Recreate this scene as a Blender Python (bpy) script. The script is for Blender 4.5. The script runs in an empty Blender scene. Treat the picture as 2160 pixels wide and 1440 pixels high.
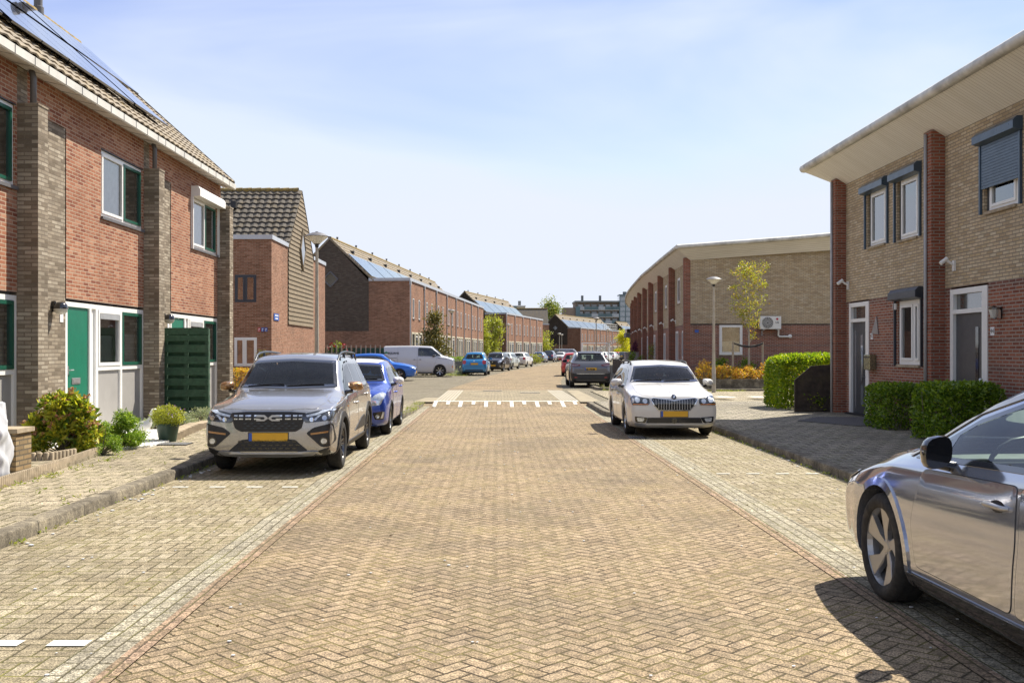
import bpy, bmesh, math, random
from mathutils import Vector, Matrix
from mathutils.bvhtree import BVHTree
R = math.radians
SC = bpy.context.scene
COL = SC.collection
# ------------------------------------------------------------------ camera
cd = bpy.data.cameras.new('camera'); cam = bpy.data.objects.new('camera', cd); COL.objects.link(cam)
cd.lens = 35.0; cd.sensor_width = 36.0; cd.clip_end = 3000; cd.clip_start = 0.05
cam.location = (0, 0, 1.65); cam.rotation_euler = (R(90), 0, 0)
cd.shift_x = 30/2160.0; cd.shift_y = 21/2160.0
SC.camera = cam
F = 2100.0
def GX(px, Y): return (px-1050.0)/F*Y
def GZ(py, Y): return 1.65-(py-741.0)/F*Y
# ------------------------------------------------------------------ sky and sun
SUN = Vector((0.54, 0.56, 1.0)).normalized()
EL = math.asin(SUN.z); AZ = math.atan2(SUN.x, SUN.y)
w = bpy.data.worlds.new('World'); SC.world = w; w.use_nodes = True
nt = w.node_tree; nt.nodes.clear()
sky = nt.nodes.new('ShaderNodeTexSky'); sky.sky_type = 'NISHITA'; sky.sun_disc = False
sky.sun_elevation = EL; sky.sun_rotation = AZ; sky.air_density = 1.0; sky.dust_density = 0.15; sky.ozone_density = 3.0
tc = nt.nodes.new('ShaderNodeTexCoord'); mp = nt.nodes.new('ShaderNodeMapping'); mp.inputs['Scale'].default_value = (1.0, 1.2, 3.6); mp.inputs['Rotation'].default_value = (0.0, 0.45, 0.2)
nz = nt.nodes.new('ShaderNodeTexNoise'); nz.inputs['Scale'].default_value = 1.5; nz.inputs['Detail'].default_value = 5; nz.inputs['Roughness'].default_value = 0.5; nz.inputs['Distortion'].default_value = 0.5
cr = nt.nodes.new('ShaderNodeValToRGB'); cr.color_ramp.elements[0].position = 0.43; cr.color_ramp.elements[1].position = 0.63
cr.color_ramp.elements[0].color = (0.12, 0.12, 0.12, 1); cr.color_ramp.elements[1].color = (0.80, 0.80, 0.80, 1)
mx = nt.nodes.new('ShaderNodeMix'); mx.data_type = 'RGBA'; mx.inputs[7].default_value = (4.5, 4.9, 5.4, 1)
bg = nt.nodes.new('ShaderNodeBackground'); bg.inputs['Strength'].default_value = 0.107
ow = nt.nodes.new('ShaderNodeOutputWorld')
L_ = nt.links.new
L_(tc.outputs['Generated'], mp.inputs['Vector']); L_(mp.outputs[0], nz.inputs['Vector']); L_(nz.outputs['Fac'], cr.inputs[0])
tn = nt.nodes.new('ShaderNodeMix'); tn.data_type = 'RGBA'; tn.blend_type = 'MULTIPLY'; tn.inputs[0].default_value = 1.0; tn.inputs[7].default_value = (1.02, 0.84, 0.93, 1)
dk = nt.nodes.new('ShaderNodeMix'); dk.data_type = 'RGBA'; dk.blend_type = 'DARKEN'; dk.inputs[0].default_value = 1.0; dk.inputs[7].default_value = (4.35, 4.65, 5.3, 1)
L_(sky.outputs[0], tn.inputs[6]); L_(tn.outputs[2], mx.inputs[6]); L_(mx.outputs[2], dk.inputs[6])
sxyz = nt.nodes.new('ShaderNodeSeparateXYZ'); L_(tc.outputs['Generated'], sxyz.inputs[0])   # brighter cloud veil added overhead, out of view, to lift the shadows
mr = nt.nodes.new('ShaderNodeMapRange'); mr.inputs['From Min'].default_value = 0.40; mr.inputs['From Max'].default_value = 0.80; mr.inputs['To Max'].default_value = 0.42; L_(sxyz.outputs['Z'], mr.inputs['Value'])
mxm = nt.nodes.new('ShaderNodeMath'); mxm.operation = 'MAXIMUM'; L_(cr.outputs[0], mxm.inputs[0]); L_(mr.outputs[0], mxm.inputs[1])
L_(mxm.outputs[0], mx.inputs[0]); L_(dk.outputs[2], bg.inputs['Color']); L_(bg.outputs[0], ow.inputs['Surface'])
sl = bpy.data.lights.new('sun', 'SUN'); sl.energy = 4.9; sl.angle = R(0.55); sl.color = (1.0, 0.93, 0.80)
so = bpy.data.objects.new('sun', sl); COL.objects.link(so); so.rotation_euler = SUN.to_track_quat('Z', 'Y').to_euler()
SC.view_settings.view_transform = 'Standard'; SC.view_settings.look = 'None'; SC.view_settings.exposure = 0.85; SC.view_settings.gamma = 1.0
SC.view_settings.use_curve_mapping = False
SC.render.engine = 'CYCLES'
try:
    SC.cycles.max_bounces = 8; SC.cycles.transparent_max_bounces = 12; SC.cycles.caustics_reflective = False; SC.cycles.caustics_refractive = False
except Exception: pass
random.seed(7)

# ------------------------------------------------------------------ node helpers
class NG:
    def __init__(s, tree): s.t = tree
    def n(s, typ, **kw):
        x = s.t.nodes.new(typ)
        for k, v in kw.items(): setattr(x, k, v)
        return x
    def put(s, sock, v):
        if v is None: return
        if isinstance(v, bpy.types.NodeSocket): s.t.links.new(v, sock)
        else: sock.default_value = v
    def m(s, op, a, b=None, c=None, clamp=False):
        x = s.n('ShaderNodeMath', operation=op); x.use_clamp = clamp
        s.put(x.inputs[0], a); s.put(x.inputs[1], b); s.put(x.inputs[2], c)
        return x.outputs[0]
    def mix(s, f, a, b, mode='MIX'):
        x = s.n('ShaderNodeMix', data_type='RGBA', blend_type=mode)
        s.put(x.inputs[0], f); s.put(x.inputs[6], col4(a)); s.put(x.inputs[7], col4(b))
        return x.outputs[2]
    def ramp(s, f, stops):
        x = s.n('ShaderNodeValToRGB'); cr = x.color_ramp
        while len(cr.elements) < len(stops): cr.elements.new(0.5)
        for e, (p, c) in zip(cr.elements, stops): e.position = p; e.color = col4(c) if not isinstance(c, (int, float)) else (c, c, c, 1)
        s.put(x.inputs[0], f); return x.outputs[0]
    def noise(s, vec, scale, detail=3, rough=0.55, dist=0.0):
        x = s.n('ShaderNodeTexNoise'); s.put(x.inputs['Vector'], vec); x.inputs['Scale'].default_value = scale
        x.inputs['Detail'].default_value = detail; x.inputs['Roughness'].default_value = rough; x.inputs['Distortion'].default_value = dist
        return x.outputs['Fac']
def col4(c):
    if isinstance(c, bpy.types.NodeSocket): return c
    if isinstance(c, (int, float)): return (c, c, c, 1)
    return tuple(c) if len(c) == 4 else (c[0], c[1], c[2], 1)
MATS = {}
def newmat(name):
    m = bpy.data.materials.new(name); m.use_nodes = True; t = m.node_tree; t.nodes.clear()
    g = NG(t); p = g.n('ShaderNodeBsdfPrincipled'); o = g.n('ShaderNodeOutputMaterial'); t.links.new(p.outputs[0], o.inputs[0])
    MATS[name] = m
    return m, g, p, o
def bump(g, p, h, strength=0.5, dist=0.01):
    b = g.n('ShaderNodeBump'); b.inputs['Strength'].default_value = strength; b.inputs['Distance'].default_value = dist
    g.put(b.inputs['Height'], h); g.t.links.new(b.outputs[0], p.inputs['Normal']); return b
def plain(name, c, rough=0.6, metal=0.0, var=0.12, scale=6.0, spec=0.5, coat=0.0, bumpd=0.0, dirt=None):
    m, g, p, o = newmat(name)
    tcn = g.n('ShaderNodeTexCoord').outputs['Object']
    nf = g.noise(tcn, scale, 4)
    lo = tuple(max(0, v*(1-var)) for v in c[:3]); hi = tuple(min(1, v*(1+var)) for v in c[:3])
    cc = g.ramp(nf, [(0.3, lo), (0.7, hi)])
    if dirt:
        d2 = g.noise(tcn, scale*0.35, 6, 0.65)
        cc = g.mix(g.m('MULTIPLY', g.ramp(d2, [(0.5, 0.0), (0.72, 1.0)]), dirt[1]), cc, dirt[0])
    g.put(p.inputs['Base Color'], cc)
    p.inputs['Metallic'].default_value = metal
    g.put(p.inputs['Roughness'], g.ramp(g.noise(tcn, scale*2.3, 3), [(0.3, max(0.02, rough*0.85)), (0.7, min(1, rough*1.15))]))
    p.inputs['Specular IOR Level'].default_value = spec
    p.inputs['Coat Weight'].default_value = coat; p.inputs['Coat Roughness'].default_value = 0.03
    if bumpd: bump(g, p, g.noise(tcn, scale*8, 4), 0.5, bumpd)
    return m
def paint(name, c, metal=0.0, rough=0.35, dust=0.06, coat_ior=1.5):
    m, g, p, o = newmat(name)
    tcn = g.n('ShaderNodeTexCoord').outputs['Object']
    d = g.noise(tcn, 2.2, 6, 0.65)
    f = g.m('MULTIPLY', g.ramp(d, [(0.42, 0.0), (0.75, 1.0)]), dust)
    # road dirt low on the body
    sz = g.n('ShaderNodeSeparateXYZ'); g.put(sz.inputs[0], tcn)
    low = g.ramp(sz.outputs['Z'], [(0.2, 0.30 if dust else 0.10), (0.55, 0.0)]); p.inputs['Coat IOR'].default_value = coat_ior
    f = g.m('ADD', f, g.m('MULTIPLY', low, g.noise(tcn, 7, 5)), clamp=True)
    cc = g.mix(f, c, (0.30, 0.27, 0.22))
    g.put(p.inputs['Base Color'], cc); p.inputs['Metallic'].default_value = metal
    p.inputs['Roughness'].default_value = rough; p.inputs['Coat Weight'].default_value = 1.0
    g.put(p.inputs['Coat Roughness'], g.ramp(d, [(0.35, 0.02), (0.8, 0.12)]))
    fl = g.n('ShaderNodeTexVoronoi'); fl.inputs['Scale'].default_value = 900; g.put(fl.inputs['Vector'], tcn)
    if metal > 0 and dust > 0: bump(g, p, fl.outputs['Color'], 0.04, 0.001)
    return m
def glassmat(name, tint, refl_rough=0.02, dust=0.05, base_reflect=0.0):
    m, g, p, o = newmat(name); g.t.nodes.remove(p)
    tr = g.n('ShaderNodeBsdfTransparent'); tr.inputs[0].default_value = col4(tint)
    gl = g.n('ShaderNodeBsdfGlossy'); gl.inputs['Roughness'].default_value = refl_rough; gl.inputs[0].default_value = (0.95, 0.97, 1, 1)
    fr = g.n('ShaderNodeFresnel'); fr.inputs['IOR'].default_value = 1.52
    fac = g.m('ADD', g.m('MULTIPLY', fr.outputs[0], 0.95), base_reflect, clamp=True)
    ms = g.n('ShaderNodeMixShader'); g.put(ms.inputs[0], fac); g.t.links.new(tr.outputs[0], ms.inputs[1]); g.t.links.new(gl.outputs[0], ms.inputs[2])
    df = g.n('ShaderNodeBsdfDiffuse'); df.inputs[0].default_value = (0.55, 0.53, 0.48, 1)
    tcn = g.n('ShaderNodeTexCoord').outputs['Object']
    m2 = g.n('ShaderNodeMixShader'); g.put(m2.inputs[0], g.m('MULTIPLY', g.ramp(g.noise(tcn, 5, 6, 0.7), [(0.3, 0.2), (0.8, 1.0)]), dust))
    g.t.links.new(ms.outputs[0], m2.inputs[1]); g.t.links.new(df.outputs[0], m2.inputs[2]); g.t.links.new(m2.outputs[0], o.inputs[0])
    return m
def pane_opaque(name, c, rough=0.03, wav=0.0):
    m, g, p, o = newmat(name)
    tcn = g.n('ShaderNodeTexCoord').outputs['Object']
    g.put(p.inputs['Base Color'], g.ramp(g.noise(tcn, 1.3, 3), [(0.35, tuple(v*0.6 for v in c)), (0.7, c)]))
    p.inputs['Roughness'].default_value = rough; p.inputs['Specular IOR Level'].default_value = 1.0; p.inputs['Coat Weight'].default_value = 1.0; p.inputs['Coat Roughness'].default_value = 0.01
    if wav: bump(g, p, g.noise(tcn, 1.1, 1), 0.15, wav)
    return m
def brickmat(name, cols, mortar, bw=0.22, rh=0.0625, ms=0.020, bumpd=0.006, dirt=(0.35, (0.06, 0.05, 0.04)), bands=None, speck=0.25, squash=1.0):
    m, g, p, o = newmat(name)
    uv = g.n('ShaderNodeUVMap').outputs[0]
    b = g.n('ShaderNodeTexBrick'); g.put(b.inputs['Vector'], uv)
    b.inputs['Scale'].default_value = 1.0; b.inputs['Brick Width'].default_value = bw; b.inputs['Row Height'].default_value = rh
    b.inputs['Mortar Size'].default_value = ms/2; b.inputs['Mortar Smooth'].default_value = 0.15; b.inputs['Bias'].default_value = 0.0
    b.inputs['Color1'].default_value = (0, 0, 0, 1); b.inputs['Color2'].default_value = (1, 1, 1, 1); b.inputs['Mortar'].default_value = (0.5, 0.5, 0.5, 1)
    bc = g.n('ShaderNodeSeparateColor'); g.put(bc.inputs[0], b.outputs['Color'])
    r = bc.outputs[0]
    n = len(cols)
    base = g.ramp(r, [((i+0.5)/n, c) for i, c in enumerate(cols)])
    fine = g.noise(uv, 45, 3, 0.7); big = g.noise(uv, 0.55, 5, 0.6); mid = g.noise(uv, 7, 3)
    base = g.mix(speck, base, g.ramp(fine, [(0.3, 0.25), (0.72, 1.0)]), 'MULTIPLY')
    base = g.mix(0.35, base, g.ramp(mid, [(0.3, 0.5), (0.7, 1.0)]), 'MULTIPLY')
    if bands:
        sp = g.n('ShaderNodeSeparateXYZ'); g.put(sp.inputs[0], uv); zz = sp.outputs[1]
        per, thick, off, bcol = bands
        k = g.m('FLOORED_MODULO', g.m('SUBTRACT', zz, off), per)
        base = g.mix(g.m('LESS_THAN', k, thick), base, g.mix(0.6, bcol, base))
    mo = g.mix(0.5, mortar, g.ramp(fine, [(0.3, 0.5), (0.7, 1.0)]), 'MULTIPLY')
    c = g.mix(b.outputs['Fac'], base, mo)
    smp = g.n('ShaderNodeMapping'); g.put(smp.inputs['Vector'], uv); smp.inputs['Scale'].default_value = (4.0, 0.35, 1.0); strk = g.noise(smp.outputs[0], 1.0, 5, 0.65)
    st = g.m('MULTIPLY', g.m('MAXIMUM', g.ramp(big, [(0.46, 0.0), (0.70, 1.0)]), g.m('MULTIPLY', g.ramp(strk, [(0.5, 0.0), (0.72, 1.0)]), 0.8)), dirt[0])
    c = g.mix(st, c, dirt[1])
    g.put(p.inputs['Base Color'], c); p.inputs['Roughness'].default_value = 0.9; p.inputs['Specular IOR Level'].default_value = 0.25
    h = g.m('SUBTRACT', g.m('MULTIPLY', fine, 0.25), b.outputs['Fac'])
    h = g.m('ADD', h, g.m('MULTIPLY', r, 0.35))
    bump(g, p, h, 1.0, bumpd)
    return m
def paver(name, cols, grout, w=0.105, rot=45, kind='herring', moss=0.5, mosscol=(0.20, 0.21, 0.04), stain=0.5, ew=0.055, stcol=(0.09, 0.075, 0.055), bumpd=0.006):
    """pavers laid in world metres: herringbone (2:1 bricks) or stretcher rows"""
    m, g, p, o = newmat(name)
    pos = g.n('ShaderNodeNewGeometry').outputs['Position']
    sp = g.n('ShaderNodeSeparateXYZ'); g.put(sp.inputs[0], pos); X, Y = sp.outputs[0], sp.outputs[1]
    wx = g.m('MULTIPLY', g.m('SUBTRACT', g.noise(pos, 0.9, 2), 0.5), 0.05); wy = g.m('MULTIPLY', g.m('SUBTRACT', g.noise(pos, 1.3, 2), 0.5), 0.035)
    X = g.m('ADD', X, wx); Y = g.m('ADD', Y, wy)
    c, s = math.cos(R(rot)), math.sin(R(rot))
    x = g.m('DIVIDE', g.m('ADD', g.m('MULTIPLY', X, c), g.m('MULTIPLY', Y, s)), w)
    y = g.m('DIVIDE', g.m('SUBTRACT', g.m('MULTIPLY', Y, c), g.m('MULTIPLY', X, s)), w)
    if kind == 'herring':
        i, j = g.m('FLOOR', x), g.m('FLOOR', y); fx, fy = g.m('SUBTRACT', x, i), g.m('SUBTRACT', y, j)
        k = g.m('FLOORED_MODULO', g.m('SUBTRACT', i, j), 4.0)
        hor = g.m('LESS_THAN', k, 1.5); ver = g.m('SUBTRACT', 1.0, hor)
        k3 = g.m('SUBTRACT', 3.0, k)
        along = g.m('ADD', g.m('MULTIPLY', hor, g.m('ADD', fx, k)), g.m('MULTIPLY', ver, g.m('ADD', fy, k3)))
        across = g.m('ADD', g.m('MULTIPLY', hor, fy), g.m('MULTIPLY', ver, fx))
        idx = g.m('SUBTRACT', i, g.m('MULTIPLY', hor, k)); idy = g.m('SUBTRACT', j, g.m('MULTIPLY', ver, k3))
        ln = 2.0
    else:
        ln = kind
        j = g.m('FLOOR', y); fy = g.m('SUBTRACT', y, j)
        xs = g.m('ADD', x, g.m('MULTIPLY', g.m('FLOORED_MODULO', j, 2.0), ln*0.5))
        i = g.m('FLOOR', g.m('DIVIDE', xs, ln)); along = g.m('SUBTRACT', xs, g.m('MULTIPLY', i, ln)); across = fy
        idx, idy = i, j
    e = g.m('MINIMUM', g.m('MINIMUM', across, g.m('SUBTRACT', 1.0, across)), g.m('MINIMUM', along, g.m('SUBTRACT', ln, along)))
    e2 = g.m('ADD', e, g.m('MULTIPLY', g.m('SUBTRACT', g.noise(pos, 45, 3), 0.5), 0.16))
    joint = g.ramp(e2, [(ew*0.6, 1.0), (ew*1.5, 0.0)])
    cv = g.n('ShaderNodeCombineXYZ'); g.put(cv.inputs[0], idx); g.put(cv.inputs[1], idy)
    wn = g.n('ShaderNodeTexWhiteNoise', noise_dimensions='3D'); g.put(wn.inputs['Vector'], cv.outputs[0])
    n = len(cols); base = g.ramp(wn.outputs['Value'], [(min(0.98, (q+0.4)/n), cc) for q, cc in enumerate(cols)])
    gran = g.noise(pos, 85, 3, 0.85); mid = g.noise(pos, 13, 5, 0.75); big = g.noise(pos, 0.45, 6, 0.62, 0.6)
    base = g.mix(0.9, base, g.ramp(gran, [(0.40, 0.18), (0.5, 0.90), (0.60, 1.75)]), 'MULTIPLY')
    base = g.mix(0.8, base, g.ramp(mid, [(0.35, 0.35), (0.62, 1.2)]), 'MULTIPLY')
    ms = g.ramp(g.noise(pos, 1.7, 5, 0.7), [(0.42, 0.0), (0.68, 1.0)])
    gc = g.mix(g.m('MULTIPLY', ms, moss), grout, mosscol)
    cc = g.mix(joint, base, gc)
    cc = g.mix(g.m('MULTIPLY', g.m('MULTIPLY', ms, g.ramp(gran, [(0.5, 0.0), (0.7, 1.0)])), moss*0.5), cc, mosscol)
    st = g.m('MULTIPLY', g.ramp(big, [(0.46, 0.0), (0.66, 1.0)]), stain)
    cc = g.mix(st, cc, g.mix(0.55, cc, stcol))
    st2 = g.ramp(g.noise(pos, 2.4, 5, 0.7, 0.5), [(0.5, 0.0), (0.7, 1.0)]); cc = g.mix(g.m('MULTIPLY', st2, stain*0.7), cc, g.mix(0.45, cc, stcol))
    g.put(p.inputs['Base Color'], cc); p.inputs['Roughness'].default_value = 0.92; p.inputs['Specular IOR Level'].default_value = 0.3
    h = g.m('ADD', g.m('MULTIPLY', joint, -1.0), g.m('ADD', g.m('MULTIPLY', gran, 0.5), g.m('MULTIPLY', wn.outputs['Value'], 0.25)))
    bump(g, p, h, 1.0, bumpd)
    return m
def leafmat(name, cols, trans=0.35, rough=0.45):
    m, g, p, o = newmat(name)
    ri = g.n('ShaderNodeNewGeometry').outputs['Random Per Island']
    n = len(cols); c = g.ramp(ri, [((i+0.5)/n, cc) for i, cc in enumerate(cols)])
    g.put(p.inputs['Base Color'], c); p.inputs['Roughness'].default_value = rough; p.inputs['Specular IOR Level'].default_value = 0.4
    tl = g.n('ShaderNodeBsdfTranslucent'); g.put(tl.inputs[0], g.mix(1.0, c, (1.6, 1.6, 0.8), 'MULTIPLY'))
    ms = g.n('ShaderNodeMixShader'); ms.inputs[0].default_value = trans
    g.t.links.new(p.outputs[0], ms.inputs[1]); g.t.links.new(tl.outputs[0], ms.inputs[2]); g.t.links.new(ms.outputs[0], o.inputs[0])
    return m
def M(n): return MATS[n]

# ------------------------------------------------------------------ mesh helpers
def uvproj(me):
    ul = me.uv_layers.new(name='UVMap'); d = ul.data
    Z = Vector((0, 0, 1))
    for f in me.polygons:
        n = f.normal
        if abs(n.z) > 0.95 or n.length < 1e-6:
            for li in f.loop_indices: v = me.vertices[me.loops[li].vertex_index].co; d[li].uv = (v.x, v.y)
        else:
            t = Z.cross(n).normalized(); b = n.cross(t)
            for li in f.loop_indices: v = me.vertices[me.loops[li].vertex_index].co; d[li].uv = (v.dot(t), v.dot(b))
class MB:
    def __init__(s): s.v = []; s.f = []; s.m = []; s.mi = 0
    def add(s, vs, fs):
        o = len(s.v); s.v += [tuple(v) for v in vs]
        for f in fs: s.f.append([o+i for i in f]); s.m.append(s.mi)
        return s
    def quad(s, a, b, c, d): return s.add([a, b, c, d], [(0, 1, 2, 3)])
    def poly(s, pts): return s.add(pts, [tuple(range(len(pts)))])
    def box(s, x0, x1, y0, y1, z0, z1):
        if x0 > x1: x0, x1 = x1, x0
        if y0 > y1: y0, y1 = y1, y0
        if z0 > z1: z0, z1 = z1, z0
        return s.add([(x0, y0, z0), (x1, y0, z0), (x1, y1, z0), (x0, y1, z0), (x0, y0, z1), (x1, y0, z1), (x1, y1, z1), (x0, y1, z1)],
                     [(0, 3, 2, 1), (4, 5, 6, 7), (0, 1, 5, 4), (1, 2, 6, 5), (2, 3, 7, 6), (3, 0, 4, 7)])
    def bbox(s, x0, x1, y0, y1, z0, z1, r=0.02):
        """box with chamfered vertical and top edges"""
        if x0 > x1: x0, x1 = x1, x0
        if y0 > y1: y0, y1 = y1, y0
        def ring(e, z): 
            a, b, c, d = x0+e, x1-e, y0+e, y1-e
            return [(a+r, c, z), (b-r, c, z), (b, c+r, z), (b, d-r, z), (b-r, d, z), (a+r, d, z), (a, d-r, z), (a, c+r, z)]
        vs = ring(r*0.6, z0)+ring(0, z0+r)+ring(0, z1-r)+ring(r*0.6, z1)
        fs = [tuple(reversed(range(8))), tuple(range(24, 32))]
        for k in range(3):
            for i in range(8): fs.append((k*8+i, k*8+(i+1) % 8, k*8+8+(i+1) % 8, k*8+8+i))
        return s.add(vs, fs)
    def prism(s, pts, y0, y1, ax='y'):
        """pts in the plane across ax, extruded along ax"""
        n = len(pts)
        def P(a, b, t): return (a, t, b) if ax == 'y' else ((t, a, b) if ax == 'x' else (a, b, t))
        vs = [P(a, b, y0) for a, b in pts]+[P(a, b, y1) for a, b in pts]
        fs = [tuple(range(n)), tuple(reversed(range(n, 2*n)))]
        for i in range(n): fs.append((i, n+i, n+(i+1) % n, (i+1) % n))
        return s.add(vs, fs)
    def tube(s, pts, r, n=8, cap=True):
        pts = [Vector(p) for p in pts]
        rs = r if isinstance(r, (list, tuple)) else [r]*len(pts)
        vs = []; fs = []; up = None
        for i, p in enumerate(pts):
            if i == 0: d = pts[1]-pts[0]
            elif i == len(pts)-1: d = pts[-1]-pts[-2]
            else: d = (pts[i+1]-pts[i-1])
            d.normalize()
            if up is None: up = Vector((0, 0, 1)) if abs(d.z) < 0.9 else Vector((1, 0, 0))
            a = d.cross(up).normalized(); up = a.cross(d).normalized()
            for k in range(n):
                t = 2*math.pi*k/n; vs.append(p+(a*math.cos(t)+up*math.sin(t))*rs[i])
        for i in range(len(pts)-1):
            for k in range(n): fs.append((i*n+k, i*n+(k+1) % n, (i+1)*n+(k+1) % n, (i+1)*n+k))
        if cap: fs.append(tuple(reversed(range(n)))); fs.append(tuple(range((len(pts)-1)*n, len(pts)*n)))
        return s.add(vs, fs)
    def lathe(s, prof, c=(0, 0, 0), n=24, ax='z', a0=0.0, a1=2*math.pi):
        """prof: list of (radius, height)"""
        vs = []; fs = []; full = abs(a1-a0-2*math.pi) < 1e-6; nn = n if full else n+1
        for r, h in prof:
            for k in range(nn):
                t = a0+(a1-a0)*k/n; x, y = r*math.cos(t), r*math.sin(t)
                if ax == 'z': vs.append((c[0]+x, c[1]+y, c[2]+h))
                elif ax == 'x': vs.append((c[0]+h, c[1]+x, c[2]+y))
                else: vs.append((c[0]+x, c[1]+h, c[2]+y))
        for i in range(len(prof)-1):
            for k in range(n):
                k2 = (k+1) % nn if full else k+1
                fs.append((i*nn+k, i*nn+k2, (i+1)*nn+k2, (i+1)*nn+k))
        return s.add(vs, fs)
    def ball(s, c, rx, ry, rz, n=10, m=7):
        vs = []; fs = []
        for i in range(m+1):
            ph = math.pi*i/m
            for k in range(n):
                t = 2*math.pi*k/n; vs.append((c[0]+rx*math.sin(ph)*math.cos(t), c[1]+ry*math.sin(ph)*math.sin(t), c[2]-rz*math.cos(ph)))
        for i in range(m):
            for k in range(n): fs.append((i*n+k, i*n+(k+1) % n, (i+1)*n+(k+1) % n, (i+1)*n+k))
        return s.add(vs, fs)
    def build(s, name, mat, parent=None, smooth=False, angle=None, fix=True):
        me = bpy.data.meshes.new(name); me.from_pydata(s.v, [], s.f); me.update()
        mats = mat if isinstance(mat, (list, tuple)) else [mat]
        for x in mats: me.materials.append(M(x) if isinstance(x, str) else x)
        if len(mats) > 1: me.polygons.foreach_set('material_index', s.m)
        if fix:
            bm = bmesh.new(); bm.from_mesh(me); bmesh.ops.remove_doubles(bm, verts=bm.verts, dist=1e-5)
            bmesh.ops.recalc_face_normals(bm, faces=bm.faces); bm.to_mesh(me); bm.free()
        return link(name, me, parent, smooth, angle)
def link(name, me, parent=None, smooth=False, angle=None):
    if smooth:
        me.polygons.foreach_set('use_smooth', [True]*len(me.polygons))
        if angle: me.set_sharp_from_angle(angle=R(angle))
    if not me.uv_layers: uvproj(me)
    o = bpy.data.objects.new(name, me); COL.objects.link(o)
    if parent: o.parent = parent
    return o
def bevelled(o, wdt=0.01, seg=2):
    bm = bmesh.new(); bm.from_mesh(o.data); es = [e for e in bm.edges if e.is_manifold and e.calc_face_angle(0) > 0.5]
    bmesh.ops.bevel(bm, geom=es, offset=wdt, segments=seg, affect='EDGES', profile=0.5, clamp_overlap=True); bm.to_mesh(o.data); bm.free(); return o
def tag(o, label=None, cat=None, group=None, kind=None):
    if label: o['label'] = label
    if cat: o['category'] = cat
    if group: o['group'] = group
    if kind: o['kind'] = kind
    return o
def thing(name, label, cat, loc=(0, 0, 0), rz=0.0, group=None):
    o = bpy.data.objects.new(name, None); COL.objects.link(o); o.location = loc; o.rotation_euler = (0, 0, rz); o.empty_display_size = 0.3
    return tag(o, label, cat, group)
CH = {}
def kids(o): return [c for c in bpy.data.objects if c.parent == o]
def copy_tree(o, parent=None):
    c = o.copy(); COL.objects.link(c); c.parent = parent
    for ch in kids(o): copy_tree(ch, c)
    return c
def text_mesh(name, s, size, mat, parent, mtx, depth=0.002, bold=0.0):
    cu = bpy.data.curves.new('tmp', 'FONT'); cu.body = s; cu.size = size; cu.extrude = depth; cu.align_x = 'CENTER'; cu.align_y = 'CENTER'; cu.offset = bold
    ob = bpy.data.objects.new('tmp', cu); COL.objects.link(ob)
    dg = bpy.context.evaluated_depsgraph_get(); me = bpy.data.meshes.new_from_object(ob.evaluated_get(dg))
    print('text', s, len(me.vertices)); bpy.data.objects.remove(ob); bpy.data.curves.remove(cu)
    me.transform(mtx); me.materials.clear(); me.materials.append(M(mat)); me.name = name
    return link(name, me, parent)
# ------------------------------------------------------------------ materials
brickmat('orange_brick', [(0.32, 0.12, 0.065), (0.43, 0.18, 0.10), (0.37, 0.145, 0.08), (0.54, 0.28, 0.175), (0.26, 0.085, 0.05)], (0.52, 0.40, 0.29), ms=0.016, dirt=(0.4, (0.13, 0.05, 0.03)))
brickmat('greybrown_brick', [(0.25, 0.20, 0.145), (0.38, 0.315, 0.235), (0.31, 0.255, 0.19), (0.52, 0.45, 0.35), (0.20, 0.16, 0.115)], (0.22, 0.175, 0.13), ms=0.016, dirt=(0.3, (0.07, 0.055, 0.04)))
brickmat('russet_brick', [(0.25, 0.105, 0.06), (0.38, 0.18, 0.11), (0.31, 0.14, 0.085), (0.43, 0.22, 0.145)], (0.40, 0.30, 0.21), ms=0.016)
brickmat('dark_gable_brick', [(0.10, 0.078, 0.06), (0.145, 0.11, 0.085), (0.12, 0.095, 0.075), (0.17, 0.14, 0.11)], (0.11, 0.09, 0.075))
brickmat('beige_brick', [(0.58, 0.44, 0.26), (0.70, 0.55, 0.36), (0.64, 0.49, 0.31), (0.74, 0.62, 0.43), (0.52, 0.39, 0.24)], (0.30, 0.25, 0.19), ms=0.018, dirt=(0.40, (0.22, 0.175, 0.12)))
brickmat('deep_red_brick', [(0.33, 0.115, 0.065), (0.43, 0.165, 0.10), (0.37, 0.135, 0.08), (0.27, 0.09, 0.055)], (0.42, 0.35, 0.29), ms=0.020, bands=(0.4875, 0.0625*1.7, 0.33, (0.10, 0.085, 0.08)))
brickmat('pillar_red_brick', [(0.33, 0.10, 0.055), (0.41, 0.135, 0.08), (0.26, 0.08, 0.045)], (0.33, 0.27, 0.22), ms=0.020)
brickmat('yellow_brick', [(0.36, 0.25, 0.13), (0.42, 0.31, 0.17), (0.28, 0.2, 0.11)], (0.16, 0.13, 0.09))
paver('road_pavers', [(0.33, 0.245, 0.15), (0.38, 0.29, 0.185), (0.28, 0.205, 0.125), (0.40, 0.30, 0.195), (0.355, 0.265, 0.165)], (0.055, 0.04, 0.022), w=0.095, ew=0.065, rot=45, moss=0.6, mosscol=(0.34, 0.29, 0.08), stain=0.75)
paver('bay_pavers', [(0.33, 0.275, 0.18), (0.39, 0.33, 0.225), (0.28, 0.23, 0.145), (0.41, 0.35, 0.245)], (0.075, 0.06, 0.03), rot=0, w=0.11, moss=0.8, mosscol=(0.24, 0.23, 0.05))
paver('band_pavers', [(0.38, 0.34, 0.25), (0.43, 0.39, 0.295), (0.33, 0.295, 0.22)], (0.09, 0.075, 0.04), rot=90, kind=2.2, w=0.092, moss=0.7, mosscol=(0.24, 0.23, 0.06))
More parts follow.
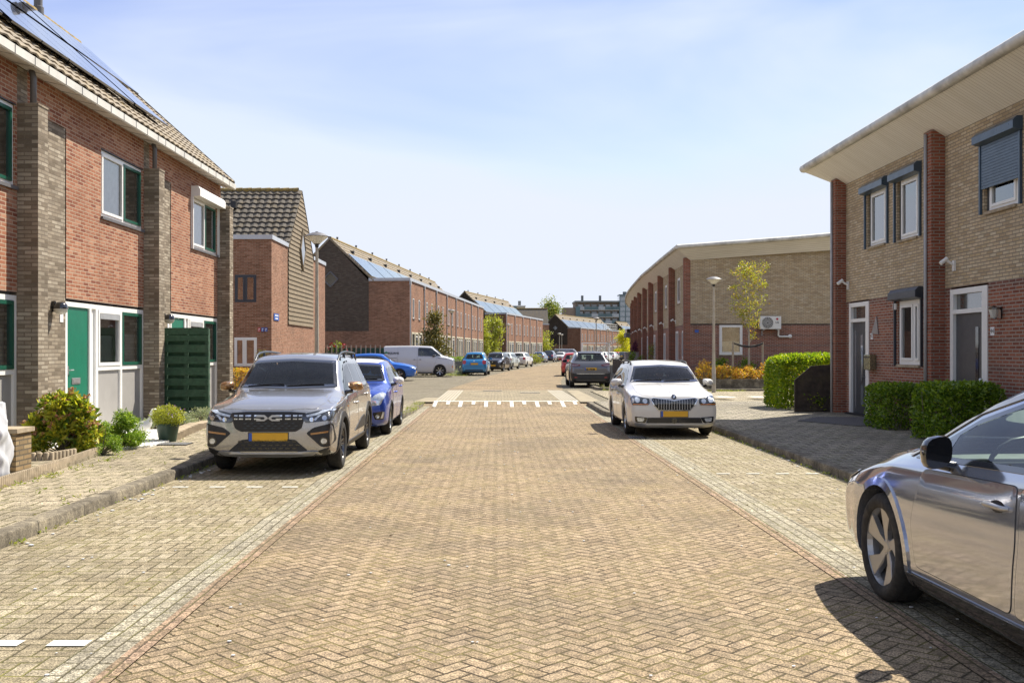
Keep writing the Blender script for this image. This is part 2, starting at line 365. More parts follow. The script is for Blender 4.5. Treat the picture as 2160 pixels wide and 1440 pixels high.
paver('edge_pavers', [(0.34, 0.24, 0.155), (0.39, 0.27, 0.185), (0.30, 0.215, 0.135)], (0.11, 0.08, 0.05), rot=90, kind=2.0, w=0.105, moss=0.6)
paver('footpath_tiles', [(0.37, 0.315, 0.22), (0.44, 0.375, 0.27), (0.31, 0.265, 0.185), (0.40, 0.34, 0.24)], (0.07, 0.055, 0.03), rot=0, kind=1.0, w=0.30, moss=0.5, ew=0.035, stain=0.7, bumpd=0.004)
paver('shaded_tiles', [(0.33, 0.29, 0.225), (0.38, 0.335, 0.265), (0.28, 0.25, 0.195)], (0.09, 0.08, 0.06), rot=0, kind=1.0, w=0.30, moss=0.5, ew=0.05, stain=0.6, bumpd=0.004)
paver('side_street_pavers', [(0.24, 0.21, 0.15), (0.28, 0.24, 0.175), (0.20, 0.175, 0.125)], (0.06, 0.05, 0.035), rot=45, moss=0.4, stain=0.7)
paver('plateau_pavers', [(0.36, 0.30, 0.20), (0.41, 0.34, 0.235), (0.32, 0.265, 0.175)], (0.08, 0.07, 0.045), rot=0, kind=2.0, w=0.11, moss=0.5)
plain('guide_tile', (0.40, 0.365, 0.29), 0.85, var=0.15, scale=5)
plain('beige_slab', (0.27, 0.225, 0.145), 0.85, var=0.18, scale=3)
m_, g_, p_, o_ = newmat('kerb_concrete')
_pos = g_.n('ShaderNodeNewGeometry').outputs['Position']; _sp = g_.n('ShaderNodeSeparateXYZ'); g_.put(_sp.inputs[0], _pos)
_c = g_.ramp(g_.noise(_pos, 3.0, 6, 0.75), [(0.36, (0.075, 0.062, 0.042)), (0.52, (0.17, 0.145, 0.105)), (0.68, (0.34, 0.29, 0.20))])
_c = g_.mix(0.7, _c, g_.ramp(g_.noise(_pos, 60, 3, 0.8), [(0.38, 0.35), (0.6, 1.4)]), 'MULTIPLY')
_j = g_.m('LESS_THAN', g_.m('FLOORED_MODULO', _sp.outputs[1], 1.0), 0.014)
g_.put(p_.inputs['Base Color'], g_.mix(_j, _c, (0.03, 0.025, 0.015))); p_.inputs['Roughness'].default_value = 0.95
bump(g_, p_, g_.m('SUBTRACT', g_.noise(_pos, 40, 4, 0.7), _j), 1.0, 0.006)
plain('road_paint', (0.66, 0.65, 0.58), 0.7, var=0.12, scale=12, dirt=((0.30, 0.25, 0.17), 0.6))
plain('base_ground', (0.20, 0.18, 0.12), 0.95, var=0.3, scale=0.4)
plain('white_upvc', (0.80, 0.79, 0.76), 0.35, var=0.04, scale=2)
plain('cream_frame', (0.62, 0.56, 0.42), 0.45, var=0.06, scale=2)
plain('anthracite', (0.035, 0.045, 0.06), 0.35, var=0.1, scale=3)
plain('steel_blue', (0.06, 0.095, 0.14), 0.32, metal=0.2, var=0.06, scale=3)
plain('dark_green_paint', (0.008, 0.085, 0.052), 0.35, var=0.12, scale=4)
plain('door_green', (0.007, 0.15, 0.088), 0.38, var=0.08, scale=4)
plain('screen_green', (0.028, 0.075, 0.04), 0.75, var=0.3, scale=10, bumpd=0.003, dirt=((0.08, 0.13, 0.08), 0.5))
plain('grey_panel', (0.33, 0.315, 0.30), 0.55, var=0.05, scale=3)
plain('door_grey', (0.055, 0.058, 0.065), 0.4, var=0.1, scale=3)
plain('zinc', (0.42, 0.43, 0.44), 0.42, metal=0.35, var=0.14, scale=3)
plain('gutter_white', (0.60, 0.58, 0.53), 0.55, var=0.10, scale=3, dirt=((0.28, 0.25, 0.2), 0.6))
plain('coping_zinc', (0.48, 0.50, 0.53), 0.35, metal=0.3, var=0.08, scale=1.5)
plain('pipe_grey', (0.12, 0.115, 0.12), 0.5, var=0.1)
plain('pipe_light', (0.42, 0.42, 0.42), 0.45, var=0.1)
plain('soffit_white', (0.70, 0.655, 0.56), 0.6, var=0.05, scale=2)
plain('roof_tile_warm', (0.23, 0.19, 0.14), 0.85, var=0.3, scale=7, bumpd=0.003, dirt=((0.40, 0.27, 0.05), 0.35))
plain('roof_tile_dark', (0.10, 0.085, 0.068), 0.85, var=0.35, scale=7, bumpd=0.003, dirt=((0.32, 0.20, 0.03), 0.22))
plain('ridge_moss', (0.22, 0.16, 0.06), 0.9, var=0.5, scale=9, bumpd=0.005, dirt=((0.42, 0.25, 0.02), 0.8))
plain('tile_cladding', (0.20, 0.155, 0.10), 0.85, var=0.25, scale=8, dirt=((0.16, 0.13, 0.09), 0.5))
plain('galvanised', (0.34, 0.34, 0.34), 0.5, metal=0.5, var=0.12, scale=6, dirt=((0.2, 0.18, 0.15), 0.4))
plain('concrete_post', (0.40, 0.36, 0.29), 0.8, var=0.12, scale=4, dirt=((0.25, 0.2, 0.14), 0.5))
plain('black_plastic', (0.018, 0.018, 0.02), 0.5, var=0.15, scale=8)
plain('gloss_black', (0.008, 0.008, 0.01), 0.12, var=0.1, scale=8, coat=1.0)
plain('seat_cloth', (0.05, 0.05, 0.052), 0.9, var=0.3, scale=20)
plain('dash_plastic', (0.10, 0.11, 0.10), 0.7, var=0.2, scale=5)
plain('rubber', (0.022, 0.021, 0.02), 0.85, var=0.25, scale=14, dirt=((0.09, 0.08, 0.065), 0.5))
plain('rim_silver', (0.50, 0.50, 0.50), 0.28, metal=0.9, var=0.06)
plain('rim_grey', (0.16, 0.16, 0.165), 0.3, metal=0.8, var=0.1)
plain('brake_dark', (0.03, 0.03, 0.03), 0.6, var=0.2)
plain('chrome', (0.72, 0.72, 0.72), 0.12, metal=1.0, var=0.03)
plain('satin_silver', (0.45, 0.45, 0.45), 0.35, metal=0.7, var=0.05)
plain('copper_paint', (0.36, 0.19, 0.075), 0.3, metal=0.6, var=0.05, coat=1.0)
plain('plate_yellow', (0.72, 0.40, 0.02), 0.4, var=0.05)
plain('plate_blue', (0.03, 0.10, 0.45), 0.4, var=0.05)
plain('lamp_red', (0.45, 0.01, 0.012), 0.15, var=0.1, coat=1.0)
plain('lamp_dark_red', (0.12, 0.006, 0.01), 0.12, var=0.1, coat=1.0)
plain('lamp_orange', (0.7, 0.22, 0.02), 0.2, var=0.1, coat=1.0)
plain('lamp_white', (0.62, 0.66, 0.70), 0.12, metal=0.5, var=0.35, scale=30, coat=1.0)
plain('lamp_deep', (0.055, 0.06, 0.068), 0.1, metal=0.3, var=0.6, scale=22, coat=1.0)
plain('lamp_glass', (0.58, 0.57, 0.52), 0.25, var=0.12, scale=9, coat=0.6)
plain('sign_blue', (0.03, 0.10, 0.40), 0.4, var=0.05)
plain('sign_red', (0.45, 0.03, 0.05), 0.4, var=0.05)
plain('sign_white', (0.80, 0.80, 0.80), 0.4, var=0.03)
plain('black_ink', (0.012, 0.012, 0.014), 0.5, var=0.03)
plain('logo_green', (0.01, 0.22, 0.09), 0.4, var=0.03)
plain('white_gravel', (0.80, 0.79, 0.75), 0.85, var=0.14, scale=60, bumpd=0.012)
plain('soil', (0.10, 0.075, 0.05), 0.95, var=0.4, scale=14, bumpd=0.012)
plain('dark_gravel', (0.085, 0.08, 0.08), 0.9, var=0.5, scale=50, bumpd=0.01)
plain('edging_concrete', (0.36, 0.29, 0.20), 0.9, var=0.22, scale=9, bumpd=0.004, dirt=((0.16, 0.13, 0.08), 0.6))
plain('bag_white', (0.52, 0.53, 0.56), 0.5, var=0.04, scale=6)
plain('stone_white', (0.72, 0.71, 0.68), 0.6, var=0.08, scale=8)
plain('pot_green', (0.018, 0.05, 0.032), 0.4, var=0.2, scale=6)
plain('bark', (0.20, 0.165, 0.12), 0.9, var=0.3, scale=12, bumpd=0.006)
plain('birch_bark', (0.36, 0.32, 0.26), 0.85, var=0.25, scale=12)
plain('stake_wood', (0.36, 0.31, 0.23), 0.85, var=0.2, scale=8)
plain('dark_wood', (0.045, 0.033, 0.025), 0.8, var=0.5, scale=9, bumpd=0.004, dirt=((0.11, 0.09, 0.045), 0.6))
plain('steel_plaque', (0.34, 0.34, 0.35), 0.35, metal=0.8, var=0.08)
plain('ac_white', (0.74, 0.73, 0.69), 0.45, var=0.04)
plain('brass_box', (0.34, 0.33, 0.22), 0.28, metal=0.8, var=0.08)
plain('far_concrete', (0.36, 0.35, 0.33), 0.8, var=0.1, scale=0.3)
plain('far_teal', (0.085, 0.14, 0.16), 0.4, var=0.25, scale=0.3)
plain('far_grey', (0.16, 0.17, 0.17), 0.6, var=0.2, scale=0.3)
plain('far_brown', (0.21, 0.16, 0.125), 0.8, var=0.15, scale=0.5)
plain('curtain', (0.50, 0.49, 0.46), 0.8, var=0.15, scale=8)
plain('room_dark', (0.05, 0.047, 0.042), 0.8, var=0.5, scale=1.5)
pane_opaque('pane', (0.045, 0.055, 0.06)); plain('pane_far', (0.035, 0.04, 0.045), 0.25, var=0.5, scale=2, spec=0.4); pane_opaque('pane_warm', (0.10, 0.10, 0.09)); pane_opaque('solar_glass', (0.020, 0.03, 0.06), 0.09)
pane_opaque('pane_light', (0.28, 0.31, 0.34), 0.05)
glassmat('window_glass', (0.80, 0.86, 0.84), dust=0.02, base_reflect=0.20)
glassmat('car_glass', (0.78, 0.88, 0.83), dust=0.02, base_reflect=0.0)
glassmat('car_glass_dark', (0.34, 0.38, 0.38), dust=0.015, base_reflect=0.05)
leafmat('leaf_hedge_bright', [(0.11, 0.19, 0.012), (0.22, 0.30, 0.018), (0.38, 0.42, 0.025), (0.15, 0.24, 0.015)], 0.45)
leafmat('leaf_hedge_dark', [(0.06, 0.12, 0.012), (0.17, 0.27, 0.02), (0.30, 0.40, 0.04), (0.10, 0.18, 0.015)], 0.35, 0.25)
leafmat('leaf_skimmia', [(0.09, 0.16, 0.02), (0.28, 0.33, 0.03), (0.55, 0.50, 0.05), (0.18, 0.25, 0.03), (0.48, 0.46, 0.05)], 0.35)
leafmat('flower_red', [(0.38, 0.18, 0.09), (0.46, 0.26, 0.14), (0.32, 0.14, 0.08)], 0.2)
leafmat('leaf_boxwood', [(0.10, 0.19, 0.02), (0.20, 0.32, 0.03), (0.32, 0.42, 0.06)], 0.35)
leafmat('leaf_grey', [(0.22, 0.27, 0.18), (0.34, 0.38, 0.28), (0.45, 0.48, 0.40)], 0.3)
leafmat('leaf_maple', [(0.26, 0.28, 0.03), (0.36, 0.35, 0.05), (0.36, 0.22, 0.06), (0.20, 0.23, 0.03)], 0.45)
leafmat('leaf_spirea', [(0.55, 0.30, 0.04), (0.60, 0.42, 0.05), (0.44, 0.16, 0.04), (0.38, 0.36, 0.05)], 0.35)
leafmat('leaf_tree', [(0.10, 0.15, 0.03), (0.18, 0.22, 0.04), (0.28, 0.29, 0.05)], 0.35)
leafmat('leaf_young', [(0.30, 0.33, 0.05), (0.38, 0.38, 0.06), (0.22, 0.25, 0.04)], 0.4)
leafmat('leaf_conifer', [(0.08, 0.09, 0.02), (0.17, 0.15, 0.04), (0.26, 0.21, 0.06)], 0.2)
leafmat('leaf_yellow', [(0.50, 0.48, 0.02), (0.60, 0.55, 0.04), (0.35, 0.38, 0.02)], 0.4)
leafmat('flower_purple', [(0.25, 0.14, 0.42), (0.35, 0.2, 0.5)], 0.2)
leafmat('fallen_leaf', [(0.16, 0.10, 0.05), (0.28, 0.17, 0.07), (0.10, 0.06, 0.03)], 0.1)
leafmat('grass_blade', [(0.20, 0.27, 0.04), (0.30, 0.34, 0.06), (0.36, 0.36, 0.10)], 0.3)

# ------------------------------------------------------------------ foliage
def leaves(mb, pts, size, rnd, narrow=0.5, flat=0.0):
    """one bent leaf (two triangles) at each point"""
    V = []; Fc = []
    for p in pts:
        a = Vector((rnd.uniform(-1, 1), rnd.uniform(-1, 1), rnd.uniform(-0.6, 1.0)*(1-flat))).normalized()
        b = a.cross(Vector((rnd.uniform(-1, 1), rnd.uniform(-1, 1), rnd.uniform(-1, 1)))).normalized()
        n = a.cross(b); s = size*rnd.uniform(0.6, 1.3)
        o = len(V); p = Vector(p)
        V += [p, p+a*s*0.5+b*s*narrow*0.5+n*s*0.1, p+a*s, p+a*s*0.5-b*s*narrow*0.5+n*s*0.1]; Fc.append((o, o+1, o+2, o+3))
    mb.add(V, Fc)
def box_points(rnd, x0, x1, y0, y1, z0, z1, n, lump=0.07, depth=0.12, seed=0):
    """points near the surface of a clipped hedge, with lumps"""
    out = []; A = [(x1-x0)*(z1-z0)]*2+[(y1-y0)*(z1-z0)]*2+[(x1-x0)*(y1-y0)*1.2]
    T = sum(A)
    from mathutils import noise as mn
    for _ in range(n):
        r = rnd.uniform(0, T); k = 0
        while r > A[k]: r -= A[k]; k += 1
        x, y, z = rnd.uniform(x0, x1), rnd.uniform(y0, y1), rnd.uniform(z0, z1)
        d = -abs(rnd.gauss(0, depth))
        nn = mn.noise(Vector((x*2.2+seed, y*2.2, z*2.2)))*lump+mn.noise(Vector((x*7+seed, y*7, z*7)))*lump*0.6
        d += nn+0.02
        if k == 0: y = y0-d
        elif k == 1: y = y1+d
        elif k == 2: x = x0-d
        elif k == 3: x = x1+d
        else: z = z1+d
        ax_, ay_, az_ = (x-(x0+x1)/2)/((x1-x0)/2), (y-(y0+y1)/2)/((y1-y0)/2), (z-z0)/(z1-z0)
        q_ = (abs(ax_)**6+abs(ay_)**6+abs(max(0, az_))**7)**(1/6)
        if q_ > 1: x = (x0+x1)/2+(x-(x0+x1)/2)/q_**.8; y = (y0+y1)/2+(y-(y0+y1)/2)/q_**.8; z = z0+(z-z0)/q_**.8
        out.append((x, y, max(z0, z)))
    return out
def hedge(name, label, x0, x1, y0, y1, z0, z1, n, size, mat, cat='hedge', group=None, lump=0.07, core='soil', seed=1):
    rnd = random.Random(seed)
    cx, cy = (x0+x1)/2, (y0+y1)/2
    t = thing(name, label, cat, (cx, cy, z0), 0, group)
    mb = MB(); leaves(mb, box_points(rnd, x0-cx, x1-cx, y0-cy, y1-cy, 0.02, z1-z0, n, lump, seed=seed), size, rnd)
    mb.build('foliage', mat, t, fix=False)
    st = MB()
    for _ in range(int(12+(x1-x0)*(y1-y0)*14)):
        x, y = rnd.uniform(x0-cx+.1, x1-cx-.1), rnd.uniform(y0-cy+.1, y1-cy-.1)
        st.tube([(x, y, 0), (x+rnd.uniform(-.1, .1), y+rnd.uniform(-.1, .1), (z1-z0)*0.5), (x+rnd.uniform(-.2, .2), y+rnd.uniform(-.2, .2), (z1-z0)*0.85)], [0.012, 0.008, 0.004], 4)
    st.build('stems', 'bark', t)
    return t
def shrub(name, label, c, rx, ry, h, n, size, mat, cat='shrub', extra=None, seed=2, group=None, narrow=0.45):
    rnd = random.Random(seed)
    t = thing(name, label, cat, c, 0, group)
    clumps = []
    for _ in range(26):
        th = rnd.uniform(0, 2*math.pi); r = rnd.uniform(0.15, 0.8)**0.7; z = rnd.uniform(0.12, 0.88)
        k = math.sin(math.pi*min(1, 0.25+z*0.72))
        clumps.append((math.cos(th)*rx*r*k, math.sin(th)*ry*r*k, z*h, rnd.uniform(0.2, 0.36)))
    pts = []
    for _ in range(n):
        c0 = rnd.choice(clumps); d = Vector((rnd.gauss(0, 1), rnd.gauss(0, 1), rnd.gauss(0, 1))).normalized()*c0[3]*rnd.uniform(0.55, 1.0)
        pts.append((c0[0]+d.x*rx*1.1, c0[1]+d.y*ry*1.1, max(0.01, c0[2]+d.z*h*0.6)))
    mb = MB(); leaves(mb, pts, size, rnd, narrow); mb.build('foliage', mat, t, fix=False)
    st = MB()
    for c0 in clumps: st.tube([(0, 0, 0), (c0[0]*.5, c0[1]*.5, c0[2]*.5), c0[:3]], [0.012, 0.008, 0.004], 4)
    st.build('stems', 'bark', t)
    if extra:
        em, en, es = extra; mb = MB(); p2 = []
        for _ in range(en):
            c0 = rnd.choice(clumps); dd = Vector((rnd.gauss(0, 1), rnd.gauss(0, 1), abs(rnd.gauss(0, 1)))).normalized()*c0[3]
            q = (c0[0]+dd.x*rx*1.32, c0[1]+dd.y*ry*1.32, c0[2]+dd.z*h*0.74)
            for _k in range(16): p2.append((q[0]+rnd.gauss(0, es), q[1]+rnd.gauss(0, es), q[2]+rnd.gauss(0, es*.7)))
        leaves(mb, p2, es*1.7, rnd, 0.9); mb.build('flowers', em, t, fix=False)
    return t
def tree(name, label, loc, h, spread, trunk_h, tr, n, size, mat, barkm='bark', cat='tree', seed=3, shape='oval', nb=26, group=None, upright=0.6, clump=0.22):
    rnd = random.Random(seed)
    t = thing(name, label, cat, loc, rnd.uniform(0, 3), group)
    tb = MB(); lean = (rnd.uniform(-.02, .02)*h, rnd.uniform(-.02, .02)*h)
    top = h*0.96
    tp = [(lean[0]*k*k, lean[1]*k*k, top*k) for k in (0, .15, .3, .5, .7, .85, 1)]
    tb.tube(tp, [tr, tr*.85, tr*.72, tr*.5, tr*.32, tr*.18, tr*.06], 8)
    tips = []
    for i in range(nb):
        k = rnd.random(); z0 = trunk_h+(h-trunk_h)*k*0.82
        if shape == 'cone': r = spread*(1-k)**0.8*rnd.uniform(0.75, 1.05)
        elif shape == 'column': r = spread*math.sin(math.pi*(0.18+0.78*k))**0.5*rnd.uniform(0.5, 1.05)
        else: r = spread*math.sin(math.pi*(0.12+0.8*k))**0.7*rnd.uniform(0.6, 1.05)
        th = i*2.4+rnd.uniform(-.4, .4)
        rise = r*upright*rnd.uniform(0.6, 1.5)
        f = z0/top; bx, by = lean[0]*f*f, lean[1]*f*f
        p0 = Vector((bx, by, z0)); p2 = p0+Vector((math.cos(th)*r, math.sin(th)*r, rise)); p1 = p0.lerp(p2, 0.5)+Vector((0, 0, -rise*0.12))
        p2.z = min(p2.z, h)
        tb.tube([p0, p1, p2], [tr*0.32*(1-k*.6), tr*0.2*(1-k*.6), tr*0.06], 5)
        for q in (0.35, 0.6, 0.8, 1.0): tips.append((p0.lerp(p1, q*2) if q < .5 else p1.lerp(p2, q*2-1), clump*(0.6+0.6*rnd.random())))
        for _ in range(3):
            q = rnd.uniform(0.35, 0.95); b0 = p0.lerp(p2, q); b1 = b0+Vector((rnd.uniform(-1, 1), rnd.uniform(-1, 1), rnd.uniform(-.1, 1))).normalized()*r*0.35
            tb.tube([b0, b1], [tr*0.07, tr*0.03], 4); tips.append((b1, clump*rnd.uniform(.5, 1)))
    tips.append((Vector((lean[0], lean[1], top)), clump*0.7))
    tb.build('trunk', barkm, t)
    mb = MB(); pts = []
    for _ in range(n):
        c, r = rnd.choice(tips); d = Vector((rnd.gauss(0, 1), rnd.gauss(0, 1), rnd.gauss(0, .8)))
        pts.append(c+d*r*0.55*spread**0.5)
    leaves(mb, pts, size, rnd, 0.6); mb.build('crown', mat, t, fix=False)
    return t
# ------------------------------------------------------------------ cars
def pchip(xs, ys):
    n = len(xs); h = [xs[i+1]-xs[i] for i in range(n-1)]; dl = [(ys[i+1]-ys[i])/h[i] for i in range(n-1)]
    d = [0]*n; d[0] = dl[0]; d[-1] = dl[-1]
    for i in range(1, n-1):
        if dl[i-1]*dl[i] <= 0: d[i] = 0
        else:
            w1, w2 = 2*h[i]+h[i-1], h[i]+2*h[i-1]; d[i] = (w1+w2)/(w1/dl[i-1]+w2/dl[i])
    def f(x):
        i = 0
        while i < n-2 and x > xs[i+1]: i += 1
        t = (x-xs[i])/h[i]
        return ((1+2*t)*(1-t)**2*ys[i]+t*(1-t)**2*h[i]*d[i]+t*t*(3-2*t)*ys[i+1]+t*t*(t-1)*h[i]*d[i+1])
    return f
def chaikin(pts, it):
    for _ in range(it):
        q = [pts[0]]
        for i in range(len(pts)-1):
            a, b = pts[i], pts[i+1]
            if i > 0: q.append(tuple(a[k]*.75+b[k]*.25 for k in range(len(a))))
            else: q.append(tuple(a[k]*.5+b[k]*.5 for k in range(len(a))))
            if i < len(pts)-2: q.append(tuple(a[k]*.25+b[k]*.75 for k in range(len(a))))
        q.append(pts[-1]); pts = q
    return pts
def car_stations(s):
    L, W, H = s['L'], s['W'], s['H']; hw = W/2; gc = s.get('gc', .2); nz_ = s['nose_z']; cu, cz = s['cowl_u'], s['cowl_z']
    wu = s['ws_u']; ru = s['roof_u']; tu, tz = s['tail_u'], s['tail_z']; bf, br = s['belt_f'], s['belt_r']; wt = s['wt']
    mz = s.get('mid_z', .60); rh = s.get('roof_r', H-.04); bl = s.get('blunt', 1.0); sl = gc+.05
    # u, wbottom, zbottom, w2 z2 (sill bulge), w3 z3 (widest), w4 z4 (shoulder), w5 z5 (roof edge / bonnet side), z6 centre
    f0 = s.get('nose_w', .80)
    rows = [
     (0.00, .60*hw, gc+.06, (f0-.03)*hw, gc+.13, f0*hw, mz-.08, (f0-.04)*hw, nz_-.17, .50*hw, nz_-.12, nz_-.10),
     (0.05, .68*hw, gc+.03, (f0+.07)*hw, gc+.10, (f0+.10)*hw, mz-.04, (f0+.06)*hw, nz_-.10, .56*hw, nz_-.04, nz_-.02),
     (0.16, .76*hw, gc+.01, .93*hw, sl+.03, .955*hw, mz, .90*hw, nz_-.04, .62*hw, nz_+.02, nz_+.035),
     (0.40, .82*hw, gc, .965*hw, sl, .99*hw, mz+.02, .935*hw, nz_+.02, .68*hw, (nz_*.6+cz*.4)-.01, nz_*.6+cz*.4+.02),
     (cu-.30, .84*hw, gc, .97*hw, sl, 1.0*hw, mz+.02, .95*hw, bf-.05, .75*hw, cz-.055, cz-.02),
     (cu, .84*hw, gc, .97*hw, sl, 1.0*hw, mz+.02, .955*hw, bf-.015, .80*hw, cz-.02, cz+.015),
     (cu*.5+wu*.5, .84*hw, gc, .965*hw, sl, .995*hw, mz+.02, .955*hw, bf, .5*(.82*hw+wt), cz*.5+(H-.09)*.5-.02, cz*.5+H*.5+.02),
     (wu, .84*hw, gc, .965*hw, sl, .99*hw, mz+.02, .955*hw, bf+.01, wt, H-.125, H-.035),
     (wu*.6+ru*.4, .84*hw, gc, .965*hw, sl, .99*hw, mz+.02, .955*hw, (bf+br)*.5, wt+.005, H-.085, H),
     (ru, .84*hw, gc, .97*hw, sl, 1.0*hw, mz+.03, .955*hw, br-.01, wt-.02, rh-.075, rh),
     (tu, .84*hw, gc+.02, .95*hw, sl+.02, .975*hw, mz+.05, .93*hw, br-.02, .76*hw, tz-.01, tz+.01),
     (L-.10, .78*hw, gc+.05, .92*hw, sl+.05, .95*hw, mz+.04, .88*hw, min(br-.1, tz-.09), .70*hw, tz-.07, tz-.06),
     (L, .66*hw, gc+.10, .80*hw, gc+.15, .83*hw, mz, .78*hw, mz+.13, .60*hw, mz+.17, mz+.18)]
    if s.get('rows'): rows = s['rows'](rows)
    return rows
def car_body(s):
    rows = car_stations(s); us = [r[0] for r in rows]; fn = [pchip(us, [r[k] for r in rows]) for k in range(1, 12)]
    U = []
    for i in range(len(us)-1):
        n = max(2, int(math.ceil((us[i+1]-us[i])/s.get('cell', .05)))); dz = abs(rows[i+1][11]-rows[i][11]); n = max(n, int(dz/s.get('cell', .05)))
        for k in range(n): U.append(us[i]+(us[i+1]-us[i])*k/n)
    U.append(us[-1]); L = s['L']; V = []; Fc = []
    rise = s.get('crown', 0.0)
    for u in U:
        v = [f(u) for f in fn]; wb, zb, w2, z2, w3, z3, w4, z4, w5, z5, z6 = v
        P = [(0, zb), (wb*.5, zb), (wb, zb), (w2, z2), (w3-.004, z3*.55+z2*.45), (w3, z3), (w4+(w3-w4)*.35, z4*.72+z3*.28), (w4, z4), (w4*.8+w5*.2, z4*.8+z5*.2), (w5*1.0+(w4-w5)*.04, z5-(z5-z4)*.06), (w5*.90, z5*.45+z6*.55), (w5*.5, z6-(z6-z5)*.10), (0, z6)]
        P = chaikin(P, s.get('it', 2)); n = len(P)
        ring = [(x, u-L/2, z) for x, z in P]+[(-x, u-L/2, z) for x, z in reversed(P[1:-1])]
        V += ring
    rn = len(ring)
    for i in range(len(U)-1):
        for k in range(rn): Fc.append((i*rn+k, (i+1)*rn+k, (i+1)*rn+(k+1) % rn, i*rn+(k+1) % rn))
    # caps: strips across the ring
    h = n-1
    for base, rev in ((0, False), ((len(U)-1)*rn, True)):
        for k in range(h):
            a, b = base+k, base+k+1; c, d = base+(rn-k-1) % rn, base+(rn-k) % rn
            f = (a, b, c, d) if k > 0 and k < h-1 else ((a, b, c) if k == 0 else (a, b, d))
            Fc.append(f if not rev else tuple(reversed(f)))
    return V, Fc
def inset(poly, d):
    n = len(poly); A = sum(poly[i][0]*poly[(i+1) % n][1]-poly[(i+1) % n][0]*poly[i][1] for i in range(n)); sg = 1 if A > 0 else -1; out = []
    for i in range(n):
        p0, p1, p2 = Vector(poly[i-1]), Vector(poly[i]), Vector(poly[(i+1) % n])
        a = (p1-p0).normalized(); b = (p2-p1).normalized(); na = Vector((-a.y, a.x))*sg; nb = Vector((-b.y, b.x))*sg
        m = (na+nb); L = m.length
        if L < 1e-6: m = na
        else: m = m/L; m = m/max(0.35, m.dot(na))
        out.append(tuple(p1+m*d))
    return out
def dens(poly, step=.05):
    out = []; n = len(poly)
    for i in range(n):
        a, b = Vector(poly[i]), Vector(poly[(i+1) % n]); k = max(1, int((b-a).length/step))
        for j in range(k): out.append(tuple(a.lerp(b, j/k)))
    return out
def rnd_poly(poly, r=.04, n=3):
    out = []; N = len(poly)
    for i in range(N):
        p0, p1, p2 = Vector(poly[i-1]), Vector(poly[i]), Vector(poly[(i+1) % N]); la, lb = (p0-p1).length, (p2-p1).length
        d = min(r, la*.45, lb*.45); a = p1+(p0-p1).normalized()*d; b = p1+(p2-p1).normalized()*d
        for k in range(n+1):
            t = k/n; out.append(tuple(a*(1-t)**2+p1*2*t*(1-t)+b*t*t))
    return out
def inside(p, poly):
    x, y = p; c = False; n = len(poly); j = n-1
    for i in range(n):
        xi, yi = poly[i]; xj, yj = poly[j]
        if (yi > y) != (yj > y) and x < (xj-xi)*(y-yi)/(yj-yi)+xi: c = not c
        j = i
    return c
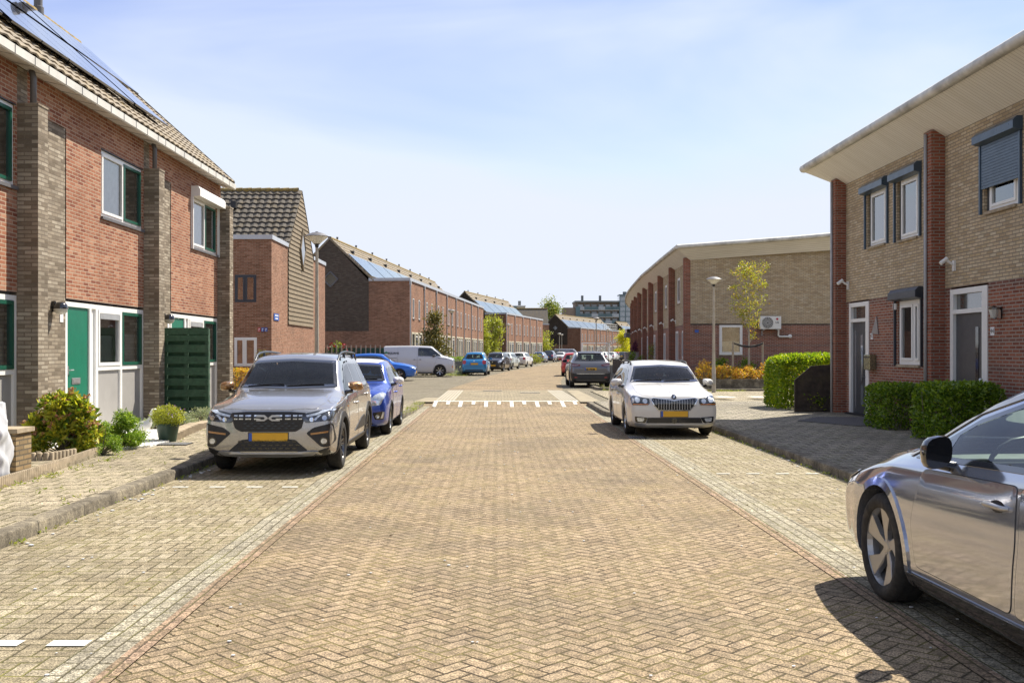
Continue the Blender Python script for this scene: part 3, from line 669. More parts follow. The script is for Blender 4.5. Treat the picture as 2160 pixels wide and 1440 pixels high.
class Proj:
    def __init__(s, bvh, L): s.b = bvh; s.L = L
    def hit(s, view, a, b, sg, off):
        if view == 'front': o, d = Vector((a, -9, b)), Vector((0, 1, 0))
        elif view == 'rear': o, d = Vector((a, 9, b)), Vector((0, -1, 0))
        elif view == 'side': o, d = Vector((sg*9, a, b)), Vector((-sg, 0, 0))
        elif view == 'top': o, d = Vector((a, b, 9)), Vector((0, 0, -1))
        r = s.b.ray_cast(o, d)
        if r[0] is None:
            q = Vector({'front': (a, -s.L/2, b), 'rear': (a, s.L/2, b), 'side': (sg*.8, a, b), 'top': (a, b, 1.0)}[view]); r = s.b.find_nearest(q)
        n = r[1] if r[1].dot(d) < 0 else -r[1]
        nn = (n*0.6-d*0.4).normalized()
        return r[0]+nn*off, d
    def patch(s, name, mat, parent, view, poly, off=.006, sg=1, cell=.06, thick=.014, step=.04, smooth=True, hole=None):
        bm = bmesh.new(); pl = dens(poly, step)
        if hole:
            hl = dens(hole, step)
            if len(hl) != len(pl):
                # resample the hole to the outline's count
                k = len(pl); per = [0]; 
                hh = hole+[hole[0]]
                for i in range(len(hole)): per.append(per[-1]+(Vector(hh[i+1])-Vector(hh[i])).length)
                po = [0]; pp = poly+[poly[0]]
                hl = []
                for i in range(len(poly)):
                    a, b = Vector(poly[i]), Vector(pp[i+1]); m = max(1, int((b-a).length/step)); c, d2 = Vector(hh[i]), Vector(hh[i+1])
                    for j in range(m): hl.append(tuple(c.lerp(d2, j/m)))
            vo = [bm.verts.new((p[0], p[1], 0)) for p in pl]; vi = [bm.verts.new((p[0], p[1], 0)) for p in hl]; n = len(vo)
            for i in range(n): bm.faces.new((vo[i], vo[(i+1) % n], vi[(i+1) % n], vi[i]))
        else:
            bm.faces.new([bm.verts.new((p[0], p[1], 0)) for p in pl])
            xs = [p[0] for p in pl]; ys = [p[1] for p in pl]
            for lo, hi, nrm in ((min(xs), max(xs), (1, 0, 0)), (min(ys), max(ys), (0, 1, 0))):
                k = int((hi-lo)/cell)
                for i in range(1, k+1):
                    c = lo+(hi-lo)*i/(k+1); bmesh.ops.bisect_plane(bm, geom=bm.verts[:]+bm.edges[:]+bm.faces[:], plane_co=(c*nrm[0], c*nrm[1], 0), plane_no=nrm)
        if thick:
            be = [e for e in bm.edges if e.is_boundary]; bv = set(v for e in be for v in e.verts)
            r = bmesh.ops.extrude_edge_only(bm, edges=be); new = [v for v in r['geom'] if isinstance(v, bmesh.types.BMVert)]
            deep = set(new)
        else: deep = set()
        for v in bm.verts:
            h, d = s.hit(view, v.co.x, v.co.y, sg, off)
            v.co = h+(d*thick if v in deep else Vector())
        bmesh.ops.triangulate(bm, faces=[f for f in bm.faces if len(f.verts) > 4])
        bmesh.ops.recalc_face_normals(bm, faces=bm.faces)
        # outward check
        tot = sum((f.normal.dot(-s.hit(view, *( (f.calc_center_median().x, f.calc_center_median().z) if view in ('front', 'rear') else ((f.calc_center_median().y, f.calc_center_median().z) if view == 'side' else (f.calc_center_median().x, f.calc_center_median().y))), sg, 0)[1])*f.calc_area() for f in list(bm.faces)[:60]))
        if tot < 0: bmesh.ops.reverse_faces(bm, faces=bm.faces)
        me = bpy.data.meshes.new(name); bm.to_mesh(me); bm.free(); me.materials.append(M(mat))
        return link(name, me, parent, smooth, 40)
def clip_u(poly, lo, hi):
    def cl(p, c, keep):
        out = []
        for i in range(len(p)):
            a, b = p[i-1], p[i]; ia, ib = keep(a[0]), keep(b[0])
            if ia != ib: t = (c-a[0])/(b[0]-a[0]); out.append((c, a[1]+(b[1]-a[1])*t))
            if ib: out.append(b)
        return out
    p = cl(poly, lo, lambda x: x >= lo); return cl(p, hi, lambda x: x <= hi)
def wheel(parent, x, y, r, wd, style, rimmat='rim_silver', sg=1, n=5, detail=True):
    rr = r*s_rim(style)
    h = MB(); h.lathe([(0.01, -.02), (rr*.72, -.02), (rr*.72, .03), (0.01, .03)], ax='x', n=24); hub = h.build('wheel', 'brake_dark', parent)
    hub.location = (x, y, r)
    t = MB(); a, w2 = r, wd/2
    t.lathe([(rr-.008, -w2*.82), (rr+.01, -w2*.95), ((rr+a)/2, -w2), (a-.025, -w2*.93), (a-.004, -w2*.72), (a, -w2*.45), (a, w2*.45), (a-.004, w2*.72), (a-.025, w2*.93), ((rr+a)/2, w2), (rr+.01, w2*.95), (rr-.008, w2*.82)], ax='x', n=48)
    if detail:
        for k in (-.5, 0, .5): t.lathe([(a+.001, k*w2-.004), (a-.008, k*w2), (a+.001, k*w2+.004)], ax='x', n=48)
    t.build('tyre', 'rubber', hub, True, 40)
    o = sg*w2*.80
    m = MB()
    m.lathe([(rr, -w2*.8), (rr*.97, -w2*.6), (rr*.92, 0), (rr*.93, o*.6), (rr*.985, o*.98), (rr+.004, o), (rr+.004, o*1.02)], ax='x', n=40)
    if style == 'aero':   # broad tapering blades leaving angular gaps
        for k in range(5):
            t0 = 2*math.pi*k/5+.3
            def P(rad, ang, xx): return (xx, rad*math.cos(t0+ang), rad*math.sin(t0+ang))
            A = [P(rr*.16, -.55, o*.62), P(rr*.45, -.30, o*.70), P(rr*.985, -.50, o*.96), P(rr*.985, .10, o*.96), P(rr*.5, .26, o*.66), P(rr*.16, .55, o*.60)]
            B = [(q[0]-sg*.035, q[1], q[2]) for q in A]
            nn = len(A); m.add(A+B, [tuple(range(nn)), tuple(reversed(range(nn, 2*nn)))]+[(i, nn+i, nn+(i+1) % nn, (i+1) % nn) for i in range(nn)])
    else:
        for k in range(n):
            t0 = 2*math.pi*k/n+.2
            for dd in ((-.16, .16) if style == 'twin' else (0,)):
                def P(rad, ang, xx): return (xx, rad*math.cos(t0+ang), rad*math.sin(t0+ang))
                wi, wo = (.30, .12) if style != 'twin' else (.14, .055)
                if style == 'plate': wi, wo = .42, .24
                A = [P(rr*.18, dd-wi, o*.55), P(rr*.97, dd*1.2-wo, o*.93), P(rr*.97, dd*1.2+wo, o*.93), P(rr*.18, dd+wi, o*.55)]
                B = [(q[0]-sg*.03, q[1], q[2]) for q in A]
                m.add(A+B, [(0, 1, 2, 3), (7, 6, 5, 4), (0, 4, 5, 1), (1, 5, 6, 2), (2, 6, 7, 3), (3, 7, 4, 0)])
    m.lathe([(0.0, o*.68), (rr*.13, o*.68), (rr*.22, o*.56), (rr*.22, 0)], ax='x', n=20)
    for k in range(5):
        t0 = 2*math.pi*k/5; m.lathe([(0, o*.66), (.009, o*.66), (.009, o*.5)], c=(0, rr*.17*math.cos(t0), rr*.17*math.sin(t0)), ax='x', n=8)
    m.build('rim', rimmat, hub, False)
    return hub
def s_rim(style): return {'aero': .74, 'twin': .66, 'plate': .66, 'five': .66, 'cover': .64}.get(style, .66)
def build_car(name, label, cat, s, group=None):
    """s: spec. front of the car towards -Y, origin on the ground under its centre."""
    root = thing(name, label, cat, (0, 0, 0), 0, group)
    L, W, H = s['L'], s['W'], s['H']; hw = W/2; col = s['paint']; wr = s['wr']; y0 = -L/2
    af, ar = y0+s['axle_f'], y0+s['axle_f']+s['wb']; AR = wr+s.get('arch_gap', .055)
    V, Fc = car_body(s); bm = bmesh.new(); vs = [bm.verts.new(v) for v in V]
    for f in Fc:
        try: bm.faces.new([vs[i] for i in f])
        except ValueError: pass
    bmesh.ops.remove_doubles(bm, verts=bm.verts, dist=1e-4); bmesh.ops.recalc_face_normals(bm, faces=bm.faces)
    bvh = BVHTree.FromBMesh(bm); pj = Proj(bvh, L)
    me = bpy.data.meshes.new('body'); bm.to_mesh(me); bm.free()
    tmp = bpy.data.objects.new('tmpbody', me); COL.objects.link(tmp)
    cm = MB()
    for yy in (af, ar):
        for sg in (-1, 1):
            x0, x1 = sorted((sg*(hw-.30), sg*(hw+.3))); cm.lathe([(0, x0), (AR, x0), (AR, x1), (0, x1)], c=(0, yy, wr+.0), ax='x', n=40)
    cut = cm.build('cut', 'black_plastic'); md = tmp.modifiers.new('b', 'BOOLEAN'); md.operation = 'DIFFERENCE'; md.object = cut; md.solver = 'EXACT'
    dg = bpy.context.evaluated_depsgraph_get(); me2 = bpy.data.meshes.new_from_object(tmp.evaluated_get(dg))
    bpy.data.objects.remove(tmp); bpy.data.objects.remove(cut)
    # windows
    cl = s.get('glass_in', .045); T = s.get('transparent', True)
    B = s['cowl_u']; wsb = s.get('wsb', .80)*hw
    ws = s.get('ws_poly') or [(-wsb, s['cowl_z']+.03), (0, s['cowl_z']+.015), (wsb, s['cowl_z']+.03), (s['wt']-.055, H-.125), (0, H-.095), (-s['wt']+.055, H-.125)]
    rwz = s.get('rw_z', s['tail_z']+.03); rww = s.get('rw_w', .72)*hw
    rw = s.get('rw_poly') or [(-rww, rwz+.02), (0, rwz), (rww, rwz+.02), (s['wt']-.11, s.get('roof_r', H-.04)-.13), (0, s.get('roof_r', H-.04)-.11), (-s['wt']+.11, s.get('roof_r', H-.04)-.13)]
    dlo = [(y0+a, b) for a, b in s['dlo']]; panes = []
    ed = [min(p[0] for p in dlo)]+[y0+q for q in s['pillars']]+[max(p[0] for p in dlo)]
    for a, b in zip(ed[:-1], ed[1:]):
        pp = clip_u(dlo, a+.0001, b-.0001)
        # drop near-duplicate points
        q = []
        for p in pp:
            if not q or (Vector(p)-Vector(q[-1])).length > .02: q.append(p)
        if (Vector(q[0])-Vector(q[-1])).length < .02: q.pop()
        if len(q) >= 3: panes.append(q)
    si = s.get('side_in', .030)
    specs = [('front', 1, ws, 'windscreen', cl), ('rear', 1, rw, 'rear_window', cl*.9)]
    for pp in panes:
        for sg in (-1, 1): specs.append(('side', sg, pp, 'side_window', si))
    bm = bmesh.new(); bm.from_mesh(me2)
    inn = [(v, sg, inset(p, d+.004)) for v, sg, p, nm, d in specs]
    kill = []
    for f in bm.faces:
        c = f.calc_center_median(); n = f.normal
        rin = [math.hypot(c.y-yy, c.z-wr) for yy in (af, ar)]
        if min(rin) < AR-.002 or (abs(min(rin)-AR) < .003 and abs(n.x) < .5) or (n.z < -.5 and c.z < s.get('gc', .2)+.1): f.material_index = 1; continue
        if not T or c.z < .8: continue
        for v, sg, poly in inn:
            if v == 'front' and (n.y > -.15 or c.y > 0): continue
            if v == 'rear' and (n.y < .15 or c.y < 0): continue
            if v == 'side' and n.x*sg < .45: continue
            for q in [w_.co for w_ in f.verts]+[c]:
                pt = (q.y, q.z) if v == 'side' else (q.x, q.z)
                if inside(pt, poly): kill.append(f); break
            else: continue
            break
    bmesh.ops.delete(bm, geom=kill, context='FACES')
    me3 = bpy.data.meshes.new('body'); bm.to_mesh(me3)
    me3.materials.clear(); me3.materials.append(M(col)); me3.materials.append(M('black_plastic'))
    body = link('body', me3, root, True, 35)
    if T:   # interior lining, seats, dashboard
        ge = [f for f in bm.faces if f.calc_center_median().z < .55 and False]
        for v in bm.verts: v.normal_update()
        bm.normal_update()
        bmesh.ops.delete(bm, geom=[f for f in bm.faces if f.material_index == 1 or f.calc_center_median().z < .5 or f.calc_center_median().y < y0+s['cowl_u']-.1], context='FACES')
        for v in bm.verts: v.co -= v.normal*.018
        ml = bpy.data.meshes.new('lining'); bm.to_mesh(ml); ml.materials.clear(); ml.materials.append(M('seat_cloth')); link('interior_lining', ml, root, True)
        d = MB(); ds = y0+s['cowl_u']; d.bbox(-hw*.84, hw*.84, ds+.02, ds+.55, .45, s['cowl_z']-.02, .05); d.box(-hw*.84, hw*.84, ds+.3, L/2-.35, .32, .36)
        d.build('dashboard', 'dash_plastic', root, True, 40)
        sw = MB(); tx = s.get('wheel_x', .36); pts = []
        for k in range(17):
            a = 2*math.pi*k/16; pts.append((tx+.185*math.cos(a), ds+.62+.06*math.sin(a), s['cowl_z']-.06+.175*math.sin(a)))
        sw.tube(pts, .014, 6, cap=False); sw.box(tx-.17, tx+.17, ds+.62, ds+.64, s['cowl_z']-.09, s['cowl_z']-.03); sw.build('steering_wheel', 'black_plastic', root, True, 40)
        for rowy in (ds+1.0, ds+1.85):
            for xx in ((-.38, .38) if rowy < ds+1.3 else (-.42, 0.0, .42)):
                if rowy > L/2-.75: continue
                b = MB(); zt = s['cowl_z']+.10
                wd = .25 if rowy < ds+1.3 else .205
                b.bbox(xx-wd, xx+wd, rowy-.35, rowy+.2, .38, .56, .05); b.bbox(xx-wd+.02, xx+wd-.02, rowy+.14, rowy+.28, .5, zt, .06)
                b.bbox(xx-.12, xx+.12, rowy+.17, rowy+.27, zt+.04, zt+.22, .035); b.box(xx-.05, xx-.035, rowy+.21, rowy+.225, zt-.02, zt+.06); b.box(xx+.035, xx+.05, rowy+.21, rowy+.225, zt-.02, zt+.06)
                b.build('seat', 'seat_cloth', root, True, 40)
        b = MB(); b.bbox(-.12, .12, ds+.72, ds+.75, H-.27, H-.20, .012); b.tube([(0, ds+.72, H-.22), (0, ds+.60, H-.13)], .01, 6); b.build('rear_view_mirror', 'black_plastic', root, True, 40)
    bm.free()
    gm = s.get('glass', 'car_glass') if T else 'pane'
    for v, sg, p, nm, d in specs:
        g_ = gm if (nm == 'windscreen' or not T) else s.get('side_glass', 'car_glass_dark')
        if nm == 'rear_window': g_ = s.get('rear_glass', 'car_glass_dark') if T else 'pane'
        q = inset(p, d)
        fr = pj.patch(nm, 'gloss_black', root, v, p, .005, sg, step=.04, hole=q, thick=.012)
        pj.patch('glass', g_, fr, v, q, .0035, sg, thick=0, cell=.05)
    pj.side = lambda nm, mat, poly, off=.006, par=root, **k: [pj.patch(nm, mat, par, 'side', [(y0+a, b) for a, b in poly], off, sg, **k) for sg in (-1, 1)]
    # wheel arches
    am = s.get('arch_mat', col); aw = s.get('arch_w', .035)
    for yy in (af, ar):
        for sg in (-1, 1):
            zl = s.get('gc', .2)+.04; a0 = math.asin(max(-.9, (zl-wr)/AR)); n = 22
            oo, ii = [], []
            for k in range(n+1):
                a = a0+(math.pi-2*a0)*k/n; oo.append((yy+(AR+aw)*math.cos(a), wr+(AR+aw)*math.sin(a))); ii.append((yy+(AR-.004)*math.cos(a), wr+(AR-.004)*math.sin(a)))
            me = MB(); Vv = []
            for p in oo+ii:
                h, d = pj.hit('side', p[0], p[1], sg, s.get('arch_off', .010)); Vv.append(h)
            m_ = n+1; V2 = [Vector((v.x-sg*.10, v.y, v.z)) for v in Vv[m_:]]; V3 = [Vector((v.x-sg*.02, v.y, v.z)) for v in Vv[:m_]]
            me.add(Vv+V2+V3, [(k, k+1, m_+k+1, m_+k) for k in range(n)]+[(m_+k, m_+k+1, 2*m_+k+1, 2*m_+k) for k in range(n)]+[(3*m_+k, 3*m_+k+1, k+1, k) for k in range(n)])
            me.build('wheel_arch', am, root, True, 40)
    for yy in (af, ar):
        for sg in (-1, 1): wheel(root, sg*(hw-.115-s.get('wheel_in', 0)), yy, wr, s.get('ww', .205), s.get('rim', 'five'), s.get('rimmat', 'rim_silver'), sg, s.get('spokes', 5))
    # shut lines: doors as their own skin panels over a dark seam
    for dpoly in s.get('doors', []):
        for sg in (-1, 1):
            P = rnd_poly([(y0+a, b) for a, b in dpoly['p']], .05)
            pj.patch('door', col, root, 'side', inset(P, .005), .0035, sg, thick=.004, cell=.08)
            dr = [o for o in bpy.data.objects if o.name.startswith('door') and o.parent == root][-1]
            pj.patch('door_seam', 'black_plastic', root, 'side', P, .0022, sg, hole=inset(P, .012), thick=0, step=.05)
            hx, hz = dpoly['h']; h, d = pj.hit('side', y0+hx, hz, sg, .0)
            hb = MB(); cx = h.x+sg*.028
            hb.tube([(h.x, y0+hx-.10, hz), (cx, y0+hx-.085, hz+.002), (cx+sg*.004, y0+hx, hz+.004), (cx, y0+hx+.085, hz+.002), (h.x, y0+hx+.10, hz)], [.012, .014, .015, .014, .012], 8)
            hb.build('handle', s.get('handle_mat', col), root, True, 50)
            rc = pj.patch('handle_recess', 'black_plastic', root, 'side', [(y0+hx+.075*math.cos(t/12*2*math.pi), hz+.032*math.sin(t/12*2*math.pi)) for t in range(12)], .0045, sg, thick=0)
    # mirrors
    mm = s.get('mirror_mat', col); mu, mzz = s['mirror']; mw = s.get('mirror_w', 1.0)
    for sg in (-1, 1):
        h, d = pj.hit('side', y0+mu, mzz-.07, sg, 0); bx = h.x
        m_ = MB(); m_.tube([(bx-sg*.02, y0+mu, mzz-.07), (bx+sg*.10, y0+mu+.01, mzz-.055)], [.035, .022], 8); arm = m_.build('wing_mirror', 'gloss_black', root, True, 50)
        m2 = MB(); cx = bx+sg*(.02+.115*mw); V = []; N = 16
        prof = [(.0, .055), (.55, .045), (.82, .02), (.97, -.012), (1.0, -.045), (.94, -.062)]
        for r_, dy in prof:
            for k in range(N):
                a = 2*math.pi*k/N; ex = math.copysign(abs(math.cos(a))**.72, math.cos(a)); ez = math.copysign(abs(math.sin(a))**.72, math.sin(a))
                V.append((cx+ex*.112*mw*r_, y0+mu-dy*1.3+(.02*ex*sg), mzz+.02+ez*.070*s.get('mirror_h', 1.0)*r_-(.012*ex*sg)))
        nr = len(prof); m2.add(V, [(i*N+k, i*N+(k+1) % N, (i+1)*N+(k+1) % N, (i+1)*N+k) for i in range(nr-1) for k in range(N)]+[tuple(range((nr-1)*N, nr*N))])
        m2.build('mirror_shell', mm, arm, True, 50)
    # boot panel, plates, lights
    fy = lambda a, b: pj.hit('front', a, b, 1, 0)[0].y
    for view, pz, px_ in (('front', s.get('plate_f', .45), s.get('plate_fx', 0)), ('rear', s.get('plate_r', .75), 0)):
        ys = [pj.hit(view, px_+a, pz+b, 1, 0)[0].y for a in (-.26, 0, .26) for b in (-.055, .055)]; sgv = -1 if view == 'front' else 1
        yb = min(ys) if view == 'front' else max(ys)
        tl = (ys[4+0]-ys[5])*0  # plate stands upright
        b = MB(); b.box(px_-.27, px_+.27, yb+sgv*.004, yb+sgv*.022-sgv*.06, pz-.065, pz+.065); hd = b.build('plate_holder', 'black_plastic', root)
        b = MB(); b.bbox(px_-.26, px_+.26, yb+sgv*.004, yb+sgv*.012, pz-.055, pz+.055, .003); pl_ = b.build('number_plate', 'plate_yellow', root)
        b = MB(); x_ = px_+(-.26 if view == 'front' else .26); sx_ = 1 if view == 'front' else -1; b.box(x_+sx_*.002, x_+sx_*.045, yb+sgv*.0125, yb+sgv*.0138, pz-.053, pz+.053); b.build('plate_band', 'plate_blue', pl_)
    for nm, mat, view, poly, off, kw in s.get('extra', []):
        kw = dict(kw); both = kw.pop('both', False); rr_ = kw.pop('rr', 0); th = kw.pop('thick', .012); par = kw.pop('parent', None)
        polys = [poly]
        if both and view != 'side': polys = [poly, [(-a, b) for a, b in reversed(poly)]]
        for q in polys:
            if view in ('side', 'top'): q = [((y0+a, b) if view == 'side' else (a, y0+b)) for a, b in q]
            if rr_: q = rnd_poly(q, rr_)
            for sg in ((-1, 1) if view == 'side' else (1,)): pj.patch(nm, mat, root, view, q, off, sg, thick=th, **kw)
    # underbody, wipers, aerial
    u = MB(); u.box(-hw*.72, hw*.72, af-.2, ar+.2, s.get('gc', .2)-.03, s.get('gc', .2)+.12)
    for yy in (af, ar): u.tube([(-hw+.15, yy, wr), (hw-.15, yy, wr)], .04, 8)
    u.build('underbody', 'black_plastic', root)
    for k, (xa, xb) in enumerate(((-.02, .52), (-.58, -.06))):
        p = []
        for q in range(5):
            xx = xa+(xb-xa)*q/4; zz = s['cowl_z']+.045+.03*math.sin(q/4*math.pi*.5); h, d = pj.hit('front', xx, zz, 1, .012); p.append(h)
        b = MB(); b.tube(p, .007, 5); b.build('wiper', 'black_plastic', root)
    if s.get('rails'):
        mat, ra, rb, rz_ = s['rails']
        for sg in (-1, 1):
            p = []
            N = 14
            for q in range(N+1):
                t = q/N; uu = ra+(rb-ra)*t; h, d = pj.hit('top', sg*(s['wt']-.035), y0+uu, 1, 0); lift = rz_*min(1, math.sin(math.pi*t)*3.0)**.6 if 0 < t < 1 else -.01
                p.append((h.x, h.y, h.z+lift))
            b = MB(); b.tube(p, [.012]+[.017]*(N-1)+[.012], 8)
            for q in (1, 4, 10, 13): b.tube([(p[q][0], p[q][1], p[q][2]-rz_-.02), p[q]], [.028, .015], 6)
            b.build('roof_rail', mat, root, True, 50)
    return root, pj, y0
def place(c, x, y, z=0.0, rz=0.0): c.location = (x, y, z); c.rotation_euler = (0, 0, rz)
def base_spec(**k):
    s = dict(L=4.0, W=1.75, H=1.5, gc=.19, nose_z=.80, cowl_u=1.05, cowl_z=.98, ws_u=1.75, roof_u=3.35, tail_u=3.85, tail_z=.98, belt_f=.90, belt_r=.97, wt=.60, wr=.31, axle_f=.80, wb=2.5, mirror=(1.45, 1.0), paint='pw', pillars=[2.15, 2.95])
    s.update(k)
    if 'dlo' not in s:
        bf, br, H = s['belt_f'], s['belt_r'], s['H']
        s['dlo'] = [(s['cowl_u']+.22, bf+.055), (s['tail_u']-.30, br+.055), (s['roof_u']+.05, H-.20), (s['roof_u']-.2, H-.155), (s['ws_u']+.35, H-.15), (s['ws_u']+.02, H-.19)]
    if 'doors' not in s:
        bf, br = s['belt_f']-.005, s['belt_r']; p1 = s['pillars'][0]; af, ar = s['axle_f'], s['axle_f']+s['wb']; g = s['gc']+.09
        s['doors'] = [dict(p=[(af+s['wr']+.16, g), (p1+.02, g), (p1, bf+.03), (s['cowl_u']+.18, bf)], h=(p1-.16, bf-.13)),
                      dict(p=[(p1+.04, g), (ar-s['wr']-.10, g), (ar-s['wr']*.55, .62), (ar-.02, br), (p1+.02, bf+.03)], h=(ar-.20, br-.13))]
    return s
def generic_face(s, grille=True, hl=None, tl='wrap', lower=True):
    """headlights, grille, intakes, tail lamps for ordinary hatchbacks"""
    nz_, hw, H = s['nose_z'], s['W']/2, s['H']; tz = s['tail_z']; e = []
    e += [('headlight', 'lamp_white', 'front', hl or [(hw*.52, nz_-.09), (hw*.60, nz_-.21), (hw*.86, nz_-.17), (hw*.90, nz_-.02), (hw*.72, nz_-.02)], .010, dict(both=True, rr=.03)),
          ('grille', 'black_plastic', 'front', [(-hw*.45, nz_-.10), (-hw*.40, nz_-.20), (hw*.40, nz_-.20), (hw*.45, nz_-.10)], .008, dict(rr=.02)),
          ('lower_grille', 'black_plastic', 'front', [(-hw*.55, .42), (-hw*.66, .27), (hw*.66, .27), (hw*.55, .42)], .008, dict(rr=.03)),
          ('fog_lamp', 'lamp_white', 'front', [(hw*.72, .45), (hw*.74, .34), (hw*.84, .34), (hw*.84, .43)], .012, dict(both=True, rr=.02)),
          ('tail_light', 'lamp_red', 'rear', [(hw*.68, tz-.04), (hw*.64, tz-.20), (hw*.72, tz-.30), (hw*.92, tz-.27), (hw*.92, tz-.05)], .012, dict(both=True, rr=.035)),
          ('rear_bumper', 'black_plastic', 'rear', [(-hw*.72, .38), (-hw*.66, .27), (hw*.66, .27), (hw*.72, .38)], .010, dict(rr=.03)),
          ('tailgate_seam', 'black_plastic', 'rear', [(-hw*.76, .600), (-hw*.76, .592), (hw*.76, .592), (hw*.76, .600)], .003, dict(thick=.004)),
          ('badge', 'chrome', 'rear', [(.045*math.cos(t*math.pi/5), tz-.09+.045*math.sin(t*math.pi/5)) for t in range(10)], .010, {}),
          ('badge', 'chrome', 'front', [(.045*math.cos(t*math.pi/5), nz_-.135+.045*math.sin(t*math.pi/5)) for t in range(10)], .016, {})]
    return e
# ------------------------------------------------------------------ the cars
paint('taupe_paint', (0.40, 0.395, 0.40), 0.7, 0.24, 0.07, 1.6)
paint('white_paint', (0.68, 0.665, 0.64), 0.0, 0.4, 0.04)
paint('blue_paint', (0.008, 0.055, 0.38), 0.35, 0.3, 0.03)
paint('roof_white', (0.80, 0.79, 0.77), 0.0, 0.35, 0.02)
paint('moon_paint', (0.45, 0.48, 0.56), 0.75, 0.09, 0.0, 1.7)
paint('silver_paint', (0.13, 0.13, 0.145), 0.6, 0.28, 0.06)
paint('azure_paint', (0.005, 0.14, 0.62), 0.3, 0.3, 0.03)
paint('cyan_paint', (0.01, 0.22, 0.50), 0.35, 0.3, 0.03)
paint('van_paint', (0.58, 0.58, 0.61), 0.25, 0.35, 0.03)
paint('black_paint', (0.012, 0.012, 0.014), 0.2, 0.3, 0.03)
paint('mint_paint', (0.50, 0.56, 0.54), 0.1, 0.35, 0.03)
paint('denim_paint', (0.05, 0.11, 0.26), 0.4, 0.3, 0.03)
paint('navy_paint', (0.025, 0.035, 0.08), 0.4, 0.3, 0.03)
paint('red_paint', (0.50, 0.02, 0.015), 0.1, 0.3, 0.03)
paint('grey_paint', (0.22, 0.22, 0.24), 0.4, 0.3, 0.03)
def circ(x, z, r, n=16): return [(x+r*math.cos(2*math.pi*k/n), z+r*math.sin(2*math.pi*k/n)) for k in range(n)]
def bar(x0, x1, z, h): return [(x0, z-h/2), (x1, z-h/2), (x1, z+h/2), (x0, z+h/2)]

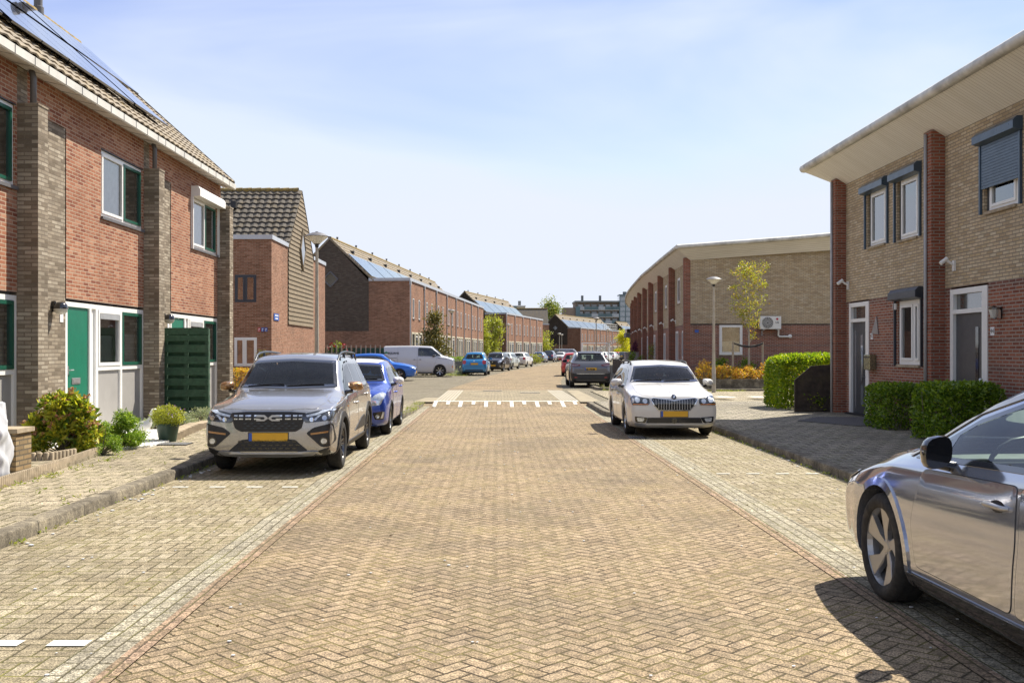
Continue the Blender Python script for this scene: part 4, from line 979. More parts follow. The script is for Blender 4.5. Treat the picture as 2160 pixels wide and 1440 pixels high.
def car_taupe():
    s = base_spec(L=4.547, W=1.784, H=1.635, gc=.225, nose_z=.90, cowl_u=1.22, cowl_z=1.095, ws_u=2.02, roof_u=3.75, tail_u=4.36, tail_z=1.05, roof_r=1.63, belt_f=1.0, belt_r=1.08, wt=.665,
        wr=.338, axle_f=.84, wb=2.897, mid_z=.66, paint='taupe_paint', nose_w=.84, pillars=[2.42, 3.30], mirror=(1.52, 1.12), mirror_mat='copper_paint', arch_mat='black_plastic', arch_w=.075, arch_off=.016,
        rim='twin', rimmat='rim_grey', rails=('anthracite', 1.95, 4.1, .075), plate_f=.515, plate_r=.62, cell=.045, arch_gap=.06)
    hw = s['W']/2
    e = [('upper_grille', 'black_plastic', 'front', [(-.50, .83), (-.44, .63), (-.36, .585), (.36, .585), (.44, .63), (.50, .83), (.3, .845), (-.3, .845)], .012, dict(rr=.02)),
         ('headlight', 'lamp_deep', 'front', [(.435, .78), (.50, .70), (.83, .735), (.865, .88), (.70, .865), (.50, .825)], .014, dict(both=True, rr=.015)),
         ('daytime_light', 'lamp_white', 'front', [(.50, .80), (.51, .775), (.66, .805), (.80, .855), (.83, .845), (.84, .872), (.70, .86), (.66, .835)], .018, dict(both=True)),
         ('daytime_light', 'lamp_white', 'front', [(.66, .80), (.60, .745), (.63, .735), (.70, .805)], .0185, dict(both=True)),
         ('headlight_reflector', 'chrome', 'front', circ(.575, .745, .028), .020, dict(both=True)),
         ('headlight_reflector', 'chrome', 'front', circ(.74, .765, .030), .020, dict(both=True)),
         ('fog_pod', 'black_plastic', 'front', [(.50, .565), (.60, .64), (.84, .70), (.86, .46), (.80, .385), (.70, .385)], .012, dict(both=True, rr=.03)),
         ('trim_strip', 'copper_paint', 'front', [(.56, .567), (.565, .543), (.79, .573), (.79, .597)], .018, dict(both=True)),
         ('fog_bezel', 'gloss_black', 'front', circ(.735, .463, .055), .020, dict(both=True)),
         ('fog_lamp', 'lamp_white', 'front', circ(.735, .463, .036), .026, dict(both=True)),
         ('lower_grille', 'black_plastic', 'front', [(-.52, .335), (-.36, .475), (-.28, .485), (.28, .485), (.36, .475), (.52, .335), (.45, .325), (-.45, .325)], .012, dict(rr=.015)),
         ('skid_plate', 'satin_silver', 'front', [(-.66, .325), (-.58, .275), (-.3, .255), (.3, .255), (.58, .275), (.66, .325), (.42, .318), (.35, .30), (.05, .305), (-.05, .305), (-.35, .30), (-.42, .318)], .022, dict(thick=.03)),
         ('lower_bumper', 'black_plastic', 'front', [(-.80, .30), (-.70, .262), (-.66, .33), (-.80, .375)], .012, dict(both=True)),
         ('sill_cladding', 'black_plastic', 'side', [(1.25, .25), (3.33, .25), (3.33, .34), (1.25, .34)], .014, dict(rr=.02)),
         ('door_cladding', 'black_plastic', 'side', [(2.0, .44), (3.28, .44), (3.12, .63), (2.75, .60)], .012, dict(rr=.03)),
         ('tail_light', 'lamp_red', 'rear', [(.62, 1.02), (.80, 1.02), (.80, .86), (.62, .88)], .012, dict(both=True, rr=.02)),
         ('bonnet', 'taupe_paint', 'top', [(-.62, .10), (-.3, .045), (.3, .045), (.62, .10), (.70, .40), (.69, 1.15), (-.69, 1.15), (-.70, .40)], .005, dict(rr=.05, thick=.006, cell=.05)),
         ('indicator_repeater', 'lamp_orange', 'side', [(1.30, .845), (1.36, .845), (1.36, .87), (1.30, .87)], .008, {})]
    for zz in (.795, .755):
        for a, b in ((.10, .185), (.225, .30), (.33, .385), (.405, .45)): e.append(('grille_bar', 'lamp_white', 'front', bar(a, b, zz, .016), .022, dict(both=True, thick=.008)))
    e += [('emblem', 'satin_silver', 'front', [(-.155, .80), (-.155, .782), (-.06, .782), (-.04, .765), (-.06, .748), (-.155, .748), (-.155, .728), (-.05, .728), (-.005, .757), (-.005, .773), (-.05, .80)], .024, dict(both=True, thick=.01))]
    for r_ in range(3):
        for q in range(8): e.append(('mesh_rib', 'anthracite', 'front', [(x_, z_) for x_, z_ in ((-.34+q*.09+(r_ % 2)*.04, .695-r_*.032), (-.305+q*.09+(r_ % 2)*.04, .685-r_*.032), (-.27+q*.09+(r_ % 2)*.04, .695-r_*.032), (-.305+q*.09+(r_ % 2)*.04, .705-r_*.032))], .02, dict(thick=.008)))
    for r_ in range(3):
        for q in range(9): e.append(('mesh_rib', 'gloss_black', 'front', bar(-.40+q*.09+(r_ % 2)*.045, -.345+q*.09+(r_ % 2)*.045, .455-r_*.045, .018), .02, dict(thick=.01)))
    s['extra'] = e
    return build_car('parked_car', 'taupe grey family car with copper coloured mirror caps and roof rails facing the camera', 'car', s)
def car_swift():
    s = base_spec(L=3.84, W=1.695, H=1.50, gc=.18, nose_z=.86, cowl_u=1.02, cowl_z=1.02, ws_u=1.58, roof_u=3.2, tail_u=3.72, tail_z=1.0, belt_f=.94, belt_r=1.02, wt=.625, wr=.30, axle_f=.78, wb=2.43, mid_z=.62,
        paint='blue_paint', pillars=[2.02, 2.80], mirror=(1.32, 1.04), mirror_mat='roof_white', rim='five', spokes=10, plate_f=.40, arch_mat='black_plastic', arch_w=.03)
    hw = s['W']/2
    s['extra'] = [('headlight', 'lamp_white', 'front', [(.46, .66), (.52, .60), (.70, .62), (.79, .82), (.72, .86), (.58, .80)], .014, dict(both=True, rr=.03)),
        ('headlight_reflector', 'chrome', 'front', circ(.62, .69, .05), .022, dict(both=True)),
        ('grille', 'gloss_black', 'front', [(-.42, .66), (-.38, .50), (.38, .50), (.42, .66)], .010, dict(rr=.03)),
        ('lower_grille', 'black_plastic', 'front', [(-.5, .36), (-.56, .25), (.56, .25), (.5, .36)], .010, dict(rr=.02)),
        ('fog_pod', 'gloss_black', 'front', [(.55, .47), (.60, .34), (.76, .34), (.775, .50)], .012, dict(both=True, rr=.03)),
        ('daytime_light', 'lamp_white', 'front', [(.70, .36), (.745, .37), (.765, .49), (.74, .49)], .02, dict(both=True)),
        ('fog_lamp', 'lamp_white', 'front', circ(.645, .40, .035), .02, dict(both=True)),
        ('roof_panel', 'roof_white', 'top', [(-.50, 1.50), (0, 1.47), (.50, 1.50), (.555, 1.75), (.56, 3.0), (.52, 3.33), (-.52, 3.33), (-.56, 3.0), (-.555, 1.75)], .006, dict(rr=.05, thick=.01)),
        ('tail_light', 'lamp_red', 'rear', [(.6, .98), (.76, .98), (.76, .76), (.64, .76)], .012, dict(both=True, rr=.02))]
    return build_car('parked_car', 'royal blue hatchback with white roof and white mirrors parked behind the taupe car', 'car', s)
def car_white():
    s = base_spec(L=4.262, W=1.732, H=1.47, gc=.165, nose_z=.80, cowl_u=1.10, cowl_z=1.0, ws_u=1.86, roof_u=3.65, tail_u=4.14, tail_z=.95, roof_r=1.46, belt_f=.90, belt_r=.96, wt=.615, wr=.312, axle_f=.86, wb=2.47, mid_z=.60,
        paint='white_paint', nose_w=.84, pillars=[2.22, 3.05], mirror=(1.46, 1.0), rim='five', spokes=8, rimmat='rim_silver', rails=('black_plastic', 1.9, 3.9, .04), plate_f=.455, cell=.045)
    e = [('grille_surround', 'chrome', 'front', [(-.455, .735), (-.385, .60), (-.30, .515), (.30, .515), (.385, .60), (.455, .735), (.40, .765), (.12, .735), (0, .715), (-.12, .735), (-.40, .765)], .010, {}),
         ('grille', 'gloss_black', 'front', [(-.435, .732), (-.37, .61), (-.29, .53), (.29, .53), (.37, .61), (.435, .732), (.395, .750), (.12, .72), (0, .70), (-.12, .72), (-.395, .750)], .016, {}),
         ('headlight', 'lamp_deep', 'front', [(.475, .745), (.47, .66), (.50, .625), (.795, .625), (.81, .745), (.76, .80), (.60, .765)], .012, dict(both=True, rr=.015)),
         ('headlight_reflector', 'lamp_white', 'front', circ(.56, .695, .045), .02, dict(both=True)),
         ('headlight_reflector', 'lamp_white', 'front', circ(.70, .715, .05), .02, dict(both=True)),
         ('indicator', 'lamp_orange', 'front', [(.50, .645), (.50, .632), (.78, .632), (.78, .645)], .018, dict(both=True)),
         ('lower_grille', 'black_plastic', 'front', [(-.50, .385), (-.54, .28), (.54, .28), (.50, .385)], .010, dict(rr=.01)),
         ('fog_bezel', 'gloss_black', 'front', [(.50, .385), (.56, .28), (.74, .30), (.755, .41)], .010, dict(both=True, rr=.02)),
         ('fog_lamp', 'lamp_white', 'front', [(.57, .375), (.60, .305), (.70, .315), (.72, .385)], .017, dict(both=True, rr=.02)),
         ('bumper_lip', 'satin_silver', 'front', [(-.76, .255), (-.70, .215), (0, .195), (.70, .215), (.76, .255), (.74, .29), (.60, .262), (0, .245), (-.60, .262), (-.74, .29)], .016, dict(thick=.02)),
         ('sensor', 'gloss_black', 'front', circ(0, .33, .055), .014, {}),
         ('emblem_ring', 'gloss_black', 'front', circ(0, .775, .046), .012, {}),
         ('emblem', 'chrome', 'front', [(-.026, .757), (.0, .750), (.012, .772), (.028, .790), (.004, .803), (-.006, .780)], .018, {}),
         ('bonnet', 'white_paint', 'top', [(-.60, .14), (-.3, .06), (.3, .06), (.60, .14), (.68, .45), (.68, 1.04), (-.68, 1.04), (-.68, .45)], .004, dict(rr=.05, thick=.005, cell=.05)),
         ('bonnet_crease', 'white_paint', 'top', [(.02, .22), (.05, .22), (.20, .98), (.16, .98)], .010, dict(rr=.01, thick=.012)),
         ('bonnet_crease', 'white_paint', 'top', [(-.16, .98), (-.20, .98), (-.05, .22), (-.02, .22)], .010, dict(rr=.01, thick=.012)),
         ('tail_light', 'lamp_red', 'rear', [(.6, .9), (.78, .9), (.78, .72), (.6, .76)], .012, dict(both=True, rr=.02))]
    for q in range(17):
        x = -.40+q*.05; zt = .735-.03*max(0, 1-abs(x)/.12) if abs(x) < .12 else .735; zb = .54 if abs(x) < .29 else .54+(abs(x)-.29)*1.5
        if abs(x) < .41: e.append(('grille_bar', 'satin_silver', 'front', [(x-.005, zb), (x+.005, zb), (x+.005, zt-.01), (x-.005, zt-.01)], .022, dict(thick=.008)))
    for zz in (.37, .345, .32, .295):
        e.append(('mesh_rib', 'gloss_black', 'front', bar(.08, .50, zz, .008), .015, dict(both=True, thick=.006)))
    s['extra'] = e
    return build_car('parked_car', 'white estate car with black roof rails facing the camera beside the right kerb', 'car', s)
def car_moon():
    s = base_spec(L=4.261, W=1.81, H=1.555, gc=.17, nose_z=.80, cowl_u=.98, cowl_z=1.03, ws_u=2.15, roof_u=3.45, tail_u=4.06, tail_z=1.05, roof_r=1.50, belt_f=.93, belt_r=1.04, wt=.60, wr=.355, axle_f=.82, wb=2.77, mid_z=.68,
        paint='moon_paint', nose_w=.84, pillars=[1.58, 2.62, 3.42], mirror=(1.75, 1.06), mirror_w=.80, mirror_h=1.35, mirror_mat='gloss_black', rim='aero', rimmat='satin_silver', ww=.225, cell=.04, it=3, arch_w=.05, arch_off=.012, handle_mat='satin_silver', glass_in=.05, wheel_x=.37,
        dlo=[(1.18, .985), (3.90, 1.10), (3.55, 1.34), (3.1, 1.395), (2.5, 1.41), (2.2, 1.39), (1.75, 1.26)], transparent=True, side_glass='car_glass', plate_f=.42,
        doors=[dict(p=[(1.38, .34), (2.50, .34), (2.56, .70), (2.53, .985), (1.43, .945), (1.34, .60)], h=(2.36, .86)), dict(p=[(2.53, .34), (3.08, .34), (3.3, .60), (3.52, .85), (3.50, 1.03), (2.56, .985), (2.59, .70)], h=(3.32, .90))])
    s['extra'] = [('headlight', 'lamp_white', 'front', [(.50, .70), (.55, .63), (.80, .64), (.84, .80), (.70, .79)], .012, dict(both=True, rr=.03)),
        ('grille', 'gloss_black', 'front', [(-.55, .36), (-.62, .24), (.62, .24), (.55, .36)], .010, dict(rr=.03)),
        ('sill_trim', 'gloss_black', 'side', [(1.24, .205), (3.1, .205), (3.1, .315), (1.24, .285)], .016, dict(rr=.01)),
        ('roof_line_trim', 'satin_silver', 'side', [(1.10, .985), (1.70, 1.285), (2.2, 1.42), (2.6, 1.445), (3.2, 1.42), (3.6, 1.36), (3.6, 1.385), (3.2, 1.445), (2.6, 1.468), (2.15, 1.443), (1.65, 1.305), (1.03, .985)], .008, {}),
        ('bonnet', 'moon_paint', 'top', [(-.56, .14), (-.3, .06), (.3, .06), (.56, .14), (.72, .45), (.72, .92), (-.72, .92), (-.72, .45)], .004, dict(rr=.05, thick=.005, cell=.05)),
        ('tail_light', 'lamp_red', 'rear', [(.3, .98), (.82, .98), (.82, .84), (.3, .88)], .012, dict(both=True, rr=.02))]
    return build_car('parked_car', 'silver grey electric hatchback with black mirrors cut off by the right picture edge', 'car', s)
def car_opel():
    s = base_spec(L=4.212, W=1.765, H=1.56, gc=.20, nose_z=.92, cowl_u=1.05, cowl_z=1.07, ws_u=1.75, roof_u=3.5, tail_u=4.04, tail_z=1.10, roof_r=1.56, belt_f=1.0, belt_r=1.10, wt=.60, wr=.335, axle_f=.86, wb=2.604, mid_z=.70,
        paint='silver_paint', pillars=[2.2, 3.0], mirror=(1.5, 1.1), mirror_mat='gloss_black', arch_mat='black_plastic', arch_w=.06, rails=('satin_silver', 1.9, 3.8, .035), plate_r=.80, rw_w=.76, cell=.05, rear_glass='car_glass')
    hw = s['W']/2
    s['extra'] = [('tail_light', 'lamp_dark_red', 'rear', [(.44, .985), (.46, .925), (.66, .90), (.85, .93), (.86, 1.03), (.66, 1.02)], .014, dict(both=True, rr=.02)),
        ('tail_light_bar', 'lamp_white', 'rear', [(.50, .965), (.62, .935), (.80, .945), (.80, .96), (.62, .95)], .019, dict(both=True)),
        ('rear_bumper', 'black_plastic', 'rear', [(-.84, .42), (-.76, .275), (.76, .275), (.84, .42), (.86, .64), (.55, .58), (-.55, .58), (-.86, .64)], .014, dict(rr=.03, thick=.02)),
        ('bumper_trim', 'chrome', 'rear', [(-.62, .605), (-.55, .585), (.55, .585), (.62, .605), (.55, .605), (-.55, .605)], .016, {}),
        ('reflector', 'lamp_red', 'rear', [(.58, .42), (.70, .43), (.70, .46), (.58, .45)], .02, dict(both=True)),
        ('tailgate_recess', 'silver_paint', 'rear', [(-.42, .72), (-.30, .88), (.30, .88), (.42, .72)], .012, dict(rr=.03, thick=.015)),
        ('spoiler', 'silver_paint', 'rear', [(-.52, 1.50), (-.48, 1.45), (.48, 1.45), (.52, 1.50)], .04, dict(rr=.02, thick=.05)),
        ('headlight', 'lamp_white', 'front', [(.45, .82), (.50, .72), (.78, .75), (.82, .87)], .012, dict(both=True, rr=.02))]
    return build_car('parked_car', 'silver crossover with black lower bumper seen from behind at the right kerb', 'car', s)
def car_polo():
    s = base_spec(L=4.05, W=1.75, H=1.46, nose_z=.76, cowl_u=1.08, cowl_z=.97, ws_u=1.85, roof_u=3.2, tail_u=3.88, tail_z=.95, belt_f=.88, belt_r=.94, paint='azure_paint', axle_f=.84, wb=2.55, wt=.58, pillars=[2.25, 3.0], rim='five', mirror=(1.5, .98))
    s['extra'] = generic_face(s, hl=[(.44, .68), (.47, .58), (.76, .60), (.84, .72), (.60, .74)])+[('lower_trim', 'chrome', 'front', [(-.6, .31), (-.6, .295), (.6, .295), (.6, .31)], .014, {})]
    return build_car('parked_car', 'bright blue hatchback parked crosswise in front of the white van', 'car', s)
def car_buzz():
    s = base_spec(L=4.712, W=1.985, H=1.92, gc=.20, nose_z=1.12, cowl_u=.62, cowl_z=1.27, ws_u=1.45, roof_u=4.25, tail_u=4.60, tail_z=1.05, roof_r=1.90, belt_f=1.17, belt_r=1.20, wt=.78, wr=.36, axle_f=.86, wb=2.988, mid_z=.75,
        paint='van_paint', nose_w=.84, pillars=[1.22], mirror=(1.22, 1.28), mirror_mat='gloss_black', rim='five', spokes=7, wheel_x=.45,
        dlo=[(.72, 1.27), (2.20, 1.27), (2.20, 1.74), (1.55, 1.74), (1.32, 1.68)], cell=.055, plate_f=.52,
        doors=[dict(p=[(1.30, .32), (2.22, .32), (2.22, 1.22), (.98, 1.22), (1.18, .8)], h=(2.06, 1.06)), dict(p=[(2.26, .32), (3.45, .32), (3.45, 1.82), (2.26, 1.82)], h=(2.42, 1.06))])
    hw = s['W']/2
    s['extra'] = [('headlight', 'lamp_deep', 'front', [(.42, .99), (.50, .93), (.83, .97), (.86, 1.06), (.6, 1.03)], .012, dict(both=True, rr=.02)),
        ('lower_grille', 'gloss_black', 'front', [(-.66, .70), (-.72, .40), (.72, .40), (.66, .70)], .012, dict(rr=.05)),
        ('sliding_rail', 'black_plastic', 'side', [(3.49, 1.155), (4.50, 1.155), (4.50, 1.135), (3.49, 1.135)], .006, {}),
        ('side_crease', 'gloss_black', 'side', [(.42, 1.13), (.98, 1.155), (.99, 1.135), (.42, 1.10)], .008, {}),
        ('number_side', 'lamp_orange', 'side', [(.06, .56), (.12, .56), (.12, .66), (.06, .66)], .01, {}),
        ('tail_light', 'lamp_red', 'rear', [(.5, 1.0), (.82, 1.0), (.82, .92), (.5, .92)], .012, dict(both=True)),
        ('rear_quarter_seam', 'black_plastic', 'side', [(3.47, .62), (3.475, .62), (3.475, 1.13), (3.47, 1.13)], .004, {})]
    r, pj, y0 = build_car('parked_van', 'white delivery van with a green leaf logo on its side parked crosswise', 'van', s)
    # logo on the right-hand-facing flank: local side sg=+1 / -1, writing on both flanks
    for sg in (-1, 1):
        h, d = pj.hit('side', y0+3.71, 1.44, sg, 0)
        # plane tilt from two hits
        h2, _ = pj.hit('side', y0+3.71, 1.29, sg, 0); tilt = math.atan2(abs(h2.x)-abs(h.x), .15)
        mt = Matrix.Translation((h.x+sg*.02, y0+3.71, 1.44)) @ Matrix.Rotation(sg*math.pi/2, 4, 'Z') @ Matrix.Rotation(math.pi/2-tilt, 4, 'X')
        text_mesh('lettering', 'EQUANS', .17, 'black_ink', r, mt, .003, .004)
        for k, (a0, a1) in enumerate(((2.2, .5), (2.6, 1.5))):
            pts = []
            cy = -.44
            for q in range(9): t = a0+(a1-a0)*q/8; pts.append((cy+.12*math.cos(t)*(1+.1*k), -.05+.15*math.sin(t)*(1-.25*k)))
            for q in range(9): t = a1+(a0-a1)*q/8; pts.append((cy+.02+.075*math.cos(t), -.06+.075*math.sin(t)*(1-.2*k)))
            m_ = MB(); m_.prism([(a, b) for a, b in pts], 0, .004, ax='z'); o = m_.build('logo_leaf', 'logo_green', r); o.data.transform(mt)
    return r, pj, y0
def car_small(label, paintn, tail='upright', name='parked_car', T=True, **k):
    s = base_spec(L=3.6, W=1.62, H=1.53, nose_z=.86, cowl_u=.88, cowl_z=1.02, ws_u=1.45, roof_u=3.05, tail_u=3.42, tail_z=1.02, belt_f=.94, belt_r=1.02, wt=.58, wr=.29, axle_f=.68, wb=2.42, pillars=[1.9, 2.65], mirror=(1.2, 1.05), paint=paintn, cell=.06, transparent=T, rear_glass='car_glass')
    s.update(k)
    if any(q in k for q in ('belt_f', 'cowl_u', 'ws_u', 'roof_u', 'tail_u', 'H', 'L')):
        s.pop('dlo'); s.pop('doors'); s = base_spec(**s)
    s['extra'] = generic_face(s)
    return build_car(name, label, 'car', s)
# ------------------------------------------------------------------ ground
def sheet(name, mat, pts, z, kind='structure', thick=0.0):
    mb = MB()
    if thick:
        n = len(pts); P = [(p[0], p[1], z) for p in pts]+[(p[0], p[1], z-thick) for p in pts]
        mb.add(P, [tuple(range(n))]+[(i, n+i, n+(i+1) % n, (i+1) % n) for i in range(n)])
    else: mb.poly([(p[0], p[1], z if len(p) < 3 else p[2]) for p in pts])
    o = mb.build(name, mat, fix=False); me = o.data
    if me.polygons[0].normal.z < 0:
        me.flip_normals()
    return tag(o, kind=kind)
def strip(name, mat, A, B, za):
    """quads between two polylines with matching counts; za may be a function of y"""
    mb = MB()
    for i in range(len(A)-1):
        q = [A[i], B[i], B[i+1], A[i+1]]; mb.quad(*[(p[0], p[1], za(p[1]) if callable(za) else za) for p in q])
    o = mb.build(name, mat, fix=True)
    if sum(f.normal.z for f in o.data.polygons) < 0: o.data.flip_normals()
    return tag(o, kind='structure')
PZ = .10
sheet('ground', 'base_ground', [(-1500, -300), (1500, -300), (1500, 2500), (-1500, 2500)], -.06)
RL, RR = -1.93, 2.45
# near carriageway with its ramp on to the raised crossing
def zr(y): return 0 if y <= 30.0 else (PZ*(y-30.0)/1.1 if y < 31.1 else PZ)
strip('road', 'road_pavers', [(RL-.0, -12), (RL, 10), (RL, 29.5), (RL-.1, 30.0)], [(RR, -12), (RR, 10), (RR, 29.5), (RR+.1, 30.0)], 0.0)
strip('ramp', 'road_pavers', [(-2.42, 30.0), (-2.42, 31.1)], [(2.95, 30.0), (2.95, 31.1)], lambda y: zr(y))
for a, b in ((RL-.38, RL-.105), (RR+.105, RR+.44)): strip('kerb_band', 'band_pavers', [(a, -12), (a, 24.4)], [(b, -12), (b, 24.4)], .004)
for a, b in ((RL-.105, RL), (RR, RR+.105)): strip('edge_course', 'edge_pavers', [(a, -12), (a, 30)], [(b, -12), (b, 30)], .006)
strip('parking_bay', 'bay_pavers', [(-4.15, -12), (-4.15, 24.5)], [(RL-.38, -12), (RL-.38, 24.5)], 0.0)
strip('parking_bay', 'bay_pavers', [(RR+.44, -12), (RR+.44, 24.5)], [(4.5, -12), (4.5, 24.5)], 0.0)
strip('gutter_strip', 'band_pavers', [(RL-.38, 24.4), (RL-.38, 30)], [(RL-.105, 24.4), (RL-.105, 30)], .001)
strip('gutter_strip', 'band_pavers', [(RR+.105, 24.4), (RR+.105, 30)], [(RR+.44, 24.4), (RR+.44, 30)], .001)
# raised crossing and the street beyond
LE = [(-2.1, 39.8), (-1.3, 52), (-.5, 64), (.7, 77), (3.0, 95), (5.3, 115), (7.6, 135), (11, 155), (17, 185), (24, 215)]
RE = [(2.6, 39.8), (3.3, 52), (4.3, 64), (5.6, 77), (7.9, 95), (10.4, 115), (13.2, 135), (16.2, 155), (22, 185), (30, 215)]
sheet('side_street', 'side_street_pavers', [(-45, 29.2), (-2.42, 29.2), (-2.42, 31.1), (2.95, 31.1), (2.95, 29.2), (60, 29.2), (90, 260), (-60, 260)], PZ-.012, thick=.12)
strip('road_beyond', 'road_pavers', LE, RE, PZ)
sheet('crossing', 'plateau_pavers', [(-1.35, 31.1), (1.95, 31.1), (1.95, 39.8), (-1.35, 39.8)], PZ)
for a, b in ((-1.98, -1.35), (1.95, 2.55)):
    sheet('crossing_edge', 'beige_slab', [(a, 31.1), (b, 31.1), (b, 39.8), (a, 39.8)], PZ)
    for k in range(6):
        x = a+(b-a)*(k+.5)/6; strip('guide_ridge', 'guide_tile', [(x-.028, 31.2), (x-.028, 39.7)], [(x+.028, 31.2), (x+.028, 39.7)], PZ+.008)
for sx in (-1, 1):
    a = -2.62 if sx < 0 else 2.55; b = -1.98 if sx < 0 else 3.2
    sheet('side_slab', 'beige_slab', [(a, 30.6), (b, 30.6), (b, 33.5 if sx < 0 else 39.8), (a+.2, 33.5 if sx < 0 else 39.8)], PZ+.003)
# painted speed table marking: line and teeth on the ramp
mk = MB()
def mq(x0, x1, y0, y1, z=.006): mk.quad((x0, y0, zr(y0)+z), (x1, y0, zr(y0)+z), (x1, y1, zr(y1)+z), (x0, y1, zr(y1)+z))
mq(-2.0, 2.5, 30.98, 31.1, .008)
for k in range(12):
    x = -1.92+k*(4.3/11); lo = 29.62 if k % 2 == 0 else 30.4
    if lo < 30.0: mq(x-.055, x+.055, lo, 30.0)
    mq(x-.055, x+.055, max(lo, 30.0), 30.98)
tag(mk.build('ramp_marking', 'road_paint'), kind='structure')
mk = MB()
def dash(x0, x1, y, w=.10, z=.007): mk.quad((x0, y-w/2, z), (x1, y-w/2, z), (x1, y+w/2, z), (x0, y+w/2, z))
for x in (-3.95, -3.5, -3.05, -2.62): dash(x, x+.19, 12.1, .07)
for x in (-2.53, -2.87-.04, -3.4): dash(x, x+.22, 5.62, .11)
for k in range(4): dash(2.95+k*.40, 3.13+k*.40, 13.42, .06)
tag(mk.build('bay_marking', 'road_paint'), kind='structure')
mk = MB()
for k in range(7): x0 = 4.6+k*.62; mk.box(x0, x0+.3, 112, 112.8, PZ+.003, PZ+.006)
for k in range(4): mk.quad((6.0+k*1.1, 31.5, PZ+.10), (6.5+k*1.1, 31.5, PZ+.10), (6.3+k*1.1, 32.2, PZ+.10), (5.8+k*1.1, 32.2, PZ+.10))
tag(mk.build('far_marking', 'road_paint'), kind='structure')
# footpaths
sheet('footpath', 'footpath_tiles', [(-7.6, -12), (-4.28, -12), (-4.28, 23.2), (-3.9, 24.4), (-2.55, 25.2), (-2.42, 26), (-2.42, 30.6), (-7.6, 30.6)], .12, thick=.15)
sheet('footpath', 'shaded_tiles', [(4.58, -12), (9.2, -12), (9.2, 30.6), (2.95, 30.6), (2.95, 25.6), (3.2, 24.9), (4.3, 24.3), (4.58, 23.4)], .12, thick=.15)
sheet('footpath', 'footpath_tiles', [(9.2, 24.9), (30, 24.9), (30, 38.6), (3.6, 38.6), (3.6, 30.6), (9.2, 30.6)], .1175, thick=.13)
def kerb(pts, w=.14, h=.122, side=1):
    """rounded kerb following a polyline; the stones lie on the given side"""
    n = len(pts); prof = [(0, -.03), (0.004, h-.022), (.014, h-.006), (.035, h), (w, h+.004), (w, -.03)]; V = []
    for i, p in enumerate(pts):
        a = Vector(pts[max(0, i-1)]); b = Vector(pts[min(n-1, i+1)]); d = (b-a).normalized(); q = Vector((-d.y, d.x))*side
        for (u, z) in prof: V.append((p[0]+q.x*u, p[1]+q.y*u, z))
    m = len(prof); mb = MB(); mb.add(V, [(i*m+k, i*m+k+1, (i+1)*m+k+1, (i+1)*m+k) for i in range(n-1) for k in range(m-1)])
    return tag(mb.build('kerb', 'kerb_concrete', None, True, 50), kind='structure')
def densify(pts, st=1.0):
    out = []
    for a, b in zip(pts[:-1], pts[1:]):
        a, b = Vector(a), Vector(b); k = max(1, int((b-a).length/st))
        for j in range(k): out.append(tuple(a.lerp(b, j/k)))
    out.append(pts[-1]); return out
kerb(densify([(-4.15, -12), (-4.15, 23.2)])+[(-4.05, 23.8), (-3.7, 24.2), (-2.9, 24.45), (-2.5, 24.75), (-2.3, 25.3), (-2.25, 26)]+densify([(-2.25, 27), (-2.25, 30.4)]), side=1)
kerb(densify([(4.45, -12), (4.45, 23.2)])+[(4.35, 23.8), (4.1, 24.1), (3.3, 24.4), (2.95, 24.75), (2.75, 25.4), (2.72, 26)]+densify([(2.72, 27), (2.72, 30.4)]), side=-1)
kerb([(20, 38.5), (14, 38.5), (8.0, 38.5), (5.5, 38.7), (4.0, 40.2), (3.95, 44), (4.5, 50)], side=-1, h=.2)
# weeds and litter of grass at the kerbs and joints
rnd = random.Random(5); wp = []
def weeds(cx, cy, n, s, z, h):
    for _ in range(n): wp.append((cx+rnd.gauss(0, s), cy+rnd.gauss(0, s), z+rnd.uniform(0, h)))
for _ in range(150):
    y = rnd.uniform(4, 30); weeds(-4.13, y, rnd.randint(2, 9), .035, .0, .02)
    y = rnd.uniform(9, 30); weeds(4.43, y, rnd.randint(2, 9), .035, .0, .02)
for _ in range(90): weeds(rnd.uniform(-4.3, -5.8), rnd.uniform(6, 22), rnd.randint(1, 6), .03, .12, .015)
for _ in range(60): weeds(rnd.choice((-2.25, -2.4)), rnd.uniform(24.6, 30), rnd.randint(4, 14), .05, .1, .05)
for _ in range(120): weeds(rnd.uniform(4.2, 4.9), rnd.uniform(38.7, 47), rnd.randint(4, 14), .07, .1, .05)
for _ in range(120): weeds(rnd.uniform(6.2, 9.5), rnd.uniform(38.0, 38.4), rnd.randint(4, 14), .06, .12, .04)
for _ in range(110): weeds(rnd.uniform(-3.4, -2.0), rnd.uniform(62, 67), rnd.randint(5, 15), .10, .1, .08)
for _ in range(40): weeds(rnd.uniform(-5.45, -5.5), rnd.uniform(10.5, 15), rnd.randint(2, 8), .04, .12, .03)
mb = MB(); leaves(mb, wp, .045, rnd, .35); tag(mb.build('weeds', 'grass_blade', fix=False), kind='stuff', label='small green weeds growing along the kerbs and path joints', cat='weeds')
rnd = random.Random(77); mb = MB()
for _ in range(260):
    x, y = rnd.uniform(-4.0, 4.3), rnd.uniform(3.8, 24)**1.0; s_ = rnd.uniform(.004, .013); mb.ball((x, y, .007), s_*1.4, s_, s_*.5, 5, 3)
for _ in range(60):
    x, y = rnd.choice((-4.08, -4.0, 4.35))+rnd.gauss(0, .05), rnd.uniform(7, 18); s_ = rnd.uniform(.008, .02); mb.ball((x, y, .008), s_*1.5, s_, s_*.5, 5, 3)
tag(mb.build('grit', 'stone_white', None, fix=False), kind='stuff', label='pale grit and small stones scattered on the brick road', cat='grit')
rnd = random.Random(78); pts = []
